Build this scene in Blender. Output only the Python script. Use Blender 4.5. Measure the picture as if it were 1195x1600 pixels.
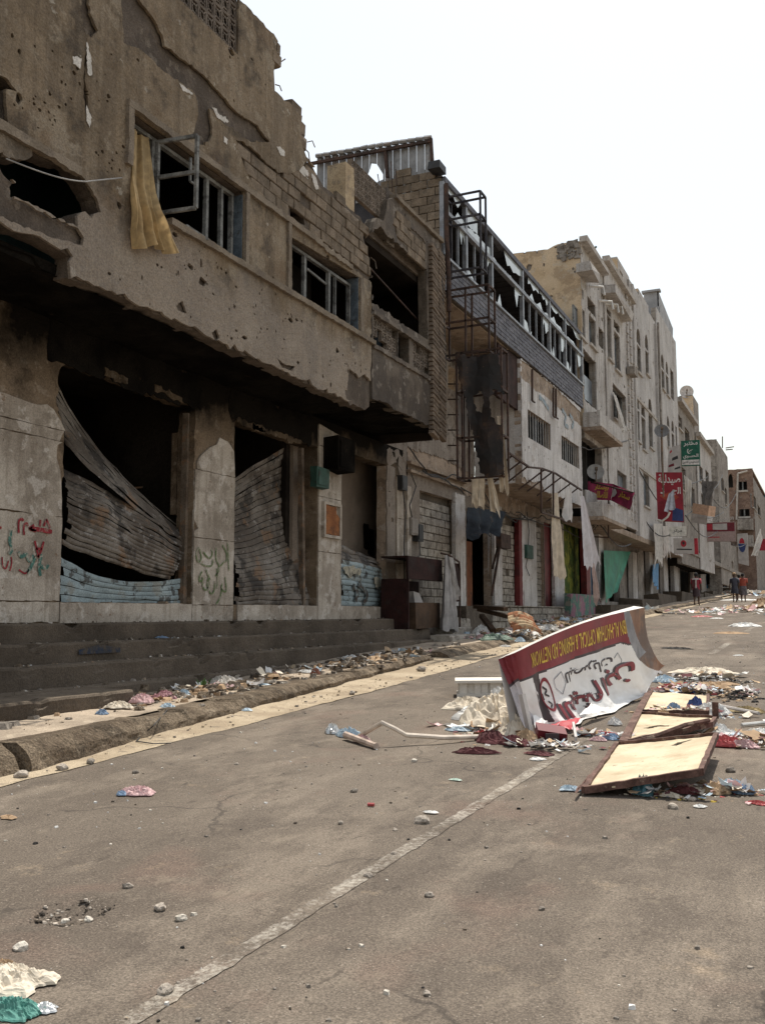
import bpy, math, random
import numpy as np
from mathutils import Vector, Matrix, noise
from mathutils.geometry import delaunay_2d_cdt
R = math.radians
rnd = random.Random(7)
for o in list(bpy.data.objects): bpy.data.objects.remove(o)
scene = bpy.context.scene
COL = scene.collection
# ------------------------------------------------------------------ camera, sky, sun, exposure
CAM_H = 1.55
cam = bpy.data.cameras.new('camera')
cam.sensor_fit = 'VERTICAL'; cam.sensor_height = 24.0; cam.lens = 24.0 * 1480 / 1600
cam.clip_start = 0.1; cam.clip_end = 3000
camo = bpy.data.objects.new('camera', cam); COL.objects.link(camo)
camo.location = (0, 0, CAM_H)
fw = Vector((-0.41950993, 0.90160049, 0.1054892))
camo.rotation_euler = fw.to_track_quat('-Z', 'Y').to_euler()
scene.camera = camo

SUN_DIR = Vector((-0.030, 0.36, 0.93)).normalized()      # towards the sun
sun_el = math.asin(SUN_DIR.z); sun_az = math.atan2(SUN_DIR.x, SUN_DIR.y)
w = bpy.data.worlds.new('World'); scene.world = w; w.use_nodes = True
nt = w.node_tree; nt.nodes.clear()
sky = nt.nodes.new('ShaderNodeTexSky'); sky.sky_type = 'NISHITA'; sky.sun_disc = False
sky.sun_elevation = sun_el; sky.sun_rotation = sun_az
sky.air_density = 2.0; sky.dust_density = 1.5; sky.ozone_density = 1.0; sky.altitude = 0
bg = nt.nodes.new('ShaderNodeBackground'); bg.inputs[1].default_value = 0.108
wo = nt.nodes.new('ShaderNodeOutputWorld')
hs = nt.nodes.new('ShaderNodeHueSaturation'); hs.inputs['Saturation'].default_value = 0.36
nt.links.new(sky.outputs[0], hs.inputs['Color']); nt.links.new(hs.outputs[0], bg.inputs[0]); nt.links.new(bg.outputs[0], wo.inputs[0])
sl = bpy.data.lights.new('sun', 'SUN'); sl.energy = 3.5; sl.angle = R(0.53); sl.color = (1.0, 0.94, 0.83)
so = bpy.data.objects.new('sun', sl); COL.objects.link(so)
so.rotation_euler = SUN_DIR.to_track_quat('Z', 'Y').to_euler(); so.location = (0, 0, 60)
vs = scene.view_settings
vs.view_transform = 'Standard'; vs.look = 'None'; vs.gamma = 1.0; vs.use_curve_mapping = False
vs.exposure = 0.58
scene.render.engine = 'CYCLES'
try:
    scene.cycles.max_bounces = 8; scene.cycles.diffuse_bounces = 4; scene.cycles.use_denoising = True
    scene.cycles.transparent_max_bounces = 12
except Exception: pass

# ------------------------------------------------------------------ survey of the street: photo measurements -> real planes
_f, _cx, _cy = 1480.0, 597.5, 800.0
_M = np.array([[0.90665924, 0.04450207, -0.41950993], [0.42186374, -0.09564275, 0.90160049], [0, 0.99442045, 0.1054892]])
SL = 0.034                                   # the street climbs 3.4 %
def ray(px, py): return _M @ np.array([(px - _cx) / _f, -(py - _cy) / _f, 1.0])
def P(px, py, X=-8.0):
    r = ray(px, py); t = X / r[0]; return (r[1] * t, CAM_H + r[2] * t)          # (y, z) on a plane parallel to the street
def PY(px, py, Y):
    r = ray(px, py); t = Y / r[1]; return (r[0] * t, CAM_H + r[2] * t)          # (x, z) on a plane across the street
def G(px, py, dz=0.0):
    r = ray(px, py); t = (CAM_H - dz) / (SL * r[1] - r[2]); return Vector((r[0] * t, r[1] * t, CAM_H + r[2] * t))
def gz(y): return SL * y
def PL(lst, X=-8.0): return [P(a, b, X) for a, b in lst]
def PLY(lst, Y): return [PY(a, b, Y) for a, b in lst]

# ------------------------------------------------------------------ objects
def tag(o, label=None, cat=None, group=None, kind=None):
    if label: o['label'] = label
    if cat: o['category'] = cat
    if group: o['group'] = group
    if kind: o['kind'] = kind
    return o
WL = {}
def put(o, parent=None, wl=None):
    COL.objects.link(o)
    if wl is None: wl = Vector(o.location)
    WL[o.name] = Vector(wl)
    if parent is not None:
        o.parent = parent; o.matrix_parent_inverse = Matrix.Translation(-WL[parent.name])
    return o
def thing(name, label, cat, loc=(0, 0, 0), group=None):
    o = bpy.data.objects.new(name, None); o.location = loc; o.empty_display_size = .2
    put(o); return tag(o, label, cat, group)
def fbm(x, y, z=0.0, o=4): return noise.fractal(Vector((x, y, z)), 1.0, 2.0, o)
def nz(x, y, z=0.0): return noise.noise(Vector((x, y, z)))

class MB:
    def __init__(s): s.v = []; s.f = []; s.m = []
    def face(s, pts, m=0):
        b = len(s.v); s.v += [tuple(p) for p in pts]; s.f.append(tuple(range(b, b + len(pts)))); s.m.append(m); return s
    def add(s, vs, fs, m=0):
        b = len(s.v); s.v += [tuple(p) for p in vs]; s.f += [tuple(i + b for i in f) for f in fs]; s.m += [m] * len(fs); return s
    def box(s, x0, x1, y0, y1, z0, z1, m=0, j=0.0):
        vs = [(x, y, z) for x in (x0, x1) for y in (y0, y1) for z in (z0, z1)]
        if j: vs = [tuple(c + rnd.uniform(-j, j) for c in p) for p in vs]
        return s.add(vs, [(0, 1, 3, 2), (4, 6, 7, 5), (0, 4, 5, 1), (2, 3, 7, 6), (0, 2, 6, 4), (1, 5, 7, 3)], m)
    def obox(s, c, ax, ay, az, m=0):
        c, ax, ay, az = map(Vector, (c, ax, ay, az))
        vs = [c + ax * i + ay * j + az * k for i in (-1, 1) for j in (-1, 1) for k in (-1, 1)]
        return s.add(vs, [(0, 1, 3, 2), (4, 6, 7, 5), (0, 4, 5, 1), (2, 3, 7, 6), (0, 2, 6, 4), (1, 5, 7, 3)], m)
    def bar(s, p, q, w, h=None, up=(0, 0, 1), m=0):
        p, q = Vector(p), Vector(q); d = q - p; L = d.length
        if L < 1e-6: return s
        d /= L; u = Vector(up)
        if abs(d.dot(u)) > .98: u = Vector((0, 1, 0)) if abs(d.y) < .9 else Vector((1, 0, 0))
        a = d.cross(u).normalized(); b = a.cross(d)
        return s.obox((p + q) / 2, d * L / 2, a * w / 2, b * (h or w) / 2, m)
    def tube(s, pts, r, n=6, m=0, cap=True):
        pts = [Vector(p) for p in pts]; k = len(pts); rings = []; b0 = len(s.v)
        rr = r if isinstance(r, (list, tuple)) else [r] * k
        prev = None
        for i, p in enumerate(pts):
            d = (pts[min(i + 1, k - 1)] - pts[max(i - 1, 0)]).normalized()
            if prev is None:
                a = d.cross(Vector((0, 0, 1)));
                if a.length < .05: a = d.cross(Vector((0, 1, 0)))
            else:
                a = prev - d * prev.dot(d)
                if a.length < 1e-4: a = d.cross(Vector((0, 0, 1)))
            a.normalize(); prev = a; c = d.cross(a)
            for t in range(n):
                an = 2 * math.pi * t / n
                s.v.append(tuple(p + (a * math.cos(an) + c * math.sin(an)) * rr[i]))
        for i in range(k - 1):
            for t in range(n):
                s.f.append((b0 + i * n + t, b0 + i * n + (t + 1) % n, b0 + (i + 1) * n + (t + 1) % n, b0 + (i + 1) * n + t)); s.m.append(m)
        if cap:
            s.f.append(tuple(b0 + t for t in reversed(range(n)))); s.m.append(m)
            s.f.append(tuple(b0 + (k - 1) * n + t for t in range(n))); s.m.append(m)
        return s
    def grid(s, fn, nu, nv, m=0, mf=None):
        b = len(s.v)
        for j in range(nv + 1):
            for i in range(nu + 1): s.v.append(tuple(fn(i / nu, j / nv)))
        for j in range(nv):
            for i in range(nu):
                q = b + j * (nu + 1) + i
                s.f.append((q, q + 1, q + nu + 2, q + nu + 1)); s.m.append(mf((i + .5) / nu, (j + .5) / nv) if mf else m)
        return s
    def build(s, name, mat, parent=None, smooth=False, label=None, cat=None, group=None, kind=None):
        me = bpy.data.meshes.new(name)
        a = np.array(s.v, dtype=float)
        lo = a.min(0); hi = a.max(0); c = np.array([(lo[0] + hi[0]) / 2, (lo[1] + hi[1]) / 2, lo[2]])
        me.from_pydata([tuple(p) for p in (a - c)], [], s.f)
        for mt in (mat if isinstance(mat, (list, tuple)) else [mat]): me.materials.append(mt)
        if any(s.m): me.polygons.foreach_set('material_index', s.m)
        if smooth: me.polygons.foreach_set('use_smooth', [True] * len(me.polygons))
        me.update()
        o = bpy.data.objects.new(name, me); o.location = c
        put(o, parent); return tag(o, label, cat, group, kind)
def inst(name, mesh, loc, parent=None, scale=(1, 1, 1), rot=(0, 0, 0)):
    o = bpy.data.objects.new(name, mesh); o.location = loc; o.scale = scale; o.rotation_euler = rot
    return put(o, parent)

# ---- polygons, walls with broken openings
def inside(pts, poly):
    pts = np.asarray(pts, float); x, y = pts[:, 0], pts[:, 1]; r = np.zeros(len(pts), bool)
    n = len(poly); j = n - 1
    for i in range(n):
        xi, yi = poly[i]; xj, yj = poly[j]
        if yi != yj:
            r ^= ((yi > y) != (yj > y)) & (x < (xj - xi) * (y - yi) / (yj - yi) + xi)
        j = i
    return r
def jag(poly, step=.12, amp=.03, seed=0, closed=True, keep=None):
    """break an outline: fine irregular chips with an occasional larger bite"""
    rg = random.Random(seed * 7 + 3); out = []; n = len(poly); st = step * .5
    for i in range(n if closed else n - 1):
        a = Vector(poly[i]); b = Vector(poly[(i + 1) % n]); d = b - a; L = d.length
        k = max(1, int(L / st)); nn = Vector((-d.y, d.x)) / max(L, 1e-6)
        if keep and keep(a, b): out.append(tuple(a)); continue
        bite = 0
        for t in range(k):
            p = a + d * ((t + (rg.uniform(-.42, .42) if t else 0)) / k)
            if rg.random() < .1: bite = rg.choice((-1, 1)) * amp * rg.uniform(.6, 1.6)
            elif rg.random() < .4: bite = 0
            q = p + nn * ((rg.gauss(0, amp * .55) + bite) if t else rg.gauss(0, amp * .3))
            out.append((q.x, q.y))
    if not closed: out.append(tuple(poly[-1]))
    return out
def fX(X): return lambda a, b, d: (X + d, a, b)
def fY(Y): return lambda a, b, d: (a, Y - d, b)
def rect(a0, a1, b0, b1): return [(a0, b0), (a1, b0), (a1, b1), (a0, b1)]
def solid(mb, fr, outline, holes=(), depth=.2, step=.25, relief=None, m=0, back=True, seed=0):
    rg = random.Random(seed + 11); pts = []; edges = []
    for lp in [outline] + list(holes):
        b = len(pts); n = len(lp); pts += [tuple(p) for p in lp]; edges += [(b + i, b + (i + 1) % n) for i in range(n)]
    if step:
        o = np.array(outline); lo = o.min(0); hi = o.max(0); g = []
        na = int((hi[0] - lo[0]) / step); nb = int((hi[1] - lo[1]) / step)
        for i in range(1, na + 1):
            for j in range(1, nb + 1):
                g.append((lo[0] + i * step + rg.uniform(-.3, .3) * step, lo[1] + j * step + rg.uniform(-.3, .3) * step))
        if g:
            g = np.array(g); k = inside(g, outline)
            for h in holes: k &= ~inside(g, h)
            g = g[k]
            if len(g):
                P0 = np.array([pts[a] for a, b in edges]); P1 = np.array([pts[b] for a, b in edges]); D = P1 - P0
                L2 = (D ** 2).sum(1) + 1e-12
                t = np.clip(((g[:, None] - P0) * D).sum(2) / L2, 0, 1)
                dist = np.sqrt(((g[:, None] - (P0 + t[..., None] * D)) ** 2).sum(2)).min(1)
                pts += [tuple(p) for p in g[dist > step * .35]]
    r = delaunay_2d_cdt([Vector(p) for p in pts], edges, [], 0, 1e-5)
    V = [(v.x, v.y) for v in r[0]]; T = r[2]
    cen = np.array([np.mean([V[i] for i in t], axis=0) for t in T]); k = inside(cen, outline)
    for h in holes: k &= ~inside(cen, h)
    T = [t for t, q in zip(T, k) if q]
    used = sorted({i for t in T for i in t}); ix = {u: i for i, u in enumerate(used)}
    F = [fr(V[u][0], V[u][1], relief(V[u][0], V[u][1]) if relief else 0.0) for u in used]
    n = len(F); fs = [tuple(ix[i] for i in t) for t in T]
    if back:
        Bk = [fr(V[u][0], V[u][1], -depth) for u in used]; ec = {}
        for t in fs:
            for i in range(3): ec[(t[i], t[(i + 1) % 3])] = 1
        sd = [(b, a, a + n, b + n) for a, b in ec if (b, a) not in ec]
        mb.add(F + Bk, fs + [tuple(i + n for i in reversed(t)) for t in fs] + sd, m)
    else: mb.add(F, fs, m)
    return mb
def rough(amp=.012, sc=1.7, s=0.0):
    return lambda a, b: amp * fbm(a * sc + s, b * sc, s) 

# ------------------------------------------------------------------ node materials
class NT:
    def __init__(s, name):
        s.mat = bpy.data.materials.new(name); s.mat.use_nodes = True; s.t = s.mat.node_tree; s.t.nodes.clear()
        s.out = s.n('ShaderNodeOutputMaterial'); s.b = s.n('ShaderNodeBsdfPrincipled'); s.l(s.b.outputs[0], s.out.inputs[0])
        s.pos = s.n('ShaderNodeNewGeometry').outputs['Position']
    def n(s, t, **k):
        x = s.t.nodes.new(t)
        for a, b in k.items(): setattr(x, a, b)
        return x
    def l(s, a, b): s.t.links.new(a, b)
    def mapv(s, sc=(1, 1, 1), loc=(0, 0, 0), rot=(0, 0, 0), src=None):
        m = s.n('ShaderNodeMapping'); m.inputs['Scale'].default_value = sc; m.inputs['Location'].default_value = loc; m.inputs['Rotation'].default_value = rot
        s.l(src or s.pos, m.inputs[0]); return m.outputs[0]
    def noise(s, sc, det=6, rough=.6, vec=None, dist=0.0, stretch=1.75):
        x = s.n('ShaderNodeTexNoise'); x.inputs['Scale'].default_value = sc; x.inputs['Detail'].default_value = det
        x.inputs['Roughness'].default_value = rough; x.inputs['Distortion'].default_value = dist; s.l(vec or s.pos, x.inputs['Vector'])
        if not stretch: return x.outputs[0]
        m = s.n('ShaderNodeMath', operation='MULTIPLY_ADD'); m.use_clamp = True; s.l(x.outputs[0], m.inputs[0]); m.inputs[1].default_value = stretch; m.inputs[2].default_value = .5 - .5 * stretch; return m.outputs[0]
    def ramp(s, f, stops):
        r = s.n('ShaderNodeValToRGB'); e = r.color_ramp.elements
        while len(e) < len(stops): e.new(.5)
        for i, (p, c) in enumerate(stops): e[i].position = p; e[i].color = (c[0], c[1], c[2], 1) if hasattr(c, '__len__') else (c, c, c, 1)
        s.l(f, r.inputs[0]); return r.outputs[0]
    def math(s, op, a, b=None, clamp=False):
        m = s.n('ShaderNodeMath', operation=op); m.use_clamp = clamp
        for i, q in enumerate((a, b)):
            if q is None: continue
            if hasattr(q, 'node'): s.l(q, m.inputs[i])
            else: m.inputs[i].default_value = q
        return m.outputs[0]
    def mix(s, f, a, b, mode='MIX'):
        m = s.n('ShaderNodeMix', data_type='RGBA', blend_type=mode)
        for i, q in ((0, f), (6, a), (7, b)):
            if hasattr(q, 'node'): s.l(q, m.inputs[i])
            elif i == 0: m.inputs[0].default_value = q
            else: m.inputs[i].default_value = (q[0], q[1], q[2], 1)
        return m.outputs[2]
    def z(s):
        x = s.n('ShaderNodeSeparateXYZ'); s.l(s.pos, x.inputs[0]); return x.outputs
def c3(c): return (c, c, c) if not hasattr(c, '__len__') else c
def M(name, c1, c2, sc=.9, patches=(), streak=None, speck=.25, sps=45, bump=.35, bsc=14, bdist=.012, rough=.9, zmask=None, objvar=0.0, metal=0.0, spec=.25, local=False, lo=.36, hi=.64, dust=None):
    """weathered mineral or painted surface; patches = (colour, scale, threshold, softness, amount)"""
    t = NT(name)
    if local: t.pos = t.n('ShaderNodeTexCoord').outputs['Object']
    col = t.ramp(t.noise(sc, 8, .62), [(lo, c1), (hi, c2)])
    for streak in ([streak] if streak and not isinstance(streak, list) else (streak or [])):
        v = t.mapv((7, 7, .28), (len(t.t.nodes) * 1.3, 0, 0)); f = t.ramp(t.noise(streak[1] if len(streak) > 1 else 1.0, 5, .6, v), [(.5, 0.0), (.68, 1.0)])
        col = t.mix(t.math('MULTIPLY', f, streak[2] if len(streak) > 2 else .6), col, streak[0])
    for i, p in enumerate(patches):
        f = t.ramp(t.noise(p[1], 9, .64, t.mapv(loc=(3.7 * i + 1, 9.1, 2.3 * i))), [(p[2], 0.0), (min(1, p[2] + p[3]), 1.0)])
        col = t.mix(t.math('MULTIPLY', f, p[4]), col, p[0])
    if zmask:                       # soot or paint with its own edge: colour, z where it is full, z where it ends, noise width
        zz = t.z()[2]; n = t.noise(1.3, 6, .6)
        h = t.math('ADD', zz, t.math('MULTIPLY', t.math('SUBTRACT', n, .5), zmask[3]))
        mr = t.n('ShaderNodeMapRange'); mr.inputs[1].default_value = zmask[2]; mr.inputs[2].default_value = zmask[1]; t.l(h, mr.inputs[0])
        col = t.mix(t.math('MULTIPLY', mr.outputs[0], zmask[4] if len(zmask) > 4 else .9), col, zmask[0])
    if dust:                        # grit lying on whatever faces up
        nz_ = t.n('ShaderNodeSeparateXYZ'); t.l(t.n('ShaderNodeNewGeometry').outputs['True Normal'], nz_.inputs[0])
        f = t.math('MULTIPLY', t.ramp(nz_.outputs[2], [(.6, 0.0), (.95, 1.0)]), t.ramp(t.noise(5, 6, .7), [(.25, .25), (.7, 1.0)])); col = t.mix(t.math('MULTIPLY', f, dust[1]), col, dust[0])
    if objvar:
        oi = t.n('ShaderNodeObjectInfo'); mr = t.n('ShaderNodeMapRange'); mr.inputs[3].default_value = 1 - objvar; mr.inputs[4].default_value = 1 + objvar
        t.l(oi.outputs['Random'], mr.inputs[0]); cb = t.n('ShaderNodeCombineColor')
        for i in range(3): t.l(mr.outputs[0], cb.inputs[i])
        col = t.mix(1.0, col, cb.outputs[0], 'MULTIPLY')
    if speck:
        f = t.ramp(t.noise(sps, 3, .7), [(.3, 1 - speck), (.7, 1 + speck * .6)])
        col = t.mix(1.0, col, f, 'MULTIPLY')
    t.l(col, t.b.inputs['Base Color']); t.b.inputs['Roughness'].default_value = rough; t.b.inputs['Metallic'].default_value = metal
    t.b.inputs['Specular IOR Level'].default_value = spec
    if bump:
        h = t.math('ADD', t.noise(bsc, 8, .7), t.math('MULTIPLY', t.noise(bsc * .17, 4, .6), 2.0))
        b = t.n('ShaderNodeBump'); b.inputs['Strength'].default_value = bump; b.inputs['Distance'].default_value = bdist
        t.l(h, b.inputs['Height']); t.l(b.outputs[0], t.b.inputs['Normal'])
    return t.mat
def plain(name, c, rough=.6, metal=0.0, var=.18, sc=6, spec=.4, trans=0.0, bump=.0):
    t = NT(name); c = c3(c)
    col = t.ramp(t.noise(sc, 5, .6), [(.3, [x * (1 - var) for x in c]), (.7, [min(1, x * (1 + var)) for x in c])])
    t.l(col, t.b.inputs['Base Color']); t.b.inputs['Roughness'].default_value = rough; t.b.inputs['Metallic'].default_value = metal
    t.b.inputs['Specular IOR Level'].default_value = spec
    if bump:
        b = t.n('ShaderNodeBump'); b.inputs['Strength'].default_value = bump; b.inputs['Distance'].default_value = .006
        t.l(t.noise(sc * 5, 6, .65), b.inputs['Height']); t.l(b.outputs[0], t.b.inputs['Normal'])
    if trans:       # thin cloth or film: light passes through
        tr = t.n('ShaderNodeBsdfTranslucent'); t.l(col, tr.inputs[0]); mx = t.n('ShaderNodeMixShader'); mx.inputs[0].default_value = trans
        t.l(t.b.outputs[0], mx.inputs[1]); t.l(tr.outputs[0], mx.inputs[2]); t.l(mx.outputs[0], t.out.inputs[0])
    return t.mat
# ------------------------------------------------------------------ materials of the ground
def asphalt_mat(name, paint=None):
    t = NT(name)
    big = t.noise(.35, 6, .6); mid = t.noise(1.6, 8, .68, t.mapv((1.0, .45, 1)))
    col = t.ramp(big, [(.32, (.106, .086, .069)), (.68, (.142, .117, .094))])
    dust = t.ramp(mid, [(.50, 0.0), (.72, 1.0)])
    col = t.mix(t.math('MULTIPLY', dust, .45), col, (.235, .195, .155))
    dk = t.ramp(t.noise(2.3, 9, .7, t.mapv((1, .5, 1), (5, 3, 0))), [(.56, 0.0), (.72, 1.0)])
    col = t.mix(t.math('MULTIPLY', dk, .38), col, (.06, .048, .04))
    sand = t.ramp(t.noise(3.1, 7, .66, t.mapv(loc=(9, 1, 0))), [(.72, 0.0), (.95, 1.0)])
    col = t.mix(t.math('MULTIPLY', sand, .55), col, (.30, .23, .16))
    red = t.ramp(t.noise(1.1, 5, .6, t.mapv(loc=(2, 8, 0))), [(.6, 0.0), (.8, 1.0)])
    col = t.mix(t.math('MULTIPLY', red, .25), col, (.19, .12, .095))
    g = t.noise(95, 3, .75); sp = t.ramp(g, [(.2, .55), (.5, 1.0), (.8, 1.6)])
    col = t.mix(1.0, col, sp, 'MULTIPLY')
    vo = t.n('ShaderNodeTexVoronoi'); vo.inputs['Scale'].default_value = 38; t.l(t.pos, vo.inputs['Vector'])
    chip = t.math('MULTIPLY', t.ramp(vo.outputs['Distance'], [(.10, 1.0), (.17, 0.0)]), t.ramp(t.noise(7, 3, .6), [(.42, 0.0), (.62, 1.0)]))
    col = t.mix(t.math('MULTIPLY', chip, .7), col, (.36, .31, .26))
    dm = t.ramp(t.noise(9, 5, .65, t.mapv((1, .35, 1), (1, 7, 0), (0, 0, .35))), [(.72, 0.0), (.84, 1.0)]); col = t.mix(t.math('MULTIPLY', dm, .55), col, (.045, .036, .03))
    lm = t.ramp(t.noise(6, 6, .7, t.mapv((1, .5, 1), (8, 2, 0))), [(.66, 0.0), (.9, 1.0)]); col = t.mix(t.math('MULTIPLY', lm, .5), col, (.26, .215, .165))
    # hairline cracks in the old surface
    wv = t.noise(.8, 5, .6); vc = t.n('ShaderNodeTexVoronoi', feature='DISTANCE_TO_EDGE'); vc.inputs['Scale'].default_value = .45
    mixv = t.n('ShaderNodeVectorMath', operation='ADD'); sc = t.n('ShaderNodeVectorMath', operation='SCALE'); sc.inputs[3].default_value = .9
    nn = t.n('ShaderNodeTexNoise'); nn.inputs['Scale'].default_value = 1.3; nn.inputs['Detail'].default_value = 6; t.l(t.pos, nn.inputs['Vector'])
    t.l(nn.outputs['Color'], sc.inputs[0]); t.l(t.pos, mixv.inputs[0]); t.l(sc.outputs[0], mixv.inputs[1]); t.l(mixv.outputs[0], vc.inputs['Vector'])
    ck = t.math('MULTIPLY', t.ramp(vc.outputs['Distance'], [(.002, 1.0), (.007, 0.0)]), t.ramp(t.noise(.5, 3, .5, t.mapv(loc=(4, 4, 0))), [(.5, 0.0), (.6, 1.0)]))
    col = t.mix(t.math('MULTIPLY', ck, .6), col, (.035, .03, .027))
    if paint:
        wr = t.math('ADD', t.math('MULTIPLY', t.math('SUBTRACT', t.noise(3.2, 8, .72), .44), 1.7), t.math('MULTIPLY', t.math('SUBTRACT', t.noise(34, 5, .8), .5), 1.6), clamp=True)
        col = t.mix(t.math('MULTIPLY', wr, .8), col, paint)
    t.l(col, t.b.inputs['Base Color']); t.b.inputs['Roughness'].default_value = .92; t.b.inputs['Specular IOR Level'].default_value = .2
    h = t.math('ADD', t.math('MULTIPLY', g, .35), t.math('ADD', t.math('MULTIPLY', mid, 1.5), t.math('MULTIPLY', t.noise(22, 6, .7), .8)))
    b = t.n('ShaderNodeBump'); b.inputs['Strength'].default_value = .55; b.inputs['Distance'].default_value = .014
    t.l(h, b.inputs['Height']); t.l(b.outputs[0], t.b.inputs['Normal'])
    return t.mat
m_asph = asphalt_mat('asphalt'); m_line = asphalt_mat('worn_road_paint', (.56, .52, .45))
m_sand = M('gutter_sand', (.33, .26, .18), (.43, .35, .25), 1.4, [((.27, .21, .15), 2.5, .58, .12, .6), ((.16, .13, .10), 6, .66, .08, .6)], speck=.3, sps=90, bump=.6, bsc=26, bdist=.015)
m_pave = M('pavement_cement', (.29, .235, .18), (.42, .34, .26), 1.1, [((.17, .135, .105), 1.8, .56, .14, .7), ((.5, .42, .32), 4, .62, .1, .5)], speck=.28, sps=70, bump=.5)
m_kerb = M('crumbling_kerb', (.15, .11, .075), (.26, .20, .14), 1.6, [((.10, .075, .052), 3.5, .52, .14, .8), ((.42, .34, .25), 5, .62, .1, .5)], speck=.45, sps=55, bump=1.0, bsc=18, bdist=.05)
m_step = M('grimy_step', (.075, .058, .043), (.12, .094, .071), .7, [((.038, .029, .022), 1.4, .62, .2, .5), ((.17, .135, .10), 3.5, .74, .1, .4)], speck=.3, sps=60, bump=.6, bsc=16, bdist=.02, dust=((.20, .16, .118), .8))
m_earth = M('bare_earth', (.22, .18, .13), (.30, .25, .18), .4, speck=.3, bump=.5)
m_stone = M('loose_stone', (.24, .21, .18), (.38, .33, .28), 9, speck=.3, sps=120, bump=.5, bsc=60, objvar=.35)
m_stone_pale = M('pale_stone', (.46, .42, .36), (.60, .55, .48), 9, speck=.25, sps=120, bump=.5, bsc=60)
m_rub = M('rubble_mix', (.11, .085, .065), (.30, .24, .18), 7, [((.07, .055, .045), 9, .55, .1, .8), ((.62, .58, .52), 11, .6, .06, .8)], speck=.4, sps=90, bump=.8, bsc=40)

m_hole = M('broken_base', (.070, .057, .046), (.125, .102, .082), 12, [((.16, .13, .10), 26, .66, .06, .7)], speck=.5, sps=120, bump=1.0, bsc=60, bdist=.02)
def struct(mb, name, mat, smooth=False): return mb.build(name, mat, kind='structure', smooth=smooth)
# the wide ground the street lies on
mb = MB(); mb.grid(lambda u, v: ((u - .5) * 1600, -200 + v * 1300, SL * (-200 + v * 1300) - .06), 8, 8); struct(mb, 'ground', m_earth)
# road: fine near the camera (dents, potholes), long strips beyond
holes = [(G(115, 1425), .17, .06), (G(470, 1582), .07, .02), (G(405, 1428), .09, .018)]
def road_z(x, y):
    h = .008 * fbm(x * .9, y * .9, 1.0) + .003 * fbm(x * 5, y * 5, 4.0)
    for c, r, d in holes:
        q = math.hypot((x - c.x), (y - c.y) * .8) / (r * (1 + .45 * nz(x * 9, y * 9, 2)))
        if q < 1.6: h += -d * max(0, 1 - q * q) + .008 * max(0, 1 - abs(q - 1.15) / .3) * (1 + nz(x * 30, y * 30))
    return SL * y + h
mb = MB(); mb.grid(lambda u, v: (-6.8 + 8.8 * u, .8 + 12.7 * v, road_z(-6.8 + 8.8 * u, .8 + 12.7 * v)), 150, 210)
def far_road(x0, x1, y0, y1, nu, nv):
    mb.grid(lambda u, v: (x0 + (x1 - x0) * u, y0 + (y1 - y0) * v, SL * (y0 + (y1 - y0) * v) + .008 * fbm((x0 + (x1 - x0) * u) * .9, (y0 + (y1 - y0) * v) * .9, 1.0)), nu, nv)
far_road(2.0, 9, .8, 13.5, 20, 40); far_road(-6.8, 9, 13.5, 60, 46, 150); far_road(-6.8, 9, 60, 420, 8, 60); far_road(-6.8, 9, -40, .8, 10, 20)
struct(mb, 'road', m_asph, True)
# worn centre line
def line_strip(x0, y0, x1, y1, wd, seed):
    m2 = MB(); n = max(8, int((y1 - y0) / .05)); rg = random.Random(seed)
    for s in range(n + 1):
        pass
    def fn(u, v):
        y = y0 + (y1 - y0) * v; x = x0 + (x1 - x0) * v
        e = .014 * fbm(y * 4, seed, u * 3) + .016 * nz(y * 27, u * 9, seed)
        xx = x + (u - .5) * wd + e; return (xx, y, road_z(xx, y) + .004)
    m2.grid(fn, 3, n); return struct(m2, 'road_marking', m_line, True)
line_strip(-2.33, 2.45, -2.19, 9.4, .098, 3)
line_strip(-2.17, 20.5, -2.14, 24.3, .15, 5); line_strip(-2.12, 29.5, -2.1, 33.5, .15, 8); line_strip(-2.05, 39, -2.0, 43, .15, 9)
# sandy gutter strip beside the kerb
def gut_edge(y): return -5.92 - .012 * max(0, y - 10) - .18 * max(0, min(1, (y - 13) / 6)) + .07 * fbm(y * .5, 3.1) + .035 * fbm(y * 2.6, 1.7)
mb = MB(); mb.grid(lambda u, v: ((lambda y: (gut_edge(y) * (1 - u) + -7.35 * u, y, SL * y + .012 + (.045 * u + .02 * fbm(y * 1.4, u * 2)) * min(1, u * 6) - .006 * (1 - u)))(3.5 + 26 * v)), 16, 220)
mb.grid(lambda u, v: ((lambda y: (gut_edge(y) * (1 - u) + -7.35 * u, y, SL * y + .012 + .03 * u))(29.5 + 60 * v)), 4, 60)
struct(mb, 'gutter', m_sand, True)
def kh(y): return .14 + .08 * max(0, min(1, (10.5 - y) / 4.5))
def interp(tab): return lambda y: float(np.interp(y, [t[0] for t in tab], [t[1] for t in tab]))
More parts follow.
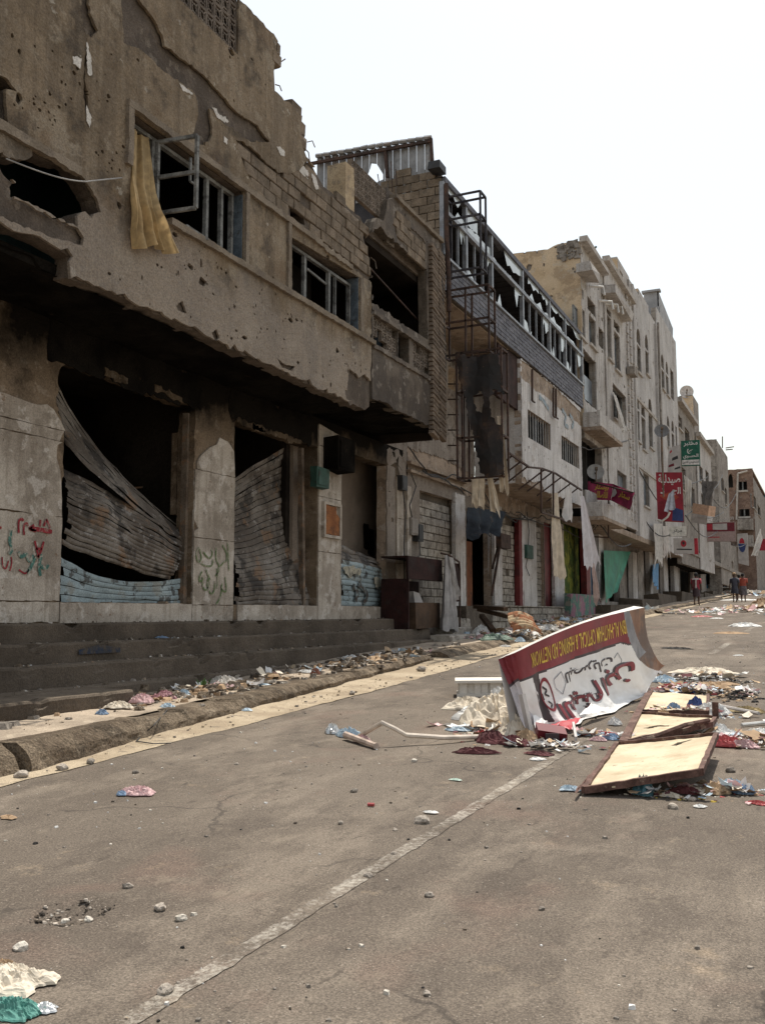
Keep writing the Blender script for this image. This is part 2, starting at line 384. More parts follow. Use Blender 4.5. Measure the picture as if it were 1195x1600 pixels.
# kerb: two lengths of broken concrete edging
def kerb(y0, y1, base, top, back, h, n):
    def fn(u, v):
        y = y0 + (y1 - y0) * v; bk = back + .55 * max(0, min(1, (11 - y) / 4))
        h = kh(y) + .012
        prof = [(base(y), -.06), (base(y) - .02, .03), ((base(y) + top(y)) / 2 + .03, h * .62), (top(y) + .014, h * .985), (top(y), h + .01), (bk - .02, h - .004), (bk - .05, -.06)]
        k = u * (len(prof) - 1); i = min(int(k), len(prof) - 2); f = k - i
        x = prof[i][0] * (1 - f) + prof[i + 1][0] * f; z = prof[i][1] * (1 - f) + prof[i + 1][1] * f
        a = .022 if u < .68 else .008
        x += a * fbm(y * 2.1, z * 4, 1.0) + a * .6 * fbm(y * 9, z * 12, 7.0); z += a * .5 * fbm(y * 3.3, x * 3, 5) - (.03 if fbm(y * 1.3, 2.2) > .33 and u > .3 else 0)
        return (x, y, SL * y + z)
    m2 = MB(); m2.grid(fn, 22, n)
    b = 0; r0 = [m2.v[i] for i in range(23)]; r1 = [m2.v[len(m2.v) - 23 + i] for i in range(23)]
    m2.face(list(reversed(r0))); m2.face(r1)
    return struct(m2, 'kerb', m_kerb)
kerb(6.15, 17.25, interp([(6, -6.07), (8, -6.29), (11.7, -6.58), (17.4, -6.95)]), interp([(6, -6.27), (8, -6.45), (11.7, -6.67), (17.4, -7.0)]), -7.15, .15, 330)
kerb(3.6, 6.08, lambda y: -6.16, lambda y: -6.40, -7.15, .15, 60)
kerb(17.9, 33, lambda y: -6.84 - .012 * (y - 18), lambda y: -7.06, -7.4, .15, 260)
kerb(33, 75, lambda y: -6.9, lambda y: -7.1, -7.4, .15, 200)
# pavement behind the kerb
def pave_z(x, y): return SL * y + kh(y) + .003 + .016 * fbm(x * 1.2, y * 1.2, 2) + .006 * fbm(x * 6, y * 6, 5)
mb = MB()
mb.grid(lambda u, v: (-7.1 - 1.75 * u + (.55 * (1 - u) * max(0, min(1, (11 - (3 + 14.6 * v)) / 4)) if v > .21 else 0), 3 + 14.6 * v, pave_z(-7.0 - 1.9 * u, 3 + 14.6 * v)), 26, 180)
mb.grid(lambda u, v: (-7.2 - 2.6 * u, 17.6 + 16 * v, pave_z(-7.2 - 2.6 * u, 17.6 + 16 * v)), 26, 140)
mb.grid(lambda u, v: (-7.3 - 2.6 * u, 33.6 + 80 * v, pave_z(-7.3, 33.6 + 80 * v)), 4, 60)
struct(mb, 'pavement', m_pave, True)
# flights of steps in front of the shops
def slab(x0, x1, y0, y1, zt, zb, m2, amp=.012, my=None):
    n = int((y1 - y0) / .09)
    def fn(u, v):
        y = y0 + (y1 - y0) * v
        prof = [(x1, zb(y)), (x1, (zb(y) + zt) / 2), (x1 - .004, zt - .025), (x1 - .025, zt), (x1 - .15, zt + .002), (x0, zt)]
        k = u * 5; i = min(int(k), 4); f = k - i
        x = prof[i][0] * (1 - f) + prof[i + 1][0] * f; z = prof[i][1] * (1 - f) + prof[i + 1][1] * f
        chip = max(0, fbm(y * 2.3, zt * 7, 3) - .28) * .35 if .3 < u < .75 else 0
        return (x + amp * fbm(y * 1.6, z * 3, zt) - chip * .4, y, z + amp * .6 * fbm(y * 1.9, x * 2, 9) - chip * .5)
    m2.grid(fn, 15, n)
    m2.face([fn(u / 15, 0) for u in range(16)] + [(x0, y0, zb(y0))]); m2.face([fn(u / 15, 1) for u in reversed(range(16))] + [(x0, y1, zb(y1))][:1])
stairs = thing('stairs', 'long dark flight of concrete steps below the burnt shopfronts', 'steps', (-8.8, 12, .4))
for i, (xf, zt, zb, ye) in enumerate([(-9.12, 1.405, 1.1, P(648, 975, -9.12)[0]), (-8.82, 1.16, .86, P(672, 990, -8.82)[0]), (-8.5, .91, .6, P(678, 1000, -8.5)[0]), (-8.18, .64, .0, 19.3)]):
    mb = MB(); slab(xf - .75, xf, -2, ye, zt, (lambda y, q=zb: max(q - .05, 0) if q else SL * y + .1) , mb)
    mb.build('step', m_step, stairs)
mb = MB(); slab(-8.3, -7.55, 2, P(205, 1070, -7.6)[0], .63, lambda y: SL * y + .08, mb)
o = mb.build('step_block', m_step); tag(o, 'low concrete block step jutting onto the pavement at the picture edge', 'step')
# landing floor under the shops
mb = MB(); mb.grid(lambda u, v: (-9.2 - 6 * u, -2 + 24.2 * v, 1.40), 4, 4); struct(mb, 'shop_floor', m_step)
# ------------------------------------------------------------------ building materials
m_pl1 = M('burnt_plaster', (.158, .117, .077), (.25, .19, .129), .75,
          [((.30, .245, .18), 1.9, .60, .10, .75), ((.07, .054, .04), 1.3, .57, .16, .75), ((.42, .38, .32), 4.2, .76, .03, .7), ((.19, .13, .082), .9, .6, .12, .5), ((.10, .078, .058), 5.5, .70, .06, .6)],
          streak=[((.085, .064, .046), .8, .3), ((.34, .28, .21), 1.0, .22)], zmask=((.33, .28, .235), 6.3, 6.95, 1.1, .6), bump=.8, bsc=11, bdist=.03)
m_pl1b = M('brown_render_coat', (.095, .074, .058), (.145, .115, .092), 1.3, [((.085, .068, .055), 2.6, .56, .1, .7), ((.24, .20, .16), 4, .66, .06, .5)], bump=.7, bsc=16, bdist=.03)
m_blk1 = M('brown_block', (.15, .115, .082), (.22, .172, .127), 3.0, [((.11, .09, .07), 5, .6, .1, .6)], bump=.7, bsc=30, bdist=.012, objvar=.2)
m_mort = M('mortar_bed', (.085, .068, .052), (.13, .105, .082), 4, bump=.7, bsc=25)
m_band = M('window_band_plaster', (.17, .135, .10), (.24, .195, .148), 2, [((.13, .105, .085), 3, .6, .1, .6)], bump=.45)
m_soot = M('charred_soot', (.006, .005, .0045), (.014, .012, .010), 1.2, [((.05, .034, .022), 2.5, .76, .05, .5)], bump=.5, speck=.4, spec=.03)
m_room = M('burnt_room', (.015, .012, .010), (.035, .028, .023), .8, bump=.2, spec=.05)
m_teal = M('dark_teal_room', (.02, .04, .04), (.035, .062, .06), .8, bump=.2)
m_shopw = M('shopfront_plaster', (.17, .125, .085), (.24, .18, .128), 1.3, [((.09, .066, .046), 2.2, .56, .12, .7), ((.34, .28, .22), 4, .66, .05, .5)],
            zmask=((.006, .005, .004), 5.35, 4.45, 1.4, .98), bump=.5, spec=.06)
m_clad = M('grimy_white_cladding', (.31, .265, .22), (.46, .405, .345), 1.2, [((.20, .165, .13), 2.3, .57, .11, .6), ((.62, .57, .52), 3.1, .6, .09, .5), ((.20, .13, .085), 6, .76, .03, .8), ((.10, .08, .062), 9, .80, .03, .7)],
           streak=((.22, .18, .14), 1.3, .4), speck=.2, bump=.4, bsc=18)
m_slat = M('scorched_slat', (.10, .08, .064), (.205, .178, .152), 1.1, [((.025, .02, .017), 2.1, .54, .1, .8), ((.23, .135, .075), 1.9, .62, .08, .6), ((.36, .34, .32), 5, .66, .05, .5)], bump=.3, rough=.75, spec=.35)
m_slatb = M('pale_blue_slat', (.24, .30, .32), (.34, .41, .43), 1.6, [((.05, .045, .04), 4.2, .60, .05, .85), ((.22, .20, .16), 2.0, .56, .1, .6)], bump=.25, rough=.65, spec=.4)
m_rail = M('rusty_rail', (.10, .075, .055), (.19, .15, .115), 3, [((.24, .13, .07), 5, .58, .08, .6)], rough=.8, bump=.4)
m_frame = M('weathered_window_frame', (.13, .13, .125), (.23, .23, .22), 4, [((.06, .055, .05), 6, .55, .1, .7)], rough=.7, bump=.3)
m_frameb = M('dull_blue_frame', (.07, .09, .11), (.12, .145, .17), 4, [((.05, .045, .04), 6, .58, .1, .7)], rough=.7, bump=.3)
m_wire = plain('wire', (.25, .24, .23), .5)
m_flake = M('white_paint_flake', (.50, .47, .43), (.62, .58, .54), 6, bump=.3)

# ---- shared pieces
def bmesh_box(amp, rg):
    # unit block centred on its own middle: front face is chamfered and a little uneven
    v = []; f = []
    for x, s in ((-.5, 1.0), (.36, 1.0), (.5, .93)):
        for a, b in ((-.5, -.5), (.5, -.5), (.5, .5), (-.5, .5)):
            j = amp if x > 0 else 0
            v.append((x + rg.uniform(-j, j), a * s + rg.uniform(-j, j) * .35, b * (1 - (1 - s) * 1.6) + rg.uniform(-j, j) * .5))
    for r in (0, 4):
        for i in range(4): f.append((r + i, r + (i + 1) % 4, r + 4 + (i + 1) % 4, r + 4 + i))
    v.append((.5 + rg.uniform(-amp, amp), 0, 0)); c = len(v) - 1
    for i in range(4): f.append((8 + i, 8 + (i + 1) % 4, c))
    f.append((3, 2, 1, 0))
    me = bpy.data.meshes.new('block'); me.from_pydata(v, [], f); me.update(); return me
_bm = {}
def blockset(mat, n=6, amp=.06):
    if mat.name not in _bm:
        L = []
        for i in range(n):
            me = bmesh_box(amp, random.Random(i * 5 + len(_bm))); me.materials.append(mat); L.append(me)
        _bm[mat.name] = L
    return _bm[mat.name]
def blocks(parent, poly, X, mat, bw=.4, bh=.2, dep=.08, gap=.018, name='block', z0=None, y0=None, facing='X', off=.5, jit=.012, skip=0.0, seed=0, holes=(), maxn=300):
    """single blocks laid in courses inside a patch of wall"""
    rg = random.Random(seed + 5); ms = blockset(mat); A = np.array(poly); lo = A.min(0); hi = A.max(0); n = 0
    z0 = lo[1] if z0 is None else z0; y0 = lo[0] if y0 is None else y0
    r = 0; z = z0
    while z < hi[1] and n < maxn:
        y = y0 - (off * bw if r % 2 else 0)
        while y < hi[0]:
            w_ = bw
            a0 = max(y, lo[0]); a1 = min(y + bw, hi[0])
            if a1 - a0 > bw * .22:
                cy = (a0 + a1) / 2; cz = z + bh / 2
                q = [(cy, cz)]
                if inside(q, poly)[0] and not any(inside(q, h)[0] for h in holes) and rg.random() >= skip:
                    d = rg.uniform(-jit, jit)
                    loc = (X - dep / 2 + d, cy, cz) if facing == 'X' else (cy, X + dep / 2 - d, cz)
                    inst(name, rg.choice(ms), loc, parent, (dep, (a1 - a0) - gap, bh - gap), (0, rg.gauss(0, .012), (0 if facing == 'X' else -math.pi / 2) + rg.gauss(0, .008))); n += 1
            y += bw
        z += bh; r += 1
def lattice_mesh(mat, kind=0):
    mb = MB(); t = .07
    for s in (-1, 1):
        mb.box(-.5, .5, -.5, .5, s * .5 - (t if s > 0 else 0), s * .5 + (0 if s > 0 else t))
        mb.box(-.5, .5, s * .5 - (t if s > 0 else 0), s * .5 + (0 if s > 0 else t), -.5 + t, .5 - t)
    if kind == 0:
        for s in (-1, 1): mb.bar((0, -.45, -.45 * s), (0, .45, .45 * s), .1, .9, up=(1, 0, 0))
        mb.bar((0, 0, -.45), (0, 0, .45), .08, .86, up=(1, 0, 0))
    else:
        n = 8
        for i in range(n):
            a = 2 * math.pi * i / n; b = 2 * math.pi * (i + 1) / n
            mb.bar((0, .26 * math.cos(a), .26 * math.sin(a)), (0, .26 * math.cos(b), .26 * math.sin(b)), .1, .9, up=(1, 0, 0))
        for a in (math.pi / 4, 3 * math.pi / 4):
            for s in (-1, 1): mb.bar((0, .27 * s * math.cos(a), .27 * s * math.sin(a)), (0, .47 * s, .47 * s * (1 if a < 1 else -1) * (1 if a < 1 else 1)), .1, .9, up=(1, 0, 0))
    me = bpy.data.meshes.new('lattice_block'); me.from_pydata(mb.v, [], mb.f); me.materials.append(mat); me.update(); return me
def lattice(parent, y0, y1, z0, z1, X, ny, nzz, me, missing=(), dep=.09):
    dy = (y1 - y0) / ny; dz = (z1 - z0) / nzz
    for i in range(ny):
        for j in range(nzz):
            if (i, j) in missing: continue
            inst('lattice_block', me, (X - dep / 2, y0 + (i + .5) * dy, z0 + (j + .5) * dz), parent, (dep, dy * .985, dz * .985))
def pock(poly, n, r0, r1, seed, avoid=()):
    """jagged shell and bullet marks inside a wall patch"""
    rg = random.Random(seed); A = np.array(poly); lo = A.min(0); hi = A.max(0); out = []
    while len(out) < n:
        c = (rg.uniform(lo[0], hi[0]), rg.uniform(lo[1], hi[1]))
        if not inside([c], poly)[0] or any(inside([c], a)[0] for a in avoid): continue
        r = r0 + (r1 - r0) * rg.random() ** 3; k = rg.randint(6, 9); e = rg.uniform(.6, 1.5)
        out.append([(c[0] + r * e * rg.uniform(.6, 1.2) * math.cos(2 * math.pi * i / k), c[1] + r / e * rg.uniform(.6, 1.2) * math.sin(2 * math.pi * i / k)) for i in range(k)])
    return out
def slats(parent, fn, n, mat, name='slat', nu=22, bow=.018, seed=0):
    """roller shutter: each slat a bowed metal strip; fn(u, v) is the (buckled) curtain surface"""
    rg = random.Random(n * 13 + seed)
    for k in range(n):
        mb = MB(); ua, ub, off, tw = (rg.uniform(0, .05) if rg.random() < .5 else 0), 1 - (rg.uniform(0, .05) if rg.random() < .5 else 0), rg.gauss(0, .008), rg.gauss(0, .010)
        def g(u, t, k=k):
            u = ua + (ub - ua) * u; v = (k + .04 + .92 * t) / n
            p = Vector(fn(u, v)); e = 1e-3
            du = Vector(fn(min(1, u + e), v)) - Vector(fn(max(0, u - e), v)); dv = Vector(fn(u, min(1, v + e))) - Vector(fn(u, max(0, v - e)))
            nn = du.cross(dv)
            if nn.length > 0: nn.normalize()
            kink = .014 * max(0, nz(u * 9, k * .6, seed) - .15) * 4
            return p + nn * (off + tw * (u - .5) * 2 + kink) + nn * bow * (math.sin(math.pi * min(1, max(0, t))) - .3 + (.25 if t > .97 else 0))
        mb.grid(g, nu, 4); mb.build(name, mat, parent, smooth=True)
def lerp(a, b, t): return Vector(a) * (1 - t) + Vector(b) * t

# ================================================================== BUILDING 1: burnt block on the left
XF = -8.0; XS = -9.5
b1 = thing('burnt_building', 'large scorched concrete building with peeling plaster, broken parapet and gutted shops at the left', 'building', (-9, 9, 1.4))
sil = [(372, -95), (374, 0), (406, 32), (427, 54), (434, 64), (431, 76), (434, 84), (435, 93), (428, 95), (427, 112), (428, 130), (429, 142), (440, 152), (456, 164), (473, 180), (474, 192), (480, 205), (479, 222), (472, 222), (473, 232),
       (480, 247), (492, 261), (509, 290), (522, 300), (535, 310), (551, 326), (567, 339), (572, 352), (571, 372), (579, 401), (580, 520), (580, 635), (574, 640)]
bot = [(574, 640), (470, 593), (341, 532), (280, 503), (229, 480), (200, 466), (175, 455), (147, 447), (110, 435), (112, 400), (80, 379), (0, 346)]
o_sil = PL(sil); o_bot = PL(bot)
outl = [(3.2, 6.2), ] + list(reversed(o_bot))[:-1] + list(reversed(o_sil)) + [(3.2, o_sil[0][1])]
wall_out = jag(outl, .22, .02, 1)
win1 = PL([(205, 173), (380, 299), (379, 411), (262, 346), (203, 312)])
win2 = PL([(452.5, 369), (560, 433), (560, 521), (451, 457)])
hole = jag(PL([(5, 242), (25, 250), (47, 247), (50, 235), (120, 265), (132, 280), (150, 310), (157, 332), (142, 340), (132, 331), (121, 335), (120, 355), (95, 342), (62, 325), (22, 307), (24, 285), (7, 267)]), .1, .015, 4)
nook = jag(PL([(-40, 95), (-2, 118), (12, 125), (26, 143), (8, 139), (9, 170), (14, 200), (-40, 175)]), .12, .012, 5)
latt_px = [(282, 2), (370, 85), (374, 0), (374, -80), (282, -80)]
ly0, ly1 = P(289, 8)[0], P(372, 40)[0]; lz0 = P(371, 86)[1]; lz1 = lz0 + 1.9
latt = rect(ly0 - 1.2, ly1, lz0, lz1)
vent = jag(PL([(456, 325), (477, 330), (480, 352), (458, 342)]), .1, .012, 8)
holes1 = [win1, win2, hole, nook, latt, vent]
mb = MB(); solid(mb, fX(-8.05), wall_out, holes1, .22, .45, rough(.015, 2.2)); mb.build('wall', m_pl1b, b1)
# plaster coat, fallen in places
strip = jag(PL([(189, -40), (189, 0), (193, 68), (217, 76), (241, 96), (277, 125), (305, 149), (309, 173), (301, 209), (311, 226), (321, 229), (331, 205), (327, 169), (349, 193), (372, 207), (394, 221), (420, 222), (402, 197), (370, 177), (349, 153), (317, 116), (289, 96), (257, 72), (241, 32), (217, 0), (210, -40)]), .13, .02, 6)
bare = jag(PL([(368, 218), (380, 222), (394, 232), (412, 250), (436, 270), (450, 272), (458, 270), (470, 262), (482, 252), (520, 280), (600, 330), (600, 445), (584, 446), (560, 426), (510, 386), (454, 342), (420, 312), (395, 290), (381, 262)]), .13, .02, 7)
gash = jag(PL([(128, -40), (128, 40), (134, 54), (146, 54), (153, 48), (147, 38), (140, 20), (138, -40)]), .1, .02, 9)
wisp = jag(PL([(135, 58), (137, 90), (133, 130), (138, 160), (140, 190), (133, 176), (130, 140), (132, 90)]), .1, .012, 10)
low1 = jag(PL([(255, 1), (258, 2), (256, 3)]), .1, .0, 10)
lowc = jag(PL([(-40, 250), (4, 238), (8, 262), (24, 288), (22, 310), (95, 345), (121, 357), (125, 364), (130, 372), (128, 384), (80, 372), (-40, 322)]), .12, .015, 11)
corner = jag(PL([(545, 575), (560, 590), (568, 585), (582, 600), (582, 642), (574, 645), (540, 622)]), .1, .015, 12)
right_edge = jag(PL([(473, 170), (500, 190), (500, 262), (478, 246), (470, 225)]), .1, .015, 13)
avoid = [win1, win2, hole, nook, latt, strip, bare, gash, lowc]
pk = pock(outl, 60, .02, .085, 3, avoid) + pock(PL([(270, 375), (580, 540), (575, 630), (240, 480), (150, 440), (180, 330)]), 36, .018, .07, 5, avoid)
rs_ = random.Random(77)
for cx_, cy_, n_, sp in ((300, 420, 26, 40), (420, 500, 22, 35), (120, 120, 20, 40), (60, 170, 14, 22), (340, 130, 12, 25), (540, 560, 12, 16), (170, 250, 12, 20)):
    for _ in range(n_):
        c_ = P(cx_ + rs_.gauss(0, sp), cy_ + rs_.gauss(0, sp * .8)); r_ = rs_.uniform(.010, .03)
        if inside([c_], outl)[0] and not any(inside([c_], a)[0] for a in avoid): pk.append([(c_[0] + r_ * rs_.uniform(.6, 1.4) * math.cos(k * 1.05), c_[1] + r_ * rs_.uniform(.6, 1.3) * math.sin(k * 1.05)) for k in range(6)])
for q in [[(313, 432), (322, 440), (318, 448), (309, 441)], [(330, 520), (338, 514), (343, 528), (336, 534)], [(275, 478), (285, 470), (292, 490), (280, 486)], [(432, 560), (446, 570), (460, 572), (456, 580), (440, 574)]]: pk.append(jag(PL(q), .05, .008, int(q[0][0])))
pl_out = jag(outl, .2, .035, 21)
mb = MB(); solid(mb, fX(-7.988), pl_out, [win1, win2, hole, nook, latt, strip, bare, gash, wisp, lowc, corner, right_edge] + pk, .04, .30, rough(.010, 1.6, 3)); mb.build('plaster', m_pl1, b1)
# paint flakes that held on
for i, q in enumerate([[(330, 167), (337, 170), (340, 178), (349, 183), (357, 191), (350, 192), (338, 184)], [(349, 213), (354, 218), (353, 226), (348, 222)], [(431, 229), (438, 232), (444, 238), (443, 245), (437, 243), (434, 236)],
                       [(467, 258), (474, 259), (482, 270), (481, 280), (474, 274), (468, 268)], [(487, 270), (494, 278), (498, 296), (493, 296), (489, 284)], [(279, 130), (290, 139), (300, 146), (292, 146), (283, 140)],
                       [(134, 66), (141, 92), (142, 118), (137, 118), (134, 92)], [(112, 88), (126, 92), (124, 108), (113, 100)], [(134, 165), (142, 185), (139, 200), (134, 190)]]):
    mb = MB(); solid(mb, fX(-7.979 if i not in (3, 4) else -7.995), jag(PL(q), .05, .01, i), [], .006, .12, rough(.002, 4)); mb.build('paint_flake', m_flake, b1)
# exposed blocks
edge_poly = PL([(381, 262), (372, 224), (394, 232), (412, 250), (436, 270), (458, 268), (480, 250), (510, 292), (535, 312), (568, 342), (571, 372), (579, 403), (579, 440), (560, 430), (510, 390), (454, 345), (420, 316), (395, 292)])
blocks(b1, edge_poly, -8.005, m_blk1, .39, .2, .08, .014, z0=P(454, 340)[1], seed=1, skip=.02, holes=[vent])
# broken blocks along the skyline
blocks(b1, PL([(425, 50), (438, 62), (438, 96), (426, 96)]), -7.99, m_blk1, .3, .21, .24, .02, seed=3)
blocks(b1, PL([(440, 150), (476, 178), (482, 226), (466, 222), (460, 180)]), -8.02, m_blk1, .36, .24, .22, .02, seed=4)
for i, (pts_) in enumerate([[(434, 92), (440, 96), (446, 92)], [(430, 132), (437, 134), (440, 142)], [(480, 222), (488, 220), (492, 230)], [(474, 230), (482, 238), (484, 252)], [(571, 372), (576, 366), (574, 356)], [(579, 402), (586, 408), (588, 420)]]):
    mb = MB(); mb.tube([(-8.08 + .06 * k, *P(a, b_, -8.08 + .06 * k)) for k, (a, b_) in enumerate(pts_)], .011, 5); mb.build('reinforcing_bar', m_rail, b1)
# bands round the windows
zs0, zs1 = P(380, 419)[1], P(380, 411)[1]; zl0 = P(380, 299)[1]; zl1 = zl0 + .1
ya, yb = P(197, 152)[0], P(566, 440)[0]
def band(y0, y1, z0, z1, pr=.055, j=.008, seed=0, mat=m_band, name='window_band', X=-7.986):
    mb = MB(); solid(mb, fX(X + pr), jag(rect(y0, y1, z0, z1), .12, j, seed), [], pr + .03, .3, rough(.005, 3)); mb.build(name, mat, b1)
band(P(262, 346)[0], P(582, 545)[0], zs0 - .02, zs1 - .005, .07, .008, 1, name='sill')
band(ya, P(500, 372)[0], zl0, zl1, .055, .008, 2); band(P(500, 372)[0] + .01, P(548, 420)[0], zl0 - .02, zl1 - .03, .04, .022, 3)
band(ya, P(205, 173)[0], P(198, 258)[1], zl0 - .005, .055, .006, 4); band(P(381, 300)[0], P(386, 300)[0], zs1, zl0 - .004, .05, .006, 5)
band(P(447, 345)[0], P(452, 345)[0], zs1, zl0 - .004, .05, .01, 6)
band(P(561, 430)[0], P(566, 430)[0], zs1, zl0 - .05, .03, .012, 7)
band(3.2, P(122, 268)[0], P(60, 236)[1] - .03, P(60, 232)[1] + .05, .05, .012, 8, name='lintel_band')
# window 1: frame, mullions, one sash swung out
w1 = bpy.data.objects.new('window', None); w1.location = (-8.1, P(240, 250)[0], zs1); put(w1, b1)
def frame_bar(par, y0, y1, z0, z1, X=-8.13, d=.06, mat=m_frame, name='mullion'):
    mb = MB(); mb.box(X - d, X, y0, y1, z0, z1, j=.004); return mb.build(name, mat, par)
def rail(par, y0, y1, z0, z1, X=-8.13, name='frame'):
    mb = MB(); t = .05
    mb.box(X - .07, X, y0, y1, z0, z0 + t); mb.box(X - .07, X, y0, y1, z1 - t, z1); mb.box(X - .07, X, y0, y0 + t, z0 + t, z1 - t); mb.box(X - .07, X, y1 - t, y1, z0 + t, z1 - t); return mb.build(name, m_frame, par)
yL, yR = P(205, 173)[0], P(380, 299)[0]
rail(w1, yL + .01, yR - .06, zs1 + .01, zl0 - .04)
for x in (236, 322, 345): frame_bar(w1, P(x, 260, -8.15)[0], P(x, 260, -8.15)[0] + .06, zs1 + .05, zl0 - .09)
hy = P(247, 240, -8.1)[0]; fe = P(308, 240, -7.5); A = Vector((-8.1, hy, 0)); B = Vector((-7.5, fe[0], 0)); z0, z1 = P(247, 335, -8.1)[1], P(247, 222, -8.1)[1]
mb = MB()
for k in (0, .5, 1): zz = z0 + (z1 - z0) * k; mb.bar(A + Vector((0, 0, zz)), B + Vector((0, 0, zz)), .04, .05)
for q in (A, B): mb.bar(q + Vector((0, 0, z0)), q + Vector((0, 0, z1)), .05, .045, up=(1, 0, 0))
mb.build('open_sash', m_frame, w1)
mb = MB(); y0 = P(300, 255, -8.0)[0]
for q in (P(298, 250, -7.95), P(308, 256, -7.95)): mb.bar((-7.95, q[0], P(300, 285, -7.95)[1]), (-7.95, q[0], P(300, 248, -7.95)[1]), .03, .03)
mb.bar((-7.95, P(298, 250, -7.95)[0], P(300, 285, -7.95)[1]), (-7.95, P(308, 250, -7.95)[0], P(300, 285, -7.95)[1]), .03, .03)
mb.build('broken_sash', m_frame, w1)
mb = MB(); mb.bar((-8.0, P(290, 360)[0], P(290, 352)[1]), (-7.93, P(318, 372)[0], P(318, 376)[1]), .05, .03); mb.build('loose_sash_bar', m_frame, w1)
w2 = bpy.data.objects.new('window', None); w2.location = (-8.1, P(500, 450)[0], zs1); put(w2, b1)
yL2, yR2 = P(452.5, 369)[0], P(560, 433)[0]
rail(w2, yL2 + .01, yR2 - .08, zs1 + .01, zl0 - .2)
for x in (474, 512, 523): frame_bar(w2, P(x, 420, -8.15)[0], P(x, 420, -8.15)[0] + (.075 if x != 523 else .03), zs1 + .05, zl0 - .25)
mb = MB(); q0, q1 = P(478, 420, -8.2)[0], P(511, 420, -8.2)[0]; mb.bar((-8.18, q0, zs1 + .72), (-8.18, q1, zs1 + .66), .03, .04); mb.build('sash_bar', m_frame, w2)
mb = MB(); mb.box(-8.62, -8.6, q0, q1 + .1, zs1 + .1, zl0 - .2); mb.build('inner_shutter', m_shopw, w2)
mb = MB(); mb.tube([(-8.1, P(507 + i * 3, 478 - abs(i - 2) * 1.5)[0], P(507 + i * 3, 490 - (2 - abs(i - 2)) * 1.5)[1]) for i in range(5)], .012, 5); mb.build('loose_cord', m_wire, w2)
for (yr, par) in ((yR, w1), (yR2, w2)):
    mb = MB(); mb.box(-8.27, -8.0, yr - .02, yr - .003, zs1 + .01, zl0 - .06); mb.build('blue_reveal', m_frameb, par)
# rooms behind
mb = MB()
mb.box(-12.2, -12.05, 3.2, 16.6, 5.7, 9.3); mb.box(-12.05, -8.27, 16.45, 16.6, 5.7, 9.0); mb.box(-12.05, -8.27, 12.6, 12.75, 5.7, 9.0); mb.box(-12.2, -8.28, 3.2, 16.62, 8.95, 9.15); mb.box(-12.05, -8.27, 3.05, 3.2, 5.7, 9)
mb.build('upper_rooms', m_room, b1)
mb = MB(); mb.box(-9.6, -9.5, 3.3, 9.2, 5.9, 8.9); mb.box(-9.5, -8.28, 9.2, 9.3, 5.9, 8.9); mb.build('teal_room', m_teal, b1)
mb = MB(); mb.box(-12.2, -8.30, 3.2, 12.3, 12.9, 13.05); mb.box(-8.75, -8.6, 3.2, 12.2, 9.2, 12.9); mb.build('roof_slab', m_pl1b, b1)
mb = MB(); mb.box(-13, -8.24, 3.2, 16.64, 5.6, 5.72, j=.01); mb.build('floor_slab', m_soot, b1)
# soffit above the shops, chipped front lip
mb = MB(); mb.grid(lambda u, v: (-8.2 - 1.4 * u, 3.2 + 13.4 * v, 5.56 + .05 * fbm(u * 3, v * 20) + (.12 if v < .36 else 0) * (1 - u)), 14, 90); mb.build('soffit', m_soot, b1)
# lattice of screen blocks
m_lat1 = M('screen_block', (.135, .108, .088), (.185, .152, .125), 4, bump=.4, bsc=30, objvar=.12)
lme = lattice_mesh(m_lat1, 1)
lattice(b1, ly0 - 1.2, ly1, lz0, lz1, -8.03, 13, 7, lme)
# ---- ground floor
op1 = [P(95, 573, XS), P(295, 632, XS)]; zo1 = P(200, 603, XS)[1]
y1a, y1b, y2a, y2b, y3a, y3b = P(92, 900, XS)[0], P(300, 900, XS)[0], P(363, 900, XS)[0], P(495, 900, XS)[0], P(531, 900, XS)[0], P(618, 900, XS)[0]
zp = P(300, 944, XS)[1]
ho1 = jag([(y1a, zp), (y1b, zp), (y1b, 5.0), (y1a + .1, 5.12), (y1a - .12, 4.9), (y1a - .16, 4.5), (y1a, 4.1)], .14, .02, 31)
ho2 = jag([(y2a, zp), (y2b, zp), (y2b, 5.0), (y2a, 5.0)], .2, .012, 32)
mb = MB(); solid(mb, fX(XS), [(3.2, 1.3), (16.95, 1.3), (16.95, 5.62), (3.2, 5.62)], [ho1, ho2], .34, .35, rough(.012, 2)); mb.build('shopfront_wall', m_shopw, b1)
for (a_, b_, sd) in ((y1a - .35, y1b + .12, 1), (y2a - .12, 16.9, 2)):
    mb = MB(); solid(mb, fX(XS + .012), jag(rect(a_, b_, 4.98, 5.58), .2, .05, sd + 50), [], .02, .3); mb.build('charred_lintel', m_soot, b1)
# remains of plaster along the lintels
for (xa, ya_, xb, yb_, sd) in ((165, 586, 200, 600, 1), (243, 612, 285, 630, 2), (372, 661, 415, 679, 3), (395, 670, 470, 694, 4)):
    a = P(xa, ya_, XS + .03); b = P(xb, yb_, XS + .03)
    mb = MB(); solid(mb, fX(XS + .03), jag([a, b, (b[0], b[1] + .09), (a[0], a[1] + .12)], .1, .025, sd), [], .06, .2); mb.build('lintel_plaster', m_shopw, b1)
def clad(par, poly, sd, mat=m_clad, pr=.03):
    mb = MB(); solid(mb, fX(XS + pr), jag(poly, .16, .006, sd), [], pr + .01, .3, rough(.006, 1.5, sd)); return mb.build('cladding_panel', mat, par)
def zrow(px, ys): return [P(px, y, XS)[1] for y in ys]
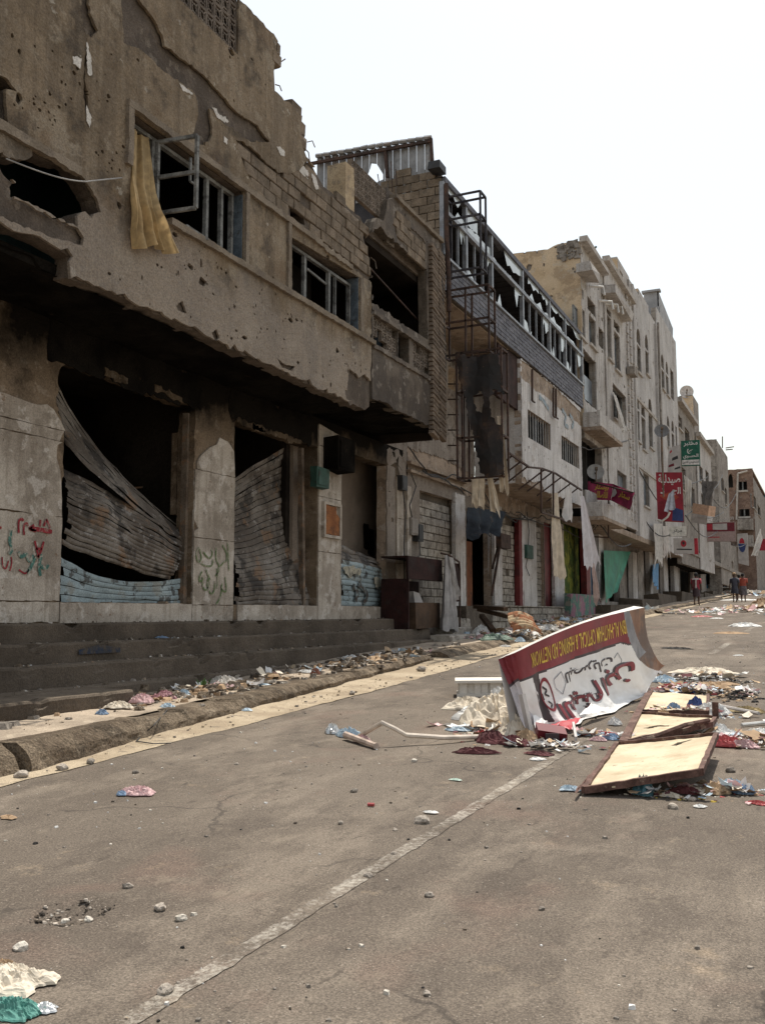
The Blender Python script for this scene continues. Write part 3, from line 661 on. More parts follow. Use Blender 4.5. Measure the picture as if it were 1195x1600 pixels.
# left pillar: four slabs, the top one broken off
za = zrow(60, [972, 939, 803, 682, 664, 636, 627]); g = .012
clad(b1, [(3.2, za[0]), (y1a, za[0]), (y1a, za[1] - g), (3.2, za[1] - g)], 1)
clad(b1, [(3.2, za[1]), (y1a, za[1]), (y1a, za[2] - g), (3.2, za[2] - g)], 2)
clad(b1, [(3.2, za[2]), (y1a, za[2]), P(92, 735, XS), P(86, 716, XS), P(88, 695, XS), (y1a - .05, za[3] - g), (3.2, za[3] - g)], 3)
clad(b1, [(3.2, za[3]), (y1a - .1, za[3]), (y1a - .02, za[4] - g), (3.2, za[4] - g)], 4)
clad(b1, [(3.2, za[4]), (y1a, za[4]), P(94, 660, XS), P(82, 640, XS), P(72, 632, XS), P(58, 633, XS), P(40, 628, XS), P(6, 615, XS), (3.2, za[6])], 5)
zb_ = zrow(330, [971, 945, 842, 738])
clad(b1, [(y1b, zb_[0]), (y2a, zb_[0]), (y2a, zb_[1] - g), (y1b, zb_[1] - g)], 6)
clad(b1, [(y1b, zb_[1]), (y2a, zb_[1]), (y2a, zb_[2] - g), (y1b, zb_[2] - g)], 7)
clad(b1, [(y1b, zb_[2]), (y2a, zb_[2]), (y2a, zb_[3] - g), (y1b, zb_[3] - g), P(301, 830, XS), P(308, 826, XS), P(302, 812, XS)], 8)
clad(b1, [(y1b + .05, zb_[3]), (y2a, zb_[3]), P(364, 705, XS), P(354, 690, XS), P(342, 684, XS), P(338, 694, XS), P(326, 700, XS), P(312, 712, XS), P(306, 722, XS)], 9)
# plinth slabs under the openings
for (a, b, sd) in ((y1a + .02, y1b - .02, 14), (y2a + .15, y2b, 15)): clad(b1, [(a, 1.4), (b, 1.4), (b, zp), (a, zp)], sd)
# shop interior
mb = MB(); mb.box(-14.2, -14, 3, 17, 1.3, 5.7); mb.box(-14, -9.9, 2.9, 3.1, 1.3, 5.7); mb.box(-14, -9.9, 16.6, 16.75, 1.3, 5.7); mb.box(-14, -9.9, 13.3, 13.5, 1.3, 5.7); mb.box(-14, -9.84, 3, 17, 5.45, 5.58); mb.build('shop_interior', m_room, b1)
mb = MB(); mb.box(-11.6, -11.4, P(190, 650, -11.4)[0], P(198, 650, -11.4)[0] + .12, 1.4, 5.4); mb.box(-10.0, -9.88, P(276, 700, -9.9)[0], P(284, 700, -9.9)[0], 3.2, 4.6); mb.build('inner_post', m_shopw, b1)
mb = MB(); mb.bar((-11, 13, 3.7), (-10.6, 14, 3.9), .03); mb.bar((-10.6, P(222, 750, -10.6)[0], 3.1), (-10.5, P(228, 742, -10.5)[0], 3.35), .05); mb.build('debris_stick', m_rail, b1)
# shutter of the first shop: torn from its rails and twisted
sh1 = bpy.data.objects.new('roller_shutter', None); sh1.location = (-9.6, 11.4, 1.7); put(sh1, b1)
def q3(px, py, X): y, z = P(px, py, X); return Vector((X, y, z))
def bz(a, b, c, d, t): return a * (1 - t) ** 3 + b * 3 * t * (1 - t) ** 2 + c * 3 * t * t * (1 - t) + d * t ** 3
def sA(u, v):      # lower blue slats still in the rails
    top = bz(q3(93, 868, -9.72), q3(150, 905, -9.6), q3(190, 918, -9.58), q3(285, 903, -9.68), u); botm = lerp(q3(93, 944, -9.66), q3(285, 946, -9.66), u)
    return botm.lerp(top, v) + Vector((.02 * fbm(u * 4, v * 3), 0, .012 * fbm(u * 5, v)))
slats(sh1, sA, 5, m_slatb, bow=.009)
def sB(u, v):      # big buckled sheet
    low = bz(q3(93, 850, -9.75), q3(150, 870, -9.5), q3(215, 900, -9.35), q3(268, 906, -9.6), u)
    top = bz(q3(93, 728, -9.95), q3(150, 755, -9.7), q3(225, 800, -9.45), q3(286, 842, -9.7), u)
    return low.lerp(top, v) + Vector((.16 * math.sin(math.pi * v) * (1 - .4 * u) + .03 * fbm(u * 3, v * 4, 2), .02 * fbm(u * 2, v * 5, 5), 0.03 * fbm(u * 4, v * 2, 7))) + Vector((.10 * (abs(((u * 2.1 + v * .6) % 1) - .5) - .25) + .05 * (abs(((u * 4.7 - v * .9) % 1) - .5) - .25), 0, 0))
slats(sh1, sB, 15, m_slat, bow=.016)
def sC(u, v):      # upper strip, twisted over itself
    low = bz(q3(100, 690, -9.9), q3(130, 730, -9.6), q3(200, 790, -9.35), q3(286, 846, -9.66), u)
    top = bz(q3(80, 572, -10.0), q3(128, 640, -10.05), q3(190, 735, -9.95), q3(290, 832, -9.8), u)
    return low.lerp(top, v) + Vector((-.25 * math.sin(math.pi * u) * v * v + .02 * fbm(u * 4, v * 3, 3), 0, .02 * fbm(u * 5, v * 3, 6)))
slats(sh1, sC, 8, m_slat, bow=.012)
mb = MB(); mb.box(-9.72, -9.6, y1b - .07, y1b - .01, zp, 4.9, j=.01); mb.build('guide_rail', m_rail, sh1)
# shutter of the second shop: pushed in at the top
sh2 = bpy.data.objects.new('roller_shutter', None); sh2.location = (-9.6, 15.5, 1.7); put(sh2, b1)
def sD(u, v):
    low = lerp(q3(363, 946, -9.62), q3(490, 946, -9.62), u); mid = bz(q3(363, 868, -9.85), q3(390, 866, -9.8), q3(430, 852, -9.85), q3(474, 836, -10.0), u)
    top = bz(q3(362, 752, -10.1), q3(400, 722, -9.95), q3(440, 700, -9.9), q3(472, 686, -10.05), u)
    p = low.lerp(mid, v / .42) if v < .42 else mid.lerp(top, (v - .42) / .58)
    return p + Vector((.10 * math.sin(math.pi * min(1, v / .42)) * (1 - u) - .12 * math.sin(math.pi * max(0, (v - .42) / .58)) + .03 * fbm(u * 4, v * 5, 2), 0, 0.02 * fbm(u * 5, v * 4, 9))) + Vector((.11 * (abs(((u * 1.6 + v * 1.1) % 1) - .5) - .25) + .05 * (abs(((u * 3.9 - v * 1.7) % 1) - .5) - .25), 0, 0))
slats(sh2, sD, 26, m_slat, bow=.012, nu=18)
mb = MB(); mb.bar((-9.66, P(474, 800, -9.66)[0], zp), (-9.66, P(470, 700, -9.66)[0], P(470, 700, -9.66)[1]), .1, .09); mb.build('guide_rail', m_rail, sh2)
# graffiti brushed on the pillars (flat paint)
def stroke(mb, pts, X, wd=.03, seed=0):
    pts = [Vector((0, *P(a, b, X))) for a, b in pts]; fine = []
    for i in range(len(pts) - 1):
        p0, p1, p2, p3 = pts[max(i - 1, 0)], pts[i], pts[i + 1], pts[min(i + 2, len(pts) - 1)]
        for t in (0, .25, .5, .75):
            fine.append(.5 * ((2 * p1) + (p2 - p0) * t + (2 * p0 - 5 * p1 + 4 * p2 - p3) * t * t + (3 * p1 - p0 - 3 * p2 + p3) * t ** 3))
    fine.append(pts[-1]); L = []; Rr = []
    for i, p in enumerate(fine):
        d = (fine[min(i + 1, len(fine) - 1)] - fine[max(i - 1, 0)]); n = Vector((0, -d.z, d.y)).normalized() * wd / 2 * (1 + .35 * nz(i * .7, seed))
        L.append(p + n); Rr.append(p - n)
    for i in range(len(fine) - 1):
        mb.face([(X, *L[i].yz), (X, *Rr[i].yz), (X, *Rr[i + 1].yz), (X, *L[i + 1].yz)])
m_red = M('red_brush_paint', (.20, .022, .03), (.28, .04, .045), 8, [((.36, .28, .24), 14, .58, .1, .5)], bump=.1)
m_grn = M('faded_green_brush_paint', (.09, .14, .055), (.15, .19, .09), 9, [((.36, .32, .26), 12, .50, .12, .75)], bump=.1)
m_tealp = M('smeared_teal_paint', (.05, .13, .11), (.09, .19, .16), 8, [((.40, .36, .30), 9, .47, .14, .8)], bump=.1)
def one_stroke(name, mat, s, X, wd, sd, par=b1):
    mb = MB(); stroke(mb, s, X, wd, sd); return mb.build(name, mat, par)
XG = XS + .042
for i, s in enumerate([[(30, 833), (30, 815), (35, 811), (37, 814)], [(38, 836), (38, 821), (43, 818), (44, 822)], [(63, 822), (64, 812)], [(69, 822), (73, 811)], [(73, 811), (79, 825)], [(46, 826), (54, 820)], [(46, 826), (57, 830)], [(48, 826), (60, 827), (82, 831)],
                       [(55, 845), (59, 862), (61, 871)], [(69, 846), (65, 860), (60, 871)], [(57, 857), (66, 858)], [(-6, 822), (3, 825)]]): one_stroke('red_graffiti', m_red, s, XG, .035 if i != 7 else .06, i)
for i, s in enumerate([[(18, 828), (16, 845), (19, 858), (15, 866)], [(30, 862), (34, 870), (42, 866), (46, 876), (54, 868)], [(56, 870), (50, 884), (44, 896)], [(66, 866), (62, 885), (64, 900)], [(64, 884), (72, 888), (76, 882)]]): one_stroke('teal_graffiti', m_tealp, s, XG, .05, i + 20)
for i, s in enumerate([[(4, 870), (5, 884), (10, 888), (14, 876)], [(18, 870), (19, 880), (16, 892)], [(46, 890), (40, 896), (30, 890)]]): one_stroke('faint_red_graffiti', m_red, s, XG, .022, i + 40)
for i, s in enumerate([[(311, 855), (307, 866), (310, 878), (315, 872), (312, 858)], [(318, 862), (322, 868), (328, 872), (332, 866), (331, 858)], [(314, 880), (322, 884), (331, 884), (333, 874)], [(338, 856), (338, 874), (344, 884), (350, 878), (354, 876), (354, 864), (348, 852)], [(356, 848), (357, 870), (358, 892)], [(342, 884), (342, 892), (337, 900)],
                       [(316, 893), (312, 902), (312, 908), (317, 906), (316, 902)], [(316, 908), (318, 918), (322, 922), (327, 914), (326, 904), (324, 914), (330, 928), (335, 922), (336, 908)], [(322, 890), (326, 900), (329, 906)], [(339, 888), (340, 905), (339, 920)], [(352, 902), (354, 922), (350, 924), (346, 918), (348, 912)], [(347, 920), (344, 934), (338, 944)]]): one_stroke('green_graffiti', m_grn, s, XG, .032, i + 60)
# yellow curtain blown out of the window
m_curt = plain('yellow_curtain', (.47, .335, .17), .8, var=.25, sc=5, trans=.3)
def curt(u, v):       # v 0 top, 1 hem
    t = q3(205 + 30 * u, 200 + 20 * u, -8.14); mdl = q3(200 + 42 * u, 312 + 18 * u, -7.93); hm = q3(209 + 63 * u, 383 + 11 * u + 4 * math.sin(u * 9), -7.86)
    p = t.lerp(mdl, v / .6) if v < .6 else mdl.lerp(hm, (v - .6) / .4)
    a = .05 * (.3 + v); p.x += a * math.sin(u * 26 + 1.5 * v) + .03 * math.sin(u * 11 + 3 * v) + .05 * max(0, math.sin(math.pi * (v - .45) / .4)) * (0.45 < v < .85)
    p.y += .02 * math.sin(u * 19 + 2 * v); return p
mb = MB(); mb.grid(curt, 60, 34)
tag(mb.build('curtain', m_curt, smooth=True), 'yellow curtain hanging out of the broken upstairs window', 'curtain')
mb = MB(); mb.tube([(-7.93 + .1 * math.sin(i / 14 * 3.1), *P(10 + 180 * i / 14, 248 + 38 * math.sin(min(1, i / 9) * 1.57) - (8 * max(0, i - 9) / 5), -7.93)) for i in range(15)], .009, 5)
tag(mb.build('wire', m_wire), 'loose wire drooping across the hole in the burnt wall', 'wire')
# ================================================================== BUILDING 2: narrow house with the lattice balcony
b2 = thing('balcony_house', 'narrow smoke-stained house with lattice-block balcony and rusty tin roof screen', 'building', (-9, 18.6, 1.4))
m_pl2 = M('smoky_plaster', (.095, .076, .061), (.165, .135, .108), .9, [((.07, .058, .05), 1.6, .50, .12, .6), ((.27, .235, .20), 3.4, .60, .07, .6)], zmask=((.045, .037, .032), 5.4, 6.4, .9, .75), bump=.5)
m_brk2 = M('brown_facing_brick', (.14, .105, .078), (.20, .155, .118), 5, bump=.5, bsc=30, objvar=.25)
m_tin = M('grey_tin_sheet', (.20, .195, .195), (.29, .285, .285), 1.6, [((.17, .12, .09), 2.2, .60, .08, .6), ((.13, .125, .125), 4, .58, .08, .5)], speck=.08, bump=.12, rough=.55, metal=.35, spec=.5, objvar=.08)
m_rust = M('rusty_steel', (.04, .026, .021), (.075, .046, .036), 5, [((.12, .062, .04), 7, .6, .1, .6)], rough=.8, bump=.4)
m_cap = plain('black_cap', (.03, .03, .032), .6)
yb0, yb1 = 16.70, P(690, 500)[0]
zt = P(640, 340)[1]
def lin(pA, pB, px, X=-8.0):
    t = (px - pA[0]) / (pB[0] - pA[0]); return P(px, pA[1] + (pB[1] - pA[1]) * t, X)
rl = ((582.6, 479), (676, 542)); lb = ((582.6, 535), (676, 593))
opn = jag(PL([(573, 366), (584, 357), (597, 357), (612, 372), (632, 391), (650, 406), (666, 420), (667, 470), (668, 531), (640, 513), (582, 474), (581, 420)]), .14, .03, 41, keep=lambda a, b: a[0] > 19.4)
zr, zb2 = P(600, 497)[1], P(600, 547)[1]
l1 = rect(yb0 + .06, P(621, 500)[0], zb2, zr - .09); gap = jag(rect(P(622, 500)[0], P(639, 520)[0], zb2 + .02, zr - .06), .1, .02, 43); l2 = rect(P(645, 540)[0], P(671, 560)[0], zb2, zr - .09)
low = PL([(577, 622), (600, 628), (622, 642), (640, 650), (660, 660), (676, 668), (690, 672)])
outl2 = jag([(yb0, low[0][1])] + low[1:] + [(yb1, low[-1][1])][:0] + [(yb1, zt + .1), (P(615, 305)[0], zt + .1), (P(606, 300)[0], zt - .05), (P(600, 345)[0], P(600, 345)[1]), (P(588, 340)[0], P(588, 340)[1]), (yb0, P(573, 352)[1])], .2, .02, 44)
pk2 = pock(outl2, 20, .02, .06, 6, [opn, l1, l2, gap])
mb = MB(); solid(mb, fX(-8.02), outl2, [opn, l1, l2, gap], .2, .35, rough(.015, 2.2)); mb.build('wall', m_brk2 if 0 else m_mort, b2)
patch = jag(PL([(617, 330), (632, 345), (655, 368), (664, 380), (664, 420), (640, 398), (622, 375), (613, 352)]), .12, .02, 46)
mb = MB(); solid(mb, fX(-7.995), outl2, [opn, l1, l2, gap, patch] + pk2, .025, .3, rough(.01, 2)); mb.build('plaster', m_pl2, b2)
blocks(b2, patch, -7.99, m_blk1, .4, .2, .05, .016, seed=6)
lm2 = lattice_mesh(M('balcony_screen_block', (.15, .122, .098), (.215, .175, .142), 4, bump=.4, bsc=30, objvar=.15), 0)
lattice(b2, l1[0][0], l1[1][0], zb2, zr - .09, -8.03, 5, 3, lm2, missing={(1, 1), (1, 0), (2, 0), (0, 0), (4, 2)})
lattice(b2, l2[0][0], l2[1][0], zb2, zr - .09, -8.03, 4, 3, lm2, missing={(1, 2), (3, 0)})
def cbox(par, name, mat, y0, y1, z0, z1, X, d=.1, sd=0, j=.008):
    mb = MB(); solid(mb, fX(X), jag(rect(y0, y1, z0, z1), .15, j, sd), [], d, .3, rough(.005, 3)); return mb.build(name, mat, par)
cbox(b2, 'balcony_rail', m_pl2, yb0, P(676, 545)[0], zr - .085, zr, -7.94, .14, 1)
cbox(b2, 'ledge', m_pl2, yb0, P(680, 600)[0], zb2 - .1, zb2 - .01, -7.95, .1, 2)
cbox(b2, 'coping', m_band, P(615, 305)[0], yb1, zt + .1, zt + .19, -7.93, .3, 3)
# faceted relief on the balcony front
for i in range(5):
    ya_, yb_ = yb0 + .3 + i * .62, yb0 + .3 + (i + 1) * .62; zz = zb2 - .95
    mb = MB(); mb.face([(-7.992, ya_, zz), (-7.992, yb_, zz), (-7.955, (ya_ + yb_) / 2, zb2 - .2)]); mb.face([(-7.992, ya_, zz), (-7.955, (ya_ + yb_) / 2, zb2 - .2), (-7.992, ya_, zb2 - .2)]); mb.build('relief_facet', m_pl2, b2)
# corner pier faced with narrow bricks set on edge
py0, py1 = P(669, 500)[0], P(690, 500)[0]
ms = blockset(m_brk2); z = 5.55; k = 0
while z < zt - .3:
    for c in range(2):
        inst('brick', ms[(k + c) % 6], (-7.95 + rnd.uniform(-.01, .012), py0 + (c + .5) * (py1 - py0) / 2, z + .045 + .02 * c), b2, (.12, (py1 - py0) / 2 - .02, .085), (R(-14), 0, rnd.gauss(0, .02)))
    z += .105; k += 1
# loggia interior, floors
mb = MB(); mb.box(-11.6, -11.45, 16.7, yb1, 5.6, 9.4); mb.box(-11.5, -8.25, 16.7, yb1, 9.15, 9.3); mb.box(-11.5, -8.25, yb1 - .1, yb1, 5.6, 9.3); mb.build('loggia_room', m_room, b2)
mb = MB(); mb.grid(lambda u, v: (-8.05 - 1.6 * u, 16.6 + (yb1 - 16.6) * v, low[0][1] + .02 + (low[-1][1] - low[0][1]) * 0 + .05 * fbm(u * 3, v * 9)), 12, 30); mb.build('soffit', m_soot, b2)
mb = MB(); mb.box(-9.6, -9.5, P(641, 500, -9.5)[0] - 2, yb1 - .2, 6.9, 8.4); mb.build('loggia_door', m_frameb, b2)
mb = MB(); mb.bar((-8.3, 16.8, P(578, 395)[1]), (-8.3, yb1 - .3, P(668, 480)[1] - .3), .03); mb.build('rod', m_rust, b2)
# roof: lattice parapet, pillar
X2 = -8.12
lattice(b2, P(549, 300, X2)[0], P(603, 330, X2)[0], P(603, 345, X2)[1] - .05, P(603, 299, X2)[1], X2, 9, 5, lm2)
mb = MB(); pa, pb = P(537, 280, X2)[0], P(548, 290, X2)[0]; mb.box(X2 - .35, X2 + .05, pa, pb + .05, P(540, 345, X2)[1], P(542, 258, X2)[1], j=.015); mb.build('roof_pillar', M('ochre_pillar', (.36, .27, .17), (.45, .35, .23), 2.5, [((.2, .16, .12), 4, .58, .1, .6)], bump=.5), b2)
mb = MB(); mb.box(X2 - .2, X2 + .02, P(603, 320, X2)[0], P(614, 330, X2)[0], zt - .9, P(610, 300, X2)[1], j=.01); mb.build('parapet_pier', m_pl2, b2)
# gable of blocks facing down the street, tin sheets above it
YG = yb1 + .1
gp = PLY([(594, 290), (598, 282), (619, 271), (652, 266), (676, 261), (682, 262), (686, 300), (690, 420), (600, 420)], YG)
mb = MB(); solid(mb, fY(YG + .06), jag(gp, .2, .02, 50), [], .2, .4); mb.build('gable_wall', m_mort, b2)
blocks(b2, gp, YG, m_blk1, .42, .21, .08, .016, facing='Y', seed=9)
cr = random.Random(4)
sx0, sx1 = PY(494, 246, YG)[0], PY(675, 214, YG)[0]; hl = PLY([(579, 254), (587, 255), (592, 262), (597, 271), (597, 279), (588, 283), (577, 287), (571, 280), (577, 277), (573, 272), (577, 262)], YG)
N = 15
def top_z(x): t = (x - sx0) / (sx1 - sx0); return PY(494, 246, YG)[1] * (1 - t) + PY(675, 216, YG)[1] * t
for i in range(N):
    xa = sx0 + (sx1 - sx0) * i / N; xb = sx0 + (sx1 - sx0) * (i + 1) / N - .008; zb_ = PY(640, 300, YG)[1]
    poly = [(xa, zb_), (xb, zb_), (xb, top_z(xb)), (xa, top_z(xa))]
    def rel(a, b, xa=xa, xb=xb): t = (a - xa) / (xb - xa); return .035 * (1 if .25 < t < .75 else 0)
    cols = [xa, xa + (xb - xa) * .22, xa + (xb - xa) * .28, xa + (xb - xa) * .72, xa + (xb - xa) * .78, xb]
    ol = [(c, zb_) for c in cols] + [(c, top_z(c)) for c in reversed(cols)]
    mb = MB(); solid(mb, fY(YG + .05), ol, [hl], .004, .16, rel); mb.build('tin_sheet', m_tin, b2)
    mb = MB(); t0 = top_z(xa); mb.tube([(xa + .01, YG - .02, t0 + .03), (xb - .01, YG - .02, top_z(xb) + .03 + cr.uniform(-.02, .02))], .055, 6); mb.build('ridge_roll', m_tin, b2)
mb = MB(); mb.bar((sx0 - .5, YG - .06, top_z(sx0) - .16), (sx1, YG - .06, top_z(sx1) - .1), .07); mb.build('purlin', m_rust, b2)
for x, a, b in ((602, 236, 277), (673, 216, 264)):
    q0, q1 = PY(x, a, YG - .04), PY(x + 3, b, YG - .04); mb = MB(); mb.bar((q0[0], YG - .04, q0[1]), (q1[0], YG - .04, q1[1]), .07); mb.build('purlin_post', m_rust, b2)
for x, a, b in ((611, 252, 300), (618, 264, 290), (590, 272, 284)):
    q0, q1 = PY(x, a, YG - .12), PY(x + 2, b, YG - .12); mb = MB(); mb.tube([(q0[0], YG - .12, q0[1]), (q1[0], YG - .12, q1[1])], .013, 5); mb.build('reinforcing_bar', m_rust, b2)
mb = MB(); q = PY(683, 264, YG - .1); mb.box(q[0] - .15, q[0] + .16, YG - .35, YG + .1, q[1] - .08, q[1] + .1, j=.01); mb.build('gutter_head', m_cap, b2)
mb = MB(); mb.tube([(-7.9, YG, P(686, 275, -7.9)[1]), (-7.9, YG, P(686, 360, -7.9)[1]), (-7.86, YG + .02, P(690, 420, -7.9)[1]), (-7.86, YG + .02, P(690, 480, -7.9)[1])], .06, 8); mb.build('downpipe', m_rust, b2)
mb = MB(); mb.box(-12, -8.2, 16.65, YG, 9.3, 9.45); mb.build('roof_slab', m_pl1b, b2)
# ---- ground floor of the balcony house
zt3 = P(560, 712, XS)[1]
ho3 = jag([(y3a, zp), (y3b - .02, zp), (y3b - .02, zt3), (y3a, zt3)], .2, .01, 52)
yE = P(637, 900, XS)[0]
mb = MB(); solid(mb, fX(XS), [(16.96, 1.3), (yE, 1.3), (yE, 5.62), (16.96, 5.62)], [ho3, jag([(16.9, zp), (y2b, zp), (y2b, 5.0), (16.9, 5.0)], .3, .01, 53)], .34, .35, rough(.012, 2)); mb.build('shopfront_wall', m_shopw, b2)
zc = zrow(512, [968, 863, 778, 700, 675])
for i in range(3): clad(b2, [(y2b + .01, zc[i]), (y3a, zc[i]), (y3a, zc[i + 1] - g), (y2b + .01, zc[i + 1] - g)], 60 + i)
clad(b2, [(y2b + .01, zc[3]), (y3a, zc[3]), (y3a, zc[4]), (y2b + .01, zc[4] + .1)], 64)
clad(b2, [(y3a + .01, 1.4), (y3b, 1.4), (y3b, zp), (y3a + .01, zp)], 65)
zd = zrow(622, [968, 880, 810, 745])
for i in range(3): clad(b2, [(y3b + .02, zd[i]), (P(629, 900, XS)[0], zd[i]), (P(629, 900, XS)[0], zd[i + 1] - g), (y3b + .02, zd[i + 1] - g)], 67 + i)
mb = MB(); mb.box(XS, XS + .1, P(631, 900, XS)[0], P(637, 900, XS)[0], 1.4, P(632, 760, XS)[1], j=.01); mb.build('corner_strip', m_clad, b2)
m_int3 = M('scorched_brown_room', (.22, .175, .14), (.32, .26, .21), .8, [((.09, .07, .055), .9, .6, .2, .6)], bump=.3)
mb = MB(); mb.box(-10.6, -10.4, 16.96, 23, 1.3, 5.5); mb.box(-10.4, -9.84, 22.3, 22.45, 1.3, 5.5); mb.box(-11.3, -9.84, 16.96, 22.4, 5.3, 5.45); mb.box(-11.3, -9.85, 16.8, 17.0, 1.3, 5.3); mb.build('shop_interior', m_int3, b2)
for px in (571, 580):
    mb = MB(); y, z = P(px, 838 + (px - 571), -10.36); mb.box(-10.38, -10.33, y - .1, y + .16, z - .3, z + .3, j=.05); mb.build('charred_shelf', m_soot, b2)
mb = MB(); mb.box(-10.0, -9.9, P(596, 800, -9.95)[0], P(601, 800, -9.95)[0], zp, zt3 - .1, j=.01); mb.build('inner_jamb', m_shopw, b2)
sh3 = bpy.data.objects.new('roller_shutter', None); sh3.location = (-9.6, 19.6, 1.7); put(sh3, b2)
def sE(u, v):
    low = lerp(q3(531, 947, -9.62), q3(611, 947, -9.62), u); top = bz(q3(531, 872, -9.66), q3(560, 878, -9.66), q3(590, 888, -9.66), q3(611, 892, -9.66), u)
    return low.lerp(top, v) + Vector((.02 * fbm(u * 3, v * 3), 0, .008 * fbm(u * 4, v * 2)))
slats(sh3, sE, 9, m_slatb, bow=.016, nu=14)
def sF(u, v):
    low = bz(q3(531, 872, -9.64), q3(560, 878, -9.64), q3(590, 888, -9.64), q3(611, 892, -9.64), u); top = bz(q3(531, 853, -9.85), q3(555, 860, -9.8), q3(580, 872, -9.85), q3(611, 880, -9.8), u)
    return low.lerp(top, v) + Vector((.04 * fbm(u * 4, v * 3), 0, .02 * fbm(u * 6, v)))
slats(sh3, sF, 3, m_slat, bow=.012, nu=14)
m_post = M('torn_poster', (.36, .33, .25), (.46, .43, .36), 6, [((.16, .15, .13), 9, .56, .06, .8)], bump=.15)
for q in [[(535, 886), (548, 885), (560, 888), (566, 890), (562, 899), (552, 896), (549, 904), (540, 898)], [(585, 901), (594, 903), (597, 913), (590, 920), (585, 912)]]:
    mb = MB(); solid(mb, fX(-9.585), jag(PL(q, -9.585), .08, .02, 5), [], .003, .2); mb.build('poster_scrap', m_post, b2)
m_dkp = M('dark_spray_paint', (.06, .05, .045), (.10, .085, .075), 5, [((.24, .3, .31), 9, .55, .06, .8)], bump=.1)
for i, s in enumerate([[(552, 915), (558, 925), (556, 940)], [(560, 912), (570, 922), (574, 932), (568, 944)]]): one_stroke('spray_mark', m_dkp, s, -9.583, .12, i, b2)
# boxes on the pillar
m_orange = M('faded_orange_panel', (.22, .085, .035), (.30, .125, .05), 3, [((.12, .06, .035), 5, .56, .1, .6)], bump=.25)
m_gbox = M('dull_green_box', (.028, .07, .055), (.045, .10, .08), 4, [((.03, .03, .025), 6, .58, .1, .7)], bump=.25, rough=.6)
nb = thing('notice_case', 'faded orange notice board in a pale frame on the shop pillar', 'notice board', (XS + .06, P(515, 810, XS)[0], P(515, 840, XS)[1]))
nf = [P(501, 783, XS), P(528, 787, XS), P(528, 842, XS), P(501, 839, XS)]; a0, a1, c0, c1 = nf[0][0], nf[1][0], nf[3][1], nf[0][1]
mb = MB(); solid(mb, fX(XS + .1), rect(a0, a1, c0, c1), [rect(a0 + .06, a1 - .06, c0 + .06, c1 - .06)], .065, 0); mb.build('frame', m_clad, nb)
mb = MB(); solid(mb, fX(XS + .075), jag([(a0 + .06, c0 + .06), (a1 - .06, c0 + .06), (a1 - .06, c1 - .3), (a1 - .2, c1 - .22), (a1 - .22, c1 - .07), (a0 + .06, c1 - .06)], .1, .01, 2), [], .035, .2); mb.build('panel', m_orange, nb)
mb = MB(); y0, z0 = P(492, 760, XS + .15); y1, z1 = P(511, 734, XS + .15); mb.box(XS + .035, XS + .2, y0, y1, z0, z1, j=.01); mb.box(XS + .2, XS + .215, y0 + .05, y1 - .05, z0 + .05, z1 - .05)
tag(mb.build('meter_box', m_gbox), 'green metal meter box high on the pillar above the orange board', 'meter box')
mb = MB(); y0, z0 = P(523, 733, XS + .3); y1, z1 = P(546, 690, XS + .3); mb.box(XS + .01, XS + .4, y0, y1, z0, z1, j=.03); mb.box(XS + .4, XS + .42, y0 + .06, y1 - .06, z0 + .06, z1 - .06, j=.01)
tag(mb.build('sign_box', m_soot), 'charred sign box beside the third shop opening under the balcony', 'sign')

# ================================================================== BUILDING 3: white house with the shattered glass gallery
b3 = thing('gallery_house', 'white house with broken glass gallery, slate cladding and bullet-marked lower wall', 'building', (-9, 28, 1.2))
m_wh3 = M('peeling_white_wall', (.47, .445, .43), (.61, .585, .57), .9, [((.30, .25, .205), 2.4, .66, .08, .6), ((.16, .13, .11), 4.5, .78, .04, .8), ((.60, .56, .53), 3, .6, .1, .4)], streak=((.24, .21, .18), 1.1, .45), bump=.5)
m_tan3 = M('tan_render', (.27, .205, .155), (.36, .28, .215), 1.4, [((.17, .13, .10), 3, .56, .1, .7), ((.45, .40, .35), 4, .63, .05, .6)], bump=.6)
m_slate = M('slate_tile', (.105, .105, .125), (.155, .155, .178), 3, [((.20, .19, .19), 5, .62, .08, .4)], bump=.35, bsc=30, objvar=.16, rough=.7)
m_alu = M('dusty_aluminium', (.19, .20, .22), (.29, .30, .32), 4, [((.18, .16, .15), 5, .58, .1, .6)], speck=.08, bump=.12, rough=.5, metal=.3, spec=.5)
m_glass = plain('filmed_glass', (.42, .46, .47), .12, var=.12, sc=3, spec=.6)
m_dkroof = M('dark_roof_lining', (.035, .033, .036), (.055, .052, .056), 1.5, bump=.2)
m_gal = M('gallery_room', (.20, .175, .155), (.29, .26, .235), .7, [((.08, .07, .065), 1.2, .54, .12, .7)], bump=.3)
g0, g1 = yb1 + .14, P(909, 560)[0]
zg3 = P(800, 398)[1]; zm3 = P(820, 463)[1]; zs3 = P(800, 487)[1] if 0 else P(857, 553)[1]; zb3 = P(860, 596)[1]
zg3 = P(815, 418)[1]; 
print('gallery z', zg3, zm3, zs3, zb3)
mb = MB(); mb.box(-8.1, -7.94, g0, g1, zg3 - .1, zg3 + .04); mb.build('roof_edge', m_slate, b3)
mb = MB(); mb.box(-8.06, -7.93, g0, g1, zm3 - .05, zm3 + .05); mb.build('mid_rail', m_alu, b3)
mb = MB(); mb.box(-8.1, -7.93, g0, g1, zs3 - .03, zs3 + .03); mb.build('sill_rail', m_alu, b3)
posts = [P(x, 470)[0] for x in (693, 728, 768, 815.6, 857, 881, 906)]
for i, y in enumerate(posts):
    mb = MB(); mb.box(-8.07, -7.96, y - .06, y + .06, zs3 + .03, zg3 - .1); mb.build('post', m_alu, b3)
gl = random.Random(5)
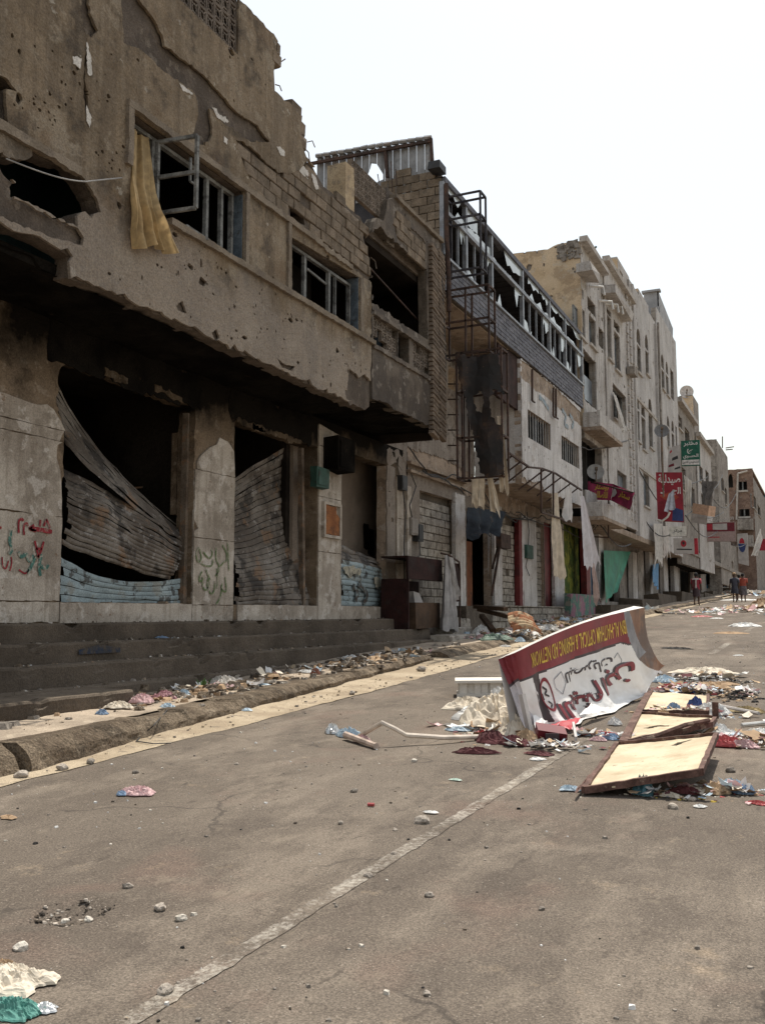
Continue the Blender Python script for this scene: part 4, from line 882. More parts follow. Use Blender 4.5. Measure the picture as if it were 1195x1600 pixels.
def shard(poly, X=-8.0, sd=0):
    mb = MB(); solid(mb, fX(X), poly, [], .006, 0); mb.build('glass_shard', m_glass, b3)
def edge_shard(y0, y1, z, dz, n, sd, lo=.1, hi=1.0, rev=False):
    rg = random.Random(sd); pts = [(y0, z), (y1, z)] if dz < 0 else [(y1, z), (y0, z)]
    prof = []
    for i in range(n + 1): prof.append(lo + (hi - lo) * rg.random() ** 1.6)
    if rev: prof.sort()
    seq = [(y1 + (y0 - y1) * i / n, z + dz * prof[i]) for i in range(n + 1)] if dz < 0 else [(y0 + (y1 - y0) * i / n, z + dz * prof[i]) for i in range(n + 1)]
    seq = [(a + rg.uniform(-.03, .03) * (0 < i < n), b) for i, (a, b) in enumerate(seq)]
    poly = pts + seq
    A = sum(poly[i][0] * poly[(i + 1) % len(poly)][1] - poly[(i + 1) % len(poly)][0] * poly[i][1] for i in range(len(poly)))
    if A < 0: poly = poly[::-1]
    shard(poly)
for i in range(6):
    y0, y1 = posts[i] + .06, posts[i + 1] - .06; L = y1 - y0
    up = zg3 - .1; mid = zm3 + .05
    H = up - mid
    if i == 0: edge_shard(y0, y0 + L * .8, up, -H, 7, 1, .08, .45); edge_shard(y0, y1, mid, H, 6, 2, .1, .55)
    elif i == 1: edge_shard(y0, y0 + L * .45, up, -H, 4, 3, .5, .98); edge_shard(y0, y1, mid, H, 5, 4, .35, .7)
    elif i == 2: edge_shard(y0 + L * .4, y1, up, -H, 6, 5, .06, .6); edge_shard(y0, y0 + L * .7, mid, H, 8, 6, .03, .25)
    elif i == 3: edge_shard(y0 + L * .2, y0 + L * .6, up, -H, 4, 7, .15, .6); edge_shard(y0 + L * .65, y1, up, -H, 5, 8, .1, .4); edge_shard(y0, y1, mid, H, 9, 9, .04, .5)
    elif i == 4: edge_shard(y0, y1, up, -H, 7, 10, .05, .35); edge_shard(y0, y1, mid, H, 7, 11, .1, .5)
    else: edge_shard(y0, y1, up, -H, 6, 12, .05, .6); edge_shard(y0, y1, mid, H, 6, 13, .05, .3)
    # lower lights: thin verticals and broken corners
    zz = zm3 - .05; k = 3 if i in (3,) else 2
    if i != 2:
        for q in range(1, k + 1):
            mb = MB(); mb.box(-8.05, -7.99, y0 + L * q / (k + 1) - .02, y0 + L * q / (k + 1) + .02, zs3 + .03, zz); mb.build('glazing_bar', m_alu, b3)
    edge_shard(y0, y0 + L * .3, zs3 + .03, zz - zs3, 4, 20 + i, .02, .35); edge_shard(y1 - L * .25, y1, zz, zs3 - zz, 4, 30 + i, .05, .6)
# gallery inside
mb = MB()
for k in range(30): 
    y = g0 + (g1 - g0) * k / 30; mb.box(-13, -8.1, y, y + (g1 - g0) / 30 - .05, zg3 - .14, zg3 - .08 + .03 * (k % 2))
mb.build('ribbed_roof', m_dkroof, b3)['kind'] = 'stuff'
mb = MB(); mb.box(-12.9, -8.0, g0, g1, zg3 + .0, zg3 + .04); mb.build('roof', m_dkroof, b3)
mb = MB(); mb.box(-12.2, -12.0, g0, g1, zb3, zg3 - .14); mb.box(-12, -8.2, g0, g0 + .1, zb3, zg3 - .14); mb.box(-12, -8.2, g1 - .1, g1, zb3, zg3 - .14); mb.build('gallery_back_wall', m_dkroof, b3)
mb = MB(); mb.box(-12, -8.9, 25.4, 25.6, zs3 - .5, zg3 - .5); mb.box(-10.2, -10.1, 22, 25.4, zs3 - .5, zm3 + .2); mb.build('partition', m_gal, b3)
mb = MB(); mb.box(-12.1, -8.12, g0, g1, zb3 - .02, zb3 + .12); mb.build('gallery_floor', m_tan3, b3)
# slate cladding, single tiles in courses
mb = MB(); mb.box(-8.16, -8.03, g0, g1, zb3 + .005, zs3 - .03); mb.build('cladding_back', m_mort, b3)
blocks(b3, rect(g0, g1, zb3 + .01, zs3 - .035), -7.99, m_slate, .52, (zs3 - .045 - zb3) / 7, .05, .012, name='slate_tile', seed=12, jit=.004, z0=zb3 + .01, y0=g0)
# white block with two barred windows
wy0, wy1 = P(815, 650)[0], P(908, 700)[0]; wz1 = zb3 - .06; wz0 = P(850, 768)[1]
wv1 = PL([(824, 637), (859.5, 661), (859, 701), (824, 683)]); wv2 = PL([(876.6, 679), (904, 697), (902, 730), (876.6, 717)])
fr1, fr2 = rect(wv1[0][0], wv1[1][0], P(824, 683)[1], P(824, 639)[1]), rect(wv2[0][0], wv2[1][0], P(877, 717)[1], P(877, 680)[1])
ww = [(wy0, wz0), (wy1, wz0 + .05), (wy1, wz1), (wy0, wz1)]
pk3 = pock(ww, 70, .02, .08, 15, [fr1, fr2])
tanp = jag(PL([(808, 560), (830, 572), (870, 608), (915, 652), (915, 672), (880, 645), (850, 618), (838, 612), (815, 592)]), .15, .02, 61)
tanq = jag(PL([(812, 742), (830, 752), (845, 752), (850, 768), (838, 775), (812, 770)]), .1, .03, 62)
mb = MB(); solid(mb, fX(-8.03), jag(ww, .2, .015, 63), [fr1, fr2], .2, .4); mb.build('wall', m_tan3, b3)
mb = MB(); solid(mb, fX(-7.995), jag(ww, .2, .02, 64), [fr1, fr2, tanp, tanq] + pk3, .03, .28, rough(.008, 2)); mb.build('plaster', m_wh3, b3)
m_bl = M('blue_wall_scrawl', (.20, .26, .30), (.30, .36, .40), 6, [((.42, .39, .36), 8, .5, .1, .8)], bump=.1)
for i, s in enumerate([[(842, 620), (850, 628), (857, 640)], [(878, 640), (884, 650), (882, 662), (888, 668)], [(890, 648), (896, 660), (893, 668)]]): one_stroke('wall_scrawl', m_bl, s, -7.978, .16, i, b3)
mb = MB(); solid(mb, fY(wy0), jag([(-9.5, wz0), (-8.03, wz0), (-8.03, wz1), (-9.5, wz1)], .2, .012, 65), [], .15, .4, rough(.01, 2)); mb.build('side_wall', m_wh3, b3)
mb = MB(); mb.box(-9.5, -8.05, wy0, wy1, wz0 + .06, wz0 + .12); mb.build('soffit', m_tan3, b3)
mb = MB(); mb.box(-9.6, -8.05, wy1 - .12, wy1 - .02, wz0, wz1); mb.build('end_wall', m_wh3, b3)
for i, q in enumerate((fr1, fr2)):
    wd = bpy.data.objects.new('window', None); wd.location = (-8.1, (q[0][0] + q[1][0]) / 2, q[0][1]); put(wd, b3)
    mb = MB(); mb.box(-9.4, -9.35, wy0 + .2, wy1 - .15, wz0 + .15, wz1); mb.box(-9.35, -8.24, (wy0 + wy1) / 2 - .05 if i == 0 else wy1 - .2, (wy0 + wy1) / 2 if i == 0 else wy1 - .16, wz0 + .15, wz1); mb.build('dark_room', m_room, wd)
    for k in range(9):
        y = q[0][0] + (q[1][0] - q[0][0]) * (k + .5) / 9; mb = MB(); mb.tube([(-8.06, y, q[0][1]), (-8.06, y, q[2][1])], .018, 5); mb.build('bar', m_wire, wd)
    mb = MB(); mb.box(-8.2, -8.12, q[0][0], q[1][0], q[0][1], q[0][1] + .06); mb.box(-8.2, -8.12, (q[0][0] + q[1][0]) / 2 - .04, (q[0][0] + q[1][0]) / 2 + .04, q[0][1] + .06, q[2][1]); mb.build('frame', m_alu, wd)
# recessed wall left of the white block, with its own openings
rw = [(g0, 1.0), (wy1 + 2.2, 1.0), (wy1 + 2.2, wz0 + .1), (wy0, wz0 + .1), (wy0, zb3), (g0, zb3)]
def ropen(x0, x1, ytop, ybot): return rect(P(x0, 880, XS)[0], P(x1, 880, XS)[0], P((x0 + x1) / 2, ybot, XS)[1], P((x0 + x1) / 2, ytop, XS)[1])
inf1, doorA, inf2, inf3, doorR, paint = ropen(656, 711, 774, 945), ropen(729, 768, 800, 948), ropen(780, 813, 806, 950), ropen(838, 850, 818, 950), ropen(850.5, 864, 818, 950), ropen(882, 908, 812, 934)
up1 = rect(P(700, 590, XS)[0], P(722, 600, XS)[0], P(708, 610, XS)[1], P(708, 575, XS)[1])
allop = [inf1, doorA, inf2, inf3, doorR, paint, up1]
mb = MB(); solid(mb, fX(-9.53), jag(rw, .25, .01, 71), allop, .25, .45); mb.build('recessed_wall', m_tan3, b3)
pkr = pock(rw, 40, .03, .12, 17, allop)
lowz = jag(PL([(636, 730), (660, 738), (690, 742), (730, 775), (790, 800), (900, 830), (900, 818), (800, 776), (735, 740), (690, 715), (636, 700)], XS), .14, .04, 72)
mb = MB(); solid(mb, fX(-9.5), jag(rw, .25, .02, 73), allop + [lowz] + pkr, .03, .3, rough(.012, 2)); mb.build('recessed_plaster', M('smoky_white_wall', (.25, .215, .185), (.36, .32, .285), .9, [((.17, .13, .10), 1.8, .54, .1, .75), ((.10, .08, .065), 3.5, .60, .06, .8)], streak=((.15, .12, .10), 1.1, .5), zmask=((.20, .165, .135), 5.0, 6.6, .8, .75), bump=.5), b3)
for k, (ya_, yb_, yc, yd) in enumerate([(640, 735, 730, 768), (640, 722, 730, 752)]):
    a = P(ya_, yb_, XS + .08); b = P(yc, yd, XS + .08); mb = MB(); mb.bar((XS + .06, *a), (XS + .06, b[0], a[1]), .12, .07); mb.build('moulding', m_tan3, b3)
m_pal3 = M('pale_infill_block', (.27, .24, .205), (.37, .335, .29), 4, [((.14, .115, .095), 5, .58, .08, .7)], bump=.6, bsc=28, objvar=.18)
for q, sd in ((inf1, 21), (inf2, 22), (inf3, 23)):
    mb = MB(); mb.box(-9.75, -9.68, q[0][0] - .05, q[1][0] + .05, q[0][1] - .1, q[2][1] + .05); mb.build('infill_mortar', m_mort, b3)
    blocks(b3, [(q[0][0], q[0][1]), (q[1][0], q[1][1]), (q[1][0], q[2][1] - .25), (q[0][0], q[3][1] - .12)], -9.62, m_pal3, .42, .215, .08, .02, seed=sd, jit=.015, skip=.01)
m_dor = M('burnt_orange_door', (.14, .05, .022), (.20, .075, .035), 2.2, [((.05, .03, .022), 2.2, .52, .1, .8)], bump=.3)
m_redd = M('dark_red_door', (.12, .018, .020), (.16, .03, .03), 2, [((.06, .02, .02), 3, .58, .1, .6)], bump=.25, rough=.6)
mb = MB(); mb.box(-9.9, -9.82, doorA[0][0] + .1, P(753, 880, XS)[0], doorA[0][1], doorA[2][1] - .9); mb.build('orange_board', m_dor, b3)
mb = MB(); mb.box(-9.7, -9.56, doorA[0][0], doorA[0][0] + .14, doorA[0][1], doorA[2][1] - .4, j=.01); mb.build('door_jamb', m_dor, b3)
mb = MB(); mb.box(-11.6, -11.5, 22.4, 42, 1, 6); mb.box(-11.5, -9.8, 41.9, 42, 1, 6); mb.box(-11.5, -9.8, 22.4, 42, 5.6, 5.75); mb.box(-11.5, -9.8, 31.0, 31.1, 1, 5.6); mb.build('dark_room', m_room, b3)
mb = MB(); mb.box(-9.62, -9.4, P(768, 880, XS)[0], P(779, 880, XS)[0], 1.2, P(772, 790, XS)[1], j=.02); mb.build('thin_pier', m_wh3, b3)
mb = MB(); mb.box(-9.6, -9.42, P(808, 880, XS)[0], P(814, 880, XS)[0], 1.5, P(810, 812, XS)[1], j=.015); mb.build('red_jamb', m_redd, b3)
mb = MB(); mb.box(-9.72, -9.6, doorR[0][0], doorR[1][0], doorR[0][1], doorR[2][1]); mb.build('red_door', m_redd, b3)
m_gy = M('green_yellow_wall', (.06, .10, .02), (.22, .22, .035), 2.0, [((.025, .04, .012), 3.2, .54, .06, .85)], streak=((.05, .08, .02), 1.2, .7), bump=.3, sps=30)
mb = MB(); mb.box(-9.8, -9.62, paint[0][0], paint[1][0], paint[0][1], paint[2][1]); mb.build('painted_panel', m_gy, b3)
# white piers, a little proud
for (x0, x1, yt, yb, sd) in ((712, 727, 770, 958, 1), (816, 838, 805, 953, 2), (866, 881, 815, 945, 3)):
    cbox(b3, 'pier', m_wh3, P(x0, 880, XS + .08)[0], P(x1, 880, XS + .08)[0], P(x0, yb, XS + .08)[1] - .1, P(x0, yt, XS + .08)[1], XS + .08, .12, 80 + sd, .02)
# plinth of bare blocks below the doorways
zpl = P(820, 948, XS)[1]
mb = MB(); mb.box(-9.6, -8.97, P(728, 950, -8.97)[0], 41, .9, zpl - .02); mb.build('plinth', m_mort, b3)
ppoly = [(P(770, 960, -8.9)[0], SL * 28 + .15), (38.5, SL * 38.5 + .15), (38.5, zpl), (P(770, 950, -8.9)[0], zpl)]
blocks(b3, ppoly, -8.93, m_pal3, .45, .22, .1, .02, seed=31, jit=.03, z0=1.05)
mb = MB()
for k in range(24): mb.box(-9.5, -8.88 + rnd.uniform(-.02, .02), 28 + k * .45, 28.43 + k * .45, zpl - .02, zpl + .012, j=.006)
mb.build('plinth_coping', m_pal3, b3)['kind'] = 'stuff'
st3 = thing('stoop', 'pale broken concrete steps up to the orange door', 'steps', (-8.6, 25.2, .9))
for i, (x0, x1, yt, px0, px1) in enumerate([(-9.6, -8.95, 965, 706, 735), (-9.0, -8.55, 980, 707, 737), (-8.6, -8.1, 992, 703, 742)]):
    z = P(720, yt, x1)[1]; mb = MB(); slab(x0, x1, P(px0, yt, x1)[0], P(px1, yt, x1)[0], z, lambda y: .8, mb, .02); mb.build('step', m_pal3, st3)
# boxes and pipes on the wall
for (x0, x1, yt, yb, mt, lab) in ((639, 650, 811, 835, m_gal, 'grey electric box on the smoky wall left of the bricked-up window'), (650, 658, 820, 845, m_cap, 'dark electric box touching the bricked-up window'), (820, 830, 853, 872, m_gbox, 'small green meter box on the white pier'), (625, 633, 745, 765, m_cap, 'black junction box with hanging cables beside the corner strip')):
    mb = MB(); a = P(x0, yb, XS + .1); b = P(x1, yt, XS + .1); mb.box(XS + .005, XS + .16, a[0], b[0], a[1], b[1], j=.012); mb.box(XS + .16, XS + .175, a[0] + .04, b[0] - .04, a[1] + .04, b[1] - .04)
    tag(mb.build('electric_box', mt), lab, 'electric box')
for i, s in enumerate([[(629, 765), (634, 800), (631, 850), (633, 960)], [(655, 845), (656, 868), (648, 872)], [(823, 800), (826, 830), (825, 853)], [(824, 872), (821, 885), (827, 900)], [(642, 740), (650, 760), (640, 790), (644, 811)]]):
    mb = MB(); mb.tube([(XS + .12 + .02 * nz(k, i), *P(a, b, XS + .12)) for k, (a, b) in enumerate(s)], .014, 5)
    mb.build('cable', m_cap, b3)
# ================================================================== the houses further up the street
m_wh4 = M('pocked_pale_render', (.42, .39, .37), (.54, .51, .485), .8, [((.28, .235, .19), 2.2, .64, .09, .5), ((.17, .14, .115), 4.2, .76, .04, .75), ((.54, .50, .46), 2.4, .6, .1, .5)], streak=((.22, .19, .16), 1.0, .45), bump=.7, bsc=9, bdist=.04)
m_wh5 = M('pale_stone_render', (.43, .405, .39), (.54, .515, .495), .7, [((.30, .255, .22), 1.8, .64, .09, .5), ((.18, .155, .13), 4, .77, .04, .7)], streak=((.25, .22, .19), 1.0, .4), bump=.6, bsc=8, bdist=.04)
m_och = M('ochre_gable', (.52, .385, .245), (.62, .48, .33), .7, [((.32, .23, .15), 1.4, .55, .1, .6), ((.50, .44, .36), 2.2, .6, .08, .5), ((.24, .175, .12), 4.4, .78, .04, .7)], bump=.5)
m_gry6 = M('grey_brown_render', (.23, .20, .175), (.32, .285, .25), .9, [((.14, .12, .10), 2, .56, .09, .7), ((.40, .36, .32), 3, .62, .06, .5)], streak=((.13, .115, .10), 1, .5), bump=.6)
m_brk8 = M('brown_brick_render', (.18, .12, .095), (.25, .17, .13), 1.2, [((.13, .08, .06), 2.6, .56, .08, .7), ((.33, .24, .18), 4, .62, .05, .6)], bump=.6)
m_pane = plain('dusty_blue_pane', (.13, .15, .175), .3, var=.3, sc=2, spec=.5)
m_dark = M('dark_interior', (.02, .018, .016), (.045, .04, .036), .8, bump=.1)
m_sheet = M('grey_roof_sheet', (.27, .27, .28), (.36, .36, .37), .8, [((.2, .18, .16), 2, .6, .08, .5)], bump=.2, rough=.7)
m_sill = M('pale_sill', (.38, .345, .31), (.48, .44, .40), 3, [((.2, .17, .14), 4, .6, .08, .6)], bump=.4)
def rp(x0, x1, yt, yb, X=-8.0):
    xm = (x0 + x1) / 2; return (P(x0, 700, X)[0], P(x1, 700, X)[0], P(xm, yb, X)[1], P(xm, yt, X)[1])
def arch(r, n=8):
    y0, y1, z0, z1 = r; rad = (y1 - y0) / 2; c = (y0 + y1) / 2; h = min(z1 - z0, rad * 1.15)
    return [(y0, z0), (y1, z0)] + [(c + rad * math.cos(math.pi * i / n), z1 - h + h * math.sin(math.pi * i / n)) for i in range(n + 1)]
def facade(b, mat, Y0, Y1, z0, z1, X, wins, depth=.25, seed=0, npock=30, top=None, sills=True, jam=.02):
    """front wall with its window openings; each window is a part with frame, pane and sill"""
    outl = [(Y0, z0), (Y1, z0), (Y1, z1)] + (top or []) + [(Y0, z1)]
    outl = jag(outl, .5, jam, seed); hs = []
    for (r, kind) in wins:
        hs.append(arch(r) if 'a' in kind else jag(rect(*r), .35, .03 if 'b' in kind else .008, seed + len(hs)))
    pk = pock(outl, npock, .03, .13, seed + 5, hs)
    mb = MB(); solid(mb, fX(X - .05), outl, hs, depth, 0); mb.build('wall', m_gry6, b)
    mb = MB(); solid(mb, fX(X), jag(outl, .4, .02, seed + 1), hs + pk, .045, .5, rough(.015, 1.4, seed)); mb.build('render_coat', mat, b)
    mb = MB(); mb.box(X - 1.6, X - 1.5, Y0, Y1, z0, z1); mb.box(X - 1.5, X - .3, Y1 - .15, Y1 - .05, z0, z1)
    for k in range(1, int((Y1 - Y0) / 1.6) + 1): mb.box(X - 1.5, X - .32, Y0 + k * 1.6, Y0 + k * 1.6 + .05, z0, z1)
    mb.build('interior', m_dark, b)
    for (r, kind) in wins:
        y0, y1, za, zb = r
        if 'o' in kind: continue
        wd = bpy.data.objects.new('window', None); wd.location = (X - .1, (y0 + y1) / 2, za); put(wd, b)
        mb = MB(); t = .06; x0, x1 = X - .24, X - .17
        mb.box(x0, x1, y0, y0 + t, za, zb); mb.box(x0, x1, y1 - t, y1, za, zb); mb.box(x0, x1, y0 + t, y1 - t, za, za + t)
        if 'a' not in kind: mb.box(x0, x1, y0 + t, y1 - t, zb - t, zb); mb.box(x0, x1, (y0 + y1) / 2 - t / 2, (y0 + y1) / 2 + t / 2, za + t, zb - t)
        mb.build('frame', m_frame, wd)
        if 'g' in kind:
            mb = MB(); mb.box(X - .23, X - .2, y0 + .03, y1 - .03, za + .03, zb - .05 if 'a' not in kind else zb - .25); mb.build('pane', m_pane, wd)
        if sills and 'n' not in kind:
            mb = MB(); mb.box(X - .05, X + .1, y0 - .08, y1 + .08, za - .1, za - .012, j=.008); mb.build('sill', m_sill, wd)
def side(b, mat, Y, x0, x1, z0, z1, npock=20, seed=0, r0=.04, r1=.14, name='side_wall', top=None, holes=()):
    o = jag([(x0, z0), (x1, z0), (x1, z1)] + (top or []) + [(x0, z1)], .4, .02, seed); pk = pock([(x0, z0), (x1, z0), (x1, z1), (x0, z1)], npock, r0, r1, seed + 3, holes) if npock else []
    mb = MB(); solid(mb, fY(Y), o, list(holes) + pk, .05, .5, rough(.015, 1.2, seed)); mb.build(name, mat, b)
    mb = MB(); solid(mb, fY(Y + .055), o, list(holes), .15, 0); mb.build(name + '_core', m_gry6, b)
def roof(b, x0, x1, y0, y1, z, t=.15): mb = MB(); mb.box(x0, x1, y0, y1, z - t, z); mb.build('roof', m_gry6, b)
def trim(b, y0, y1, z0, z1, X, pr=.12, mat=m_sill, name='cornice'): mb = MB(); mb.box(X - .1, X + pr, y0, y1, z0, z1, j=.01); mb.build(name, mat, b)

# ---- pocked house behind the gallery: ochre gable, two balconies
b4 = thing('pocked_house', 'tall pale house with bullet-pocked ochre gable rising behind the glass gallery', 'building', (-9, 40, 1.5))
Y4a, Y4m, Y4b = P(909, 500)[0] + .03, P(945, 600)[0], P(987, 600)[0]
zt4 = P(906, 376)[1]
w4 = [(rp(908, 917, 456, 470), 'bo'), (rp(923, 935, 477, 497), 'bo'), (rp(908, 918, 487, 532), 'g'), (rp(924, 934.5, 502, 546), 'g'), (rp(939, 947, 520, 548), 'bo'),
      (rp(912, 934, 558, 634), 'bo'), (rp(912, 940, 692, 770), 'bo')]
facade(b4, m_wh4, Y4a, Y4m, 5.5, zt4 - .1, -8.0, w4, seed=101, npock=80)
w4b = [(rp(950, 957, 502, 566), 'g'), (rp(961, 970, 528, 584), 'g'), (rp(957, 977, 612, 662), 'b'), (rp(950, 957, 492, 500), 'bo'), (rp(961, 970, 512, 524), 'bo'), (rp(960, 975, 738, 788), 'g')]
zt4b = P(965, 447)[1]
facade(b4, m_wh4, Y4m + .01, Y4b, 5.4, zt4b, -7.93, w4b, seed=102, npock=90)
side(b4, m_och, Y4a - .02, -13, -8.02, 8.5, zt4, 34, 103, .06, .16, 'gable_wall', top=[(-8.9, zt4 + .02), (-9.3, zt4 - .12)])
roof(b4, -13, -8.2, Y4a, Y4b, zt4 - .5)
mb = MB()
for k in range(60):
    x, z = -8.05 - .8 * rnd.random(), zt4 - .65 * rnd.random(); s = rnd.uniform(.04, .11); mb.box(x - s, x + s, Y4a - .1 + .06 * rnd.random(), Y4a - .02, z - s, z + s * .8, j=.03)
mb.build('shattered_corner', m_gry6, b4)['kind'] = 'stuff'
for a, b_, z in ((Y4a - .2, Y4m, zt4 - .1), (Y4m, Y4b + .1, zt4b)): trim(b4, a, b_, z, z + .22, -7.9, .2)
for x0, x1, yt in ((907, 921, 430), (945, 975, 478)):
    r = rp(x0, x1, yt, yt + 12); mb = MB(); mb.box(-8.0, -7.45, r[0], r[1], r[2], r[3], j=.05); mb.build('broken_canopy', m_wh4, b4)
# balconies: parapet, recess, slab
for (x0, x1, yp, yb_, ys) in ((911, 946, 640, 668, 672), (911, 948, 778, 806, 812)):
    y0, y1 = P(x0, 700)[0], P(x1, 700)[0]; zA, zB = P(x0, yp - 6)[1], P(x0, yb_)[1]
    o = bpy.data.objects.new('balcony', None); o.location = (-7.6, (y0 + y1) / 2, zB); put(o, b4)
    mb = MB(); solid(mb, fX(-7.35), jag(rect(y0, y1, zB, zA - .25), .3, .02, int(x1)), [], .12, .4, rough(.01, 2)); mb.build('parapet', m_wh4, o)
    mb = MB(); mb.box(-8.0, -7.3, y0 - .02, y1, zB - .14, zB - .005); mb.build('slab', m_tan3, o)
    mb = MB(); mb.box(-8.0, -7.47, y0 + .0, y0 + .1, zB, zA - .3); mb.build('parapet_end', m_wh4, o)
mb = MB(); r = rp(914, 932, 596, 632, -8.2); mb.box(-8.3, -8.2, r[0], r[1], r[2], r[3]); mb.build('blue_panel', m_pane, b4)
mb = MB(); r = rp(912, 946, 560, 640, -8.9); mb.box(-9.0, -8.9, r[0] - .5, r[1] + 2, r[2], r[3]); r = rp(912, 946, 690, 770, -8.9); mb.box(-9.05, -8.95, r[0] - .5, r[1] + 2, r[2] - .4, r[3]); mb.build('balcony_back', m_gal, b4)
mb = MB(); r = rp(919, 937, 716, 746, -8.9); mb.box(-8.95, -8.87, r[0], r[1], r[2], r[3]); mb.build('dark_doorway', m_dark, b4)
for px in (981, 986):
    for k in range(26):
        z = 5.8 + k * .42; y = P(px, 700)[0]; mb = MB(); mb.box(-7.95, -7.86, y - .16, y + .16, z, z + .3, j=.02); mb.build('quoin', m_wh4, b4)
# rooftop rooms
def roofroom(b, mats, Y, Y1, xl, xr, z0, zt, wn=None, sd=0):
    side(b, mats[0], Y, xl, xr, z0, zt, 4, sd); mb = MB(); solid(mb, fX(xr), rect(Y + .01, Y1, z0, zt), [rect(*wn)] if wn else [], .2, .6); mb.build('roof_room_front', mats[1], b)
    mb = MB(); mb.box(xl, xr - .02, Y, Y1, zt - .1, zt + .06); mb.build('roof_room_roof', mats[1], b)
    if wn: mb = MB(); mb.box(xr - .5, xr - .4, wn[0] - .2, wn[1] + 1, wn[2], wn[3]); mb.build('roof_room_window', m_dark, b)
Yr = P(968, 420)[0]; zr4 = P(968, 403)[1]
roofroom(b4, (m_och, m_wh4), Yr, P(986, 450)[0], PY(938, 408, Yr)[0], -8.1, zt4 - .6, zr4, rp(975, 980, 437, 470, -8.1), 110)
mb = MB(); mb.tube([(-8.3, Y4m - .5, zt4), (-8.3, Y4m - .5, zt4 + .9), (-8.15, Y4m - .4, zt4 + 1.1)], .05, 6); mb.tube([(-8.3, Y4m - .5, zt4 + .8), (-8.55, Y4m - .6, zt4 + 1.2)], .035, 5); mb.build('roof_pipe', m_gbox, b4)
m_white = plain('white_plastic_pipe', (.62, .60, .57), .5)
for x, y in ((932, 447), (946, 470), (955, 475), (962, 478)):
    a = P(x, y, -7.7); mb = MB(); mb.tube([(-8.0, a[0], a[1] + .05), (-7.5, a[0] + .2, a[1]), (-7.45, a[0] + .2, a[1] - .35)], .055, 6); mb.build('drain_spout', m_white, b4)
mb = MB(); mb.box(-7.9, -7.55, P(975, 583)[0], P(981, 583)[0], P(978, 588)[1], P(978, 577)[1], j=.02); tag(mb.build('air_conditioner', m_gry6), 'broken air conditioner under the pocked house\'s top right window', 'air conditioner')
def hang(name, lab, cat, mat, A, B, C, D, nu=10, nv=14, fold=.06, n=3, sd=0, parent=None, jagb=.1, thick=None):
    """cloth between four corners (top-left, top-right, bottom-right, bottom-left) with folds and a torn hem"""
    A, B, C, D = map(Vector, (A, B, C, D)); nn = (B - A).cross(D - A)
    if nn.length > 0: nn.normalize()
    def f(u, v):
        p = A.lerp(B, u).lerp(D.lerp(C, u), v * (1 + jagb * nz(u * 7, sd, 1.0) * v))
        return p + nn * fold * (.25 + v) * (math.sin(u * 2 * math.pi * n + sd + v * 1.3) + .7 * fbm(u * 3, v * 3, sd)) 
    mb = MB(); mb.grid(f, nu * 2, nv); o = mb.build(name, mat, parent, smooth=True); return tag(o, lab, cat) if lab else o
m_wcl = plain('white_cloth', (.60, .56, .51), .85, var=.14, sc=4, trans=.25, bump=.2)
m_gcl = plain('grey_cloth', (.30, .285, .28), .85, var=.2, sc=4, bump=.3)
m_ccl = plain('cream_cloth', (.52, .44, .34), .85, var=.18, sc=4, trans=.2, bump=.3)
def q(px, py, X): y, z = P(px, py, X); return (X, y, z)
hang('curtain', 'pale curtain blown out of the pocked house\'s middle window', 'curtain', m_wcl, q(957, 612, -7.85), q(964, 622, -7.85), q(977, 676, -7.4), q(970, 668, -7.5), 5, 14, .08, 2, 3)
def dish(name, lab, c, r, d, mat, arm=.35):
    c = Vector(c); d = Vector(d).normalized(); a = d.cross(Vector((0, 0, 1))).normalized(); b_ = a.cross(d); t = thing(name, lab, 'satellite dish', c)
    mb = MB(); n = 24
    for ring in range(6):
        for k in range(n):
            rr = r * ring / 5; mb.v.append(tuple(c + (a * math.cos(2 * math.pi * k / n) + b_ * math.sin(2 * math.pi * k / n)) * rr - d * .22 * r * (1 - (ring / 5) ** 2)))
    for ring in range(5):
        for k in range(n): mb.f.append((ring * n + k, ring * n + (k + 1) % n, (ring + 1) * n + (k + 1) % n, (ring + 1) * n + k)); mb.m.append(0)
    mb.build('reflector', mat, t, smooth=True)
    mb = MB(); mb.tube([c - b_ * r * .95, c + d * r * .75], .025, 5); mb.obox(c + d * r * .75, d * .07, a * .05, b_ * .05); mb.build('feed_arm', m_rail, t)
    mb = MB(); mb.tube([c - d * .2 * r, c - d * .3 * r - Vector((0, 0, r * .9)), c - d * .3 * r - Vector((0, 0, r * 1.3 + arm))], .04, 6); mb.build('mast', m_rail, t); return t
m_dish = plain('weathered_dish', (.34, .33, .32), .6, var=.15)
c = PY(930, 737, 37.4); dish('satellite_dish', 'pale satellite dish standing on the lower balcony above the magenta sign', (c[0], 37.4, c[1]), .34, (.35, -1, .35), m_dish, .1)

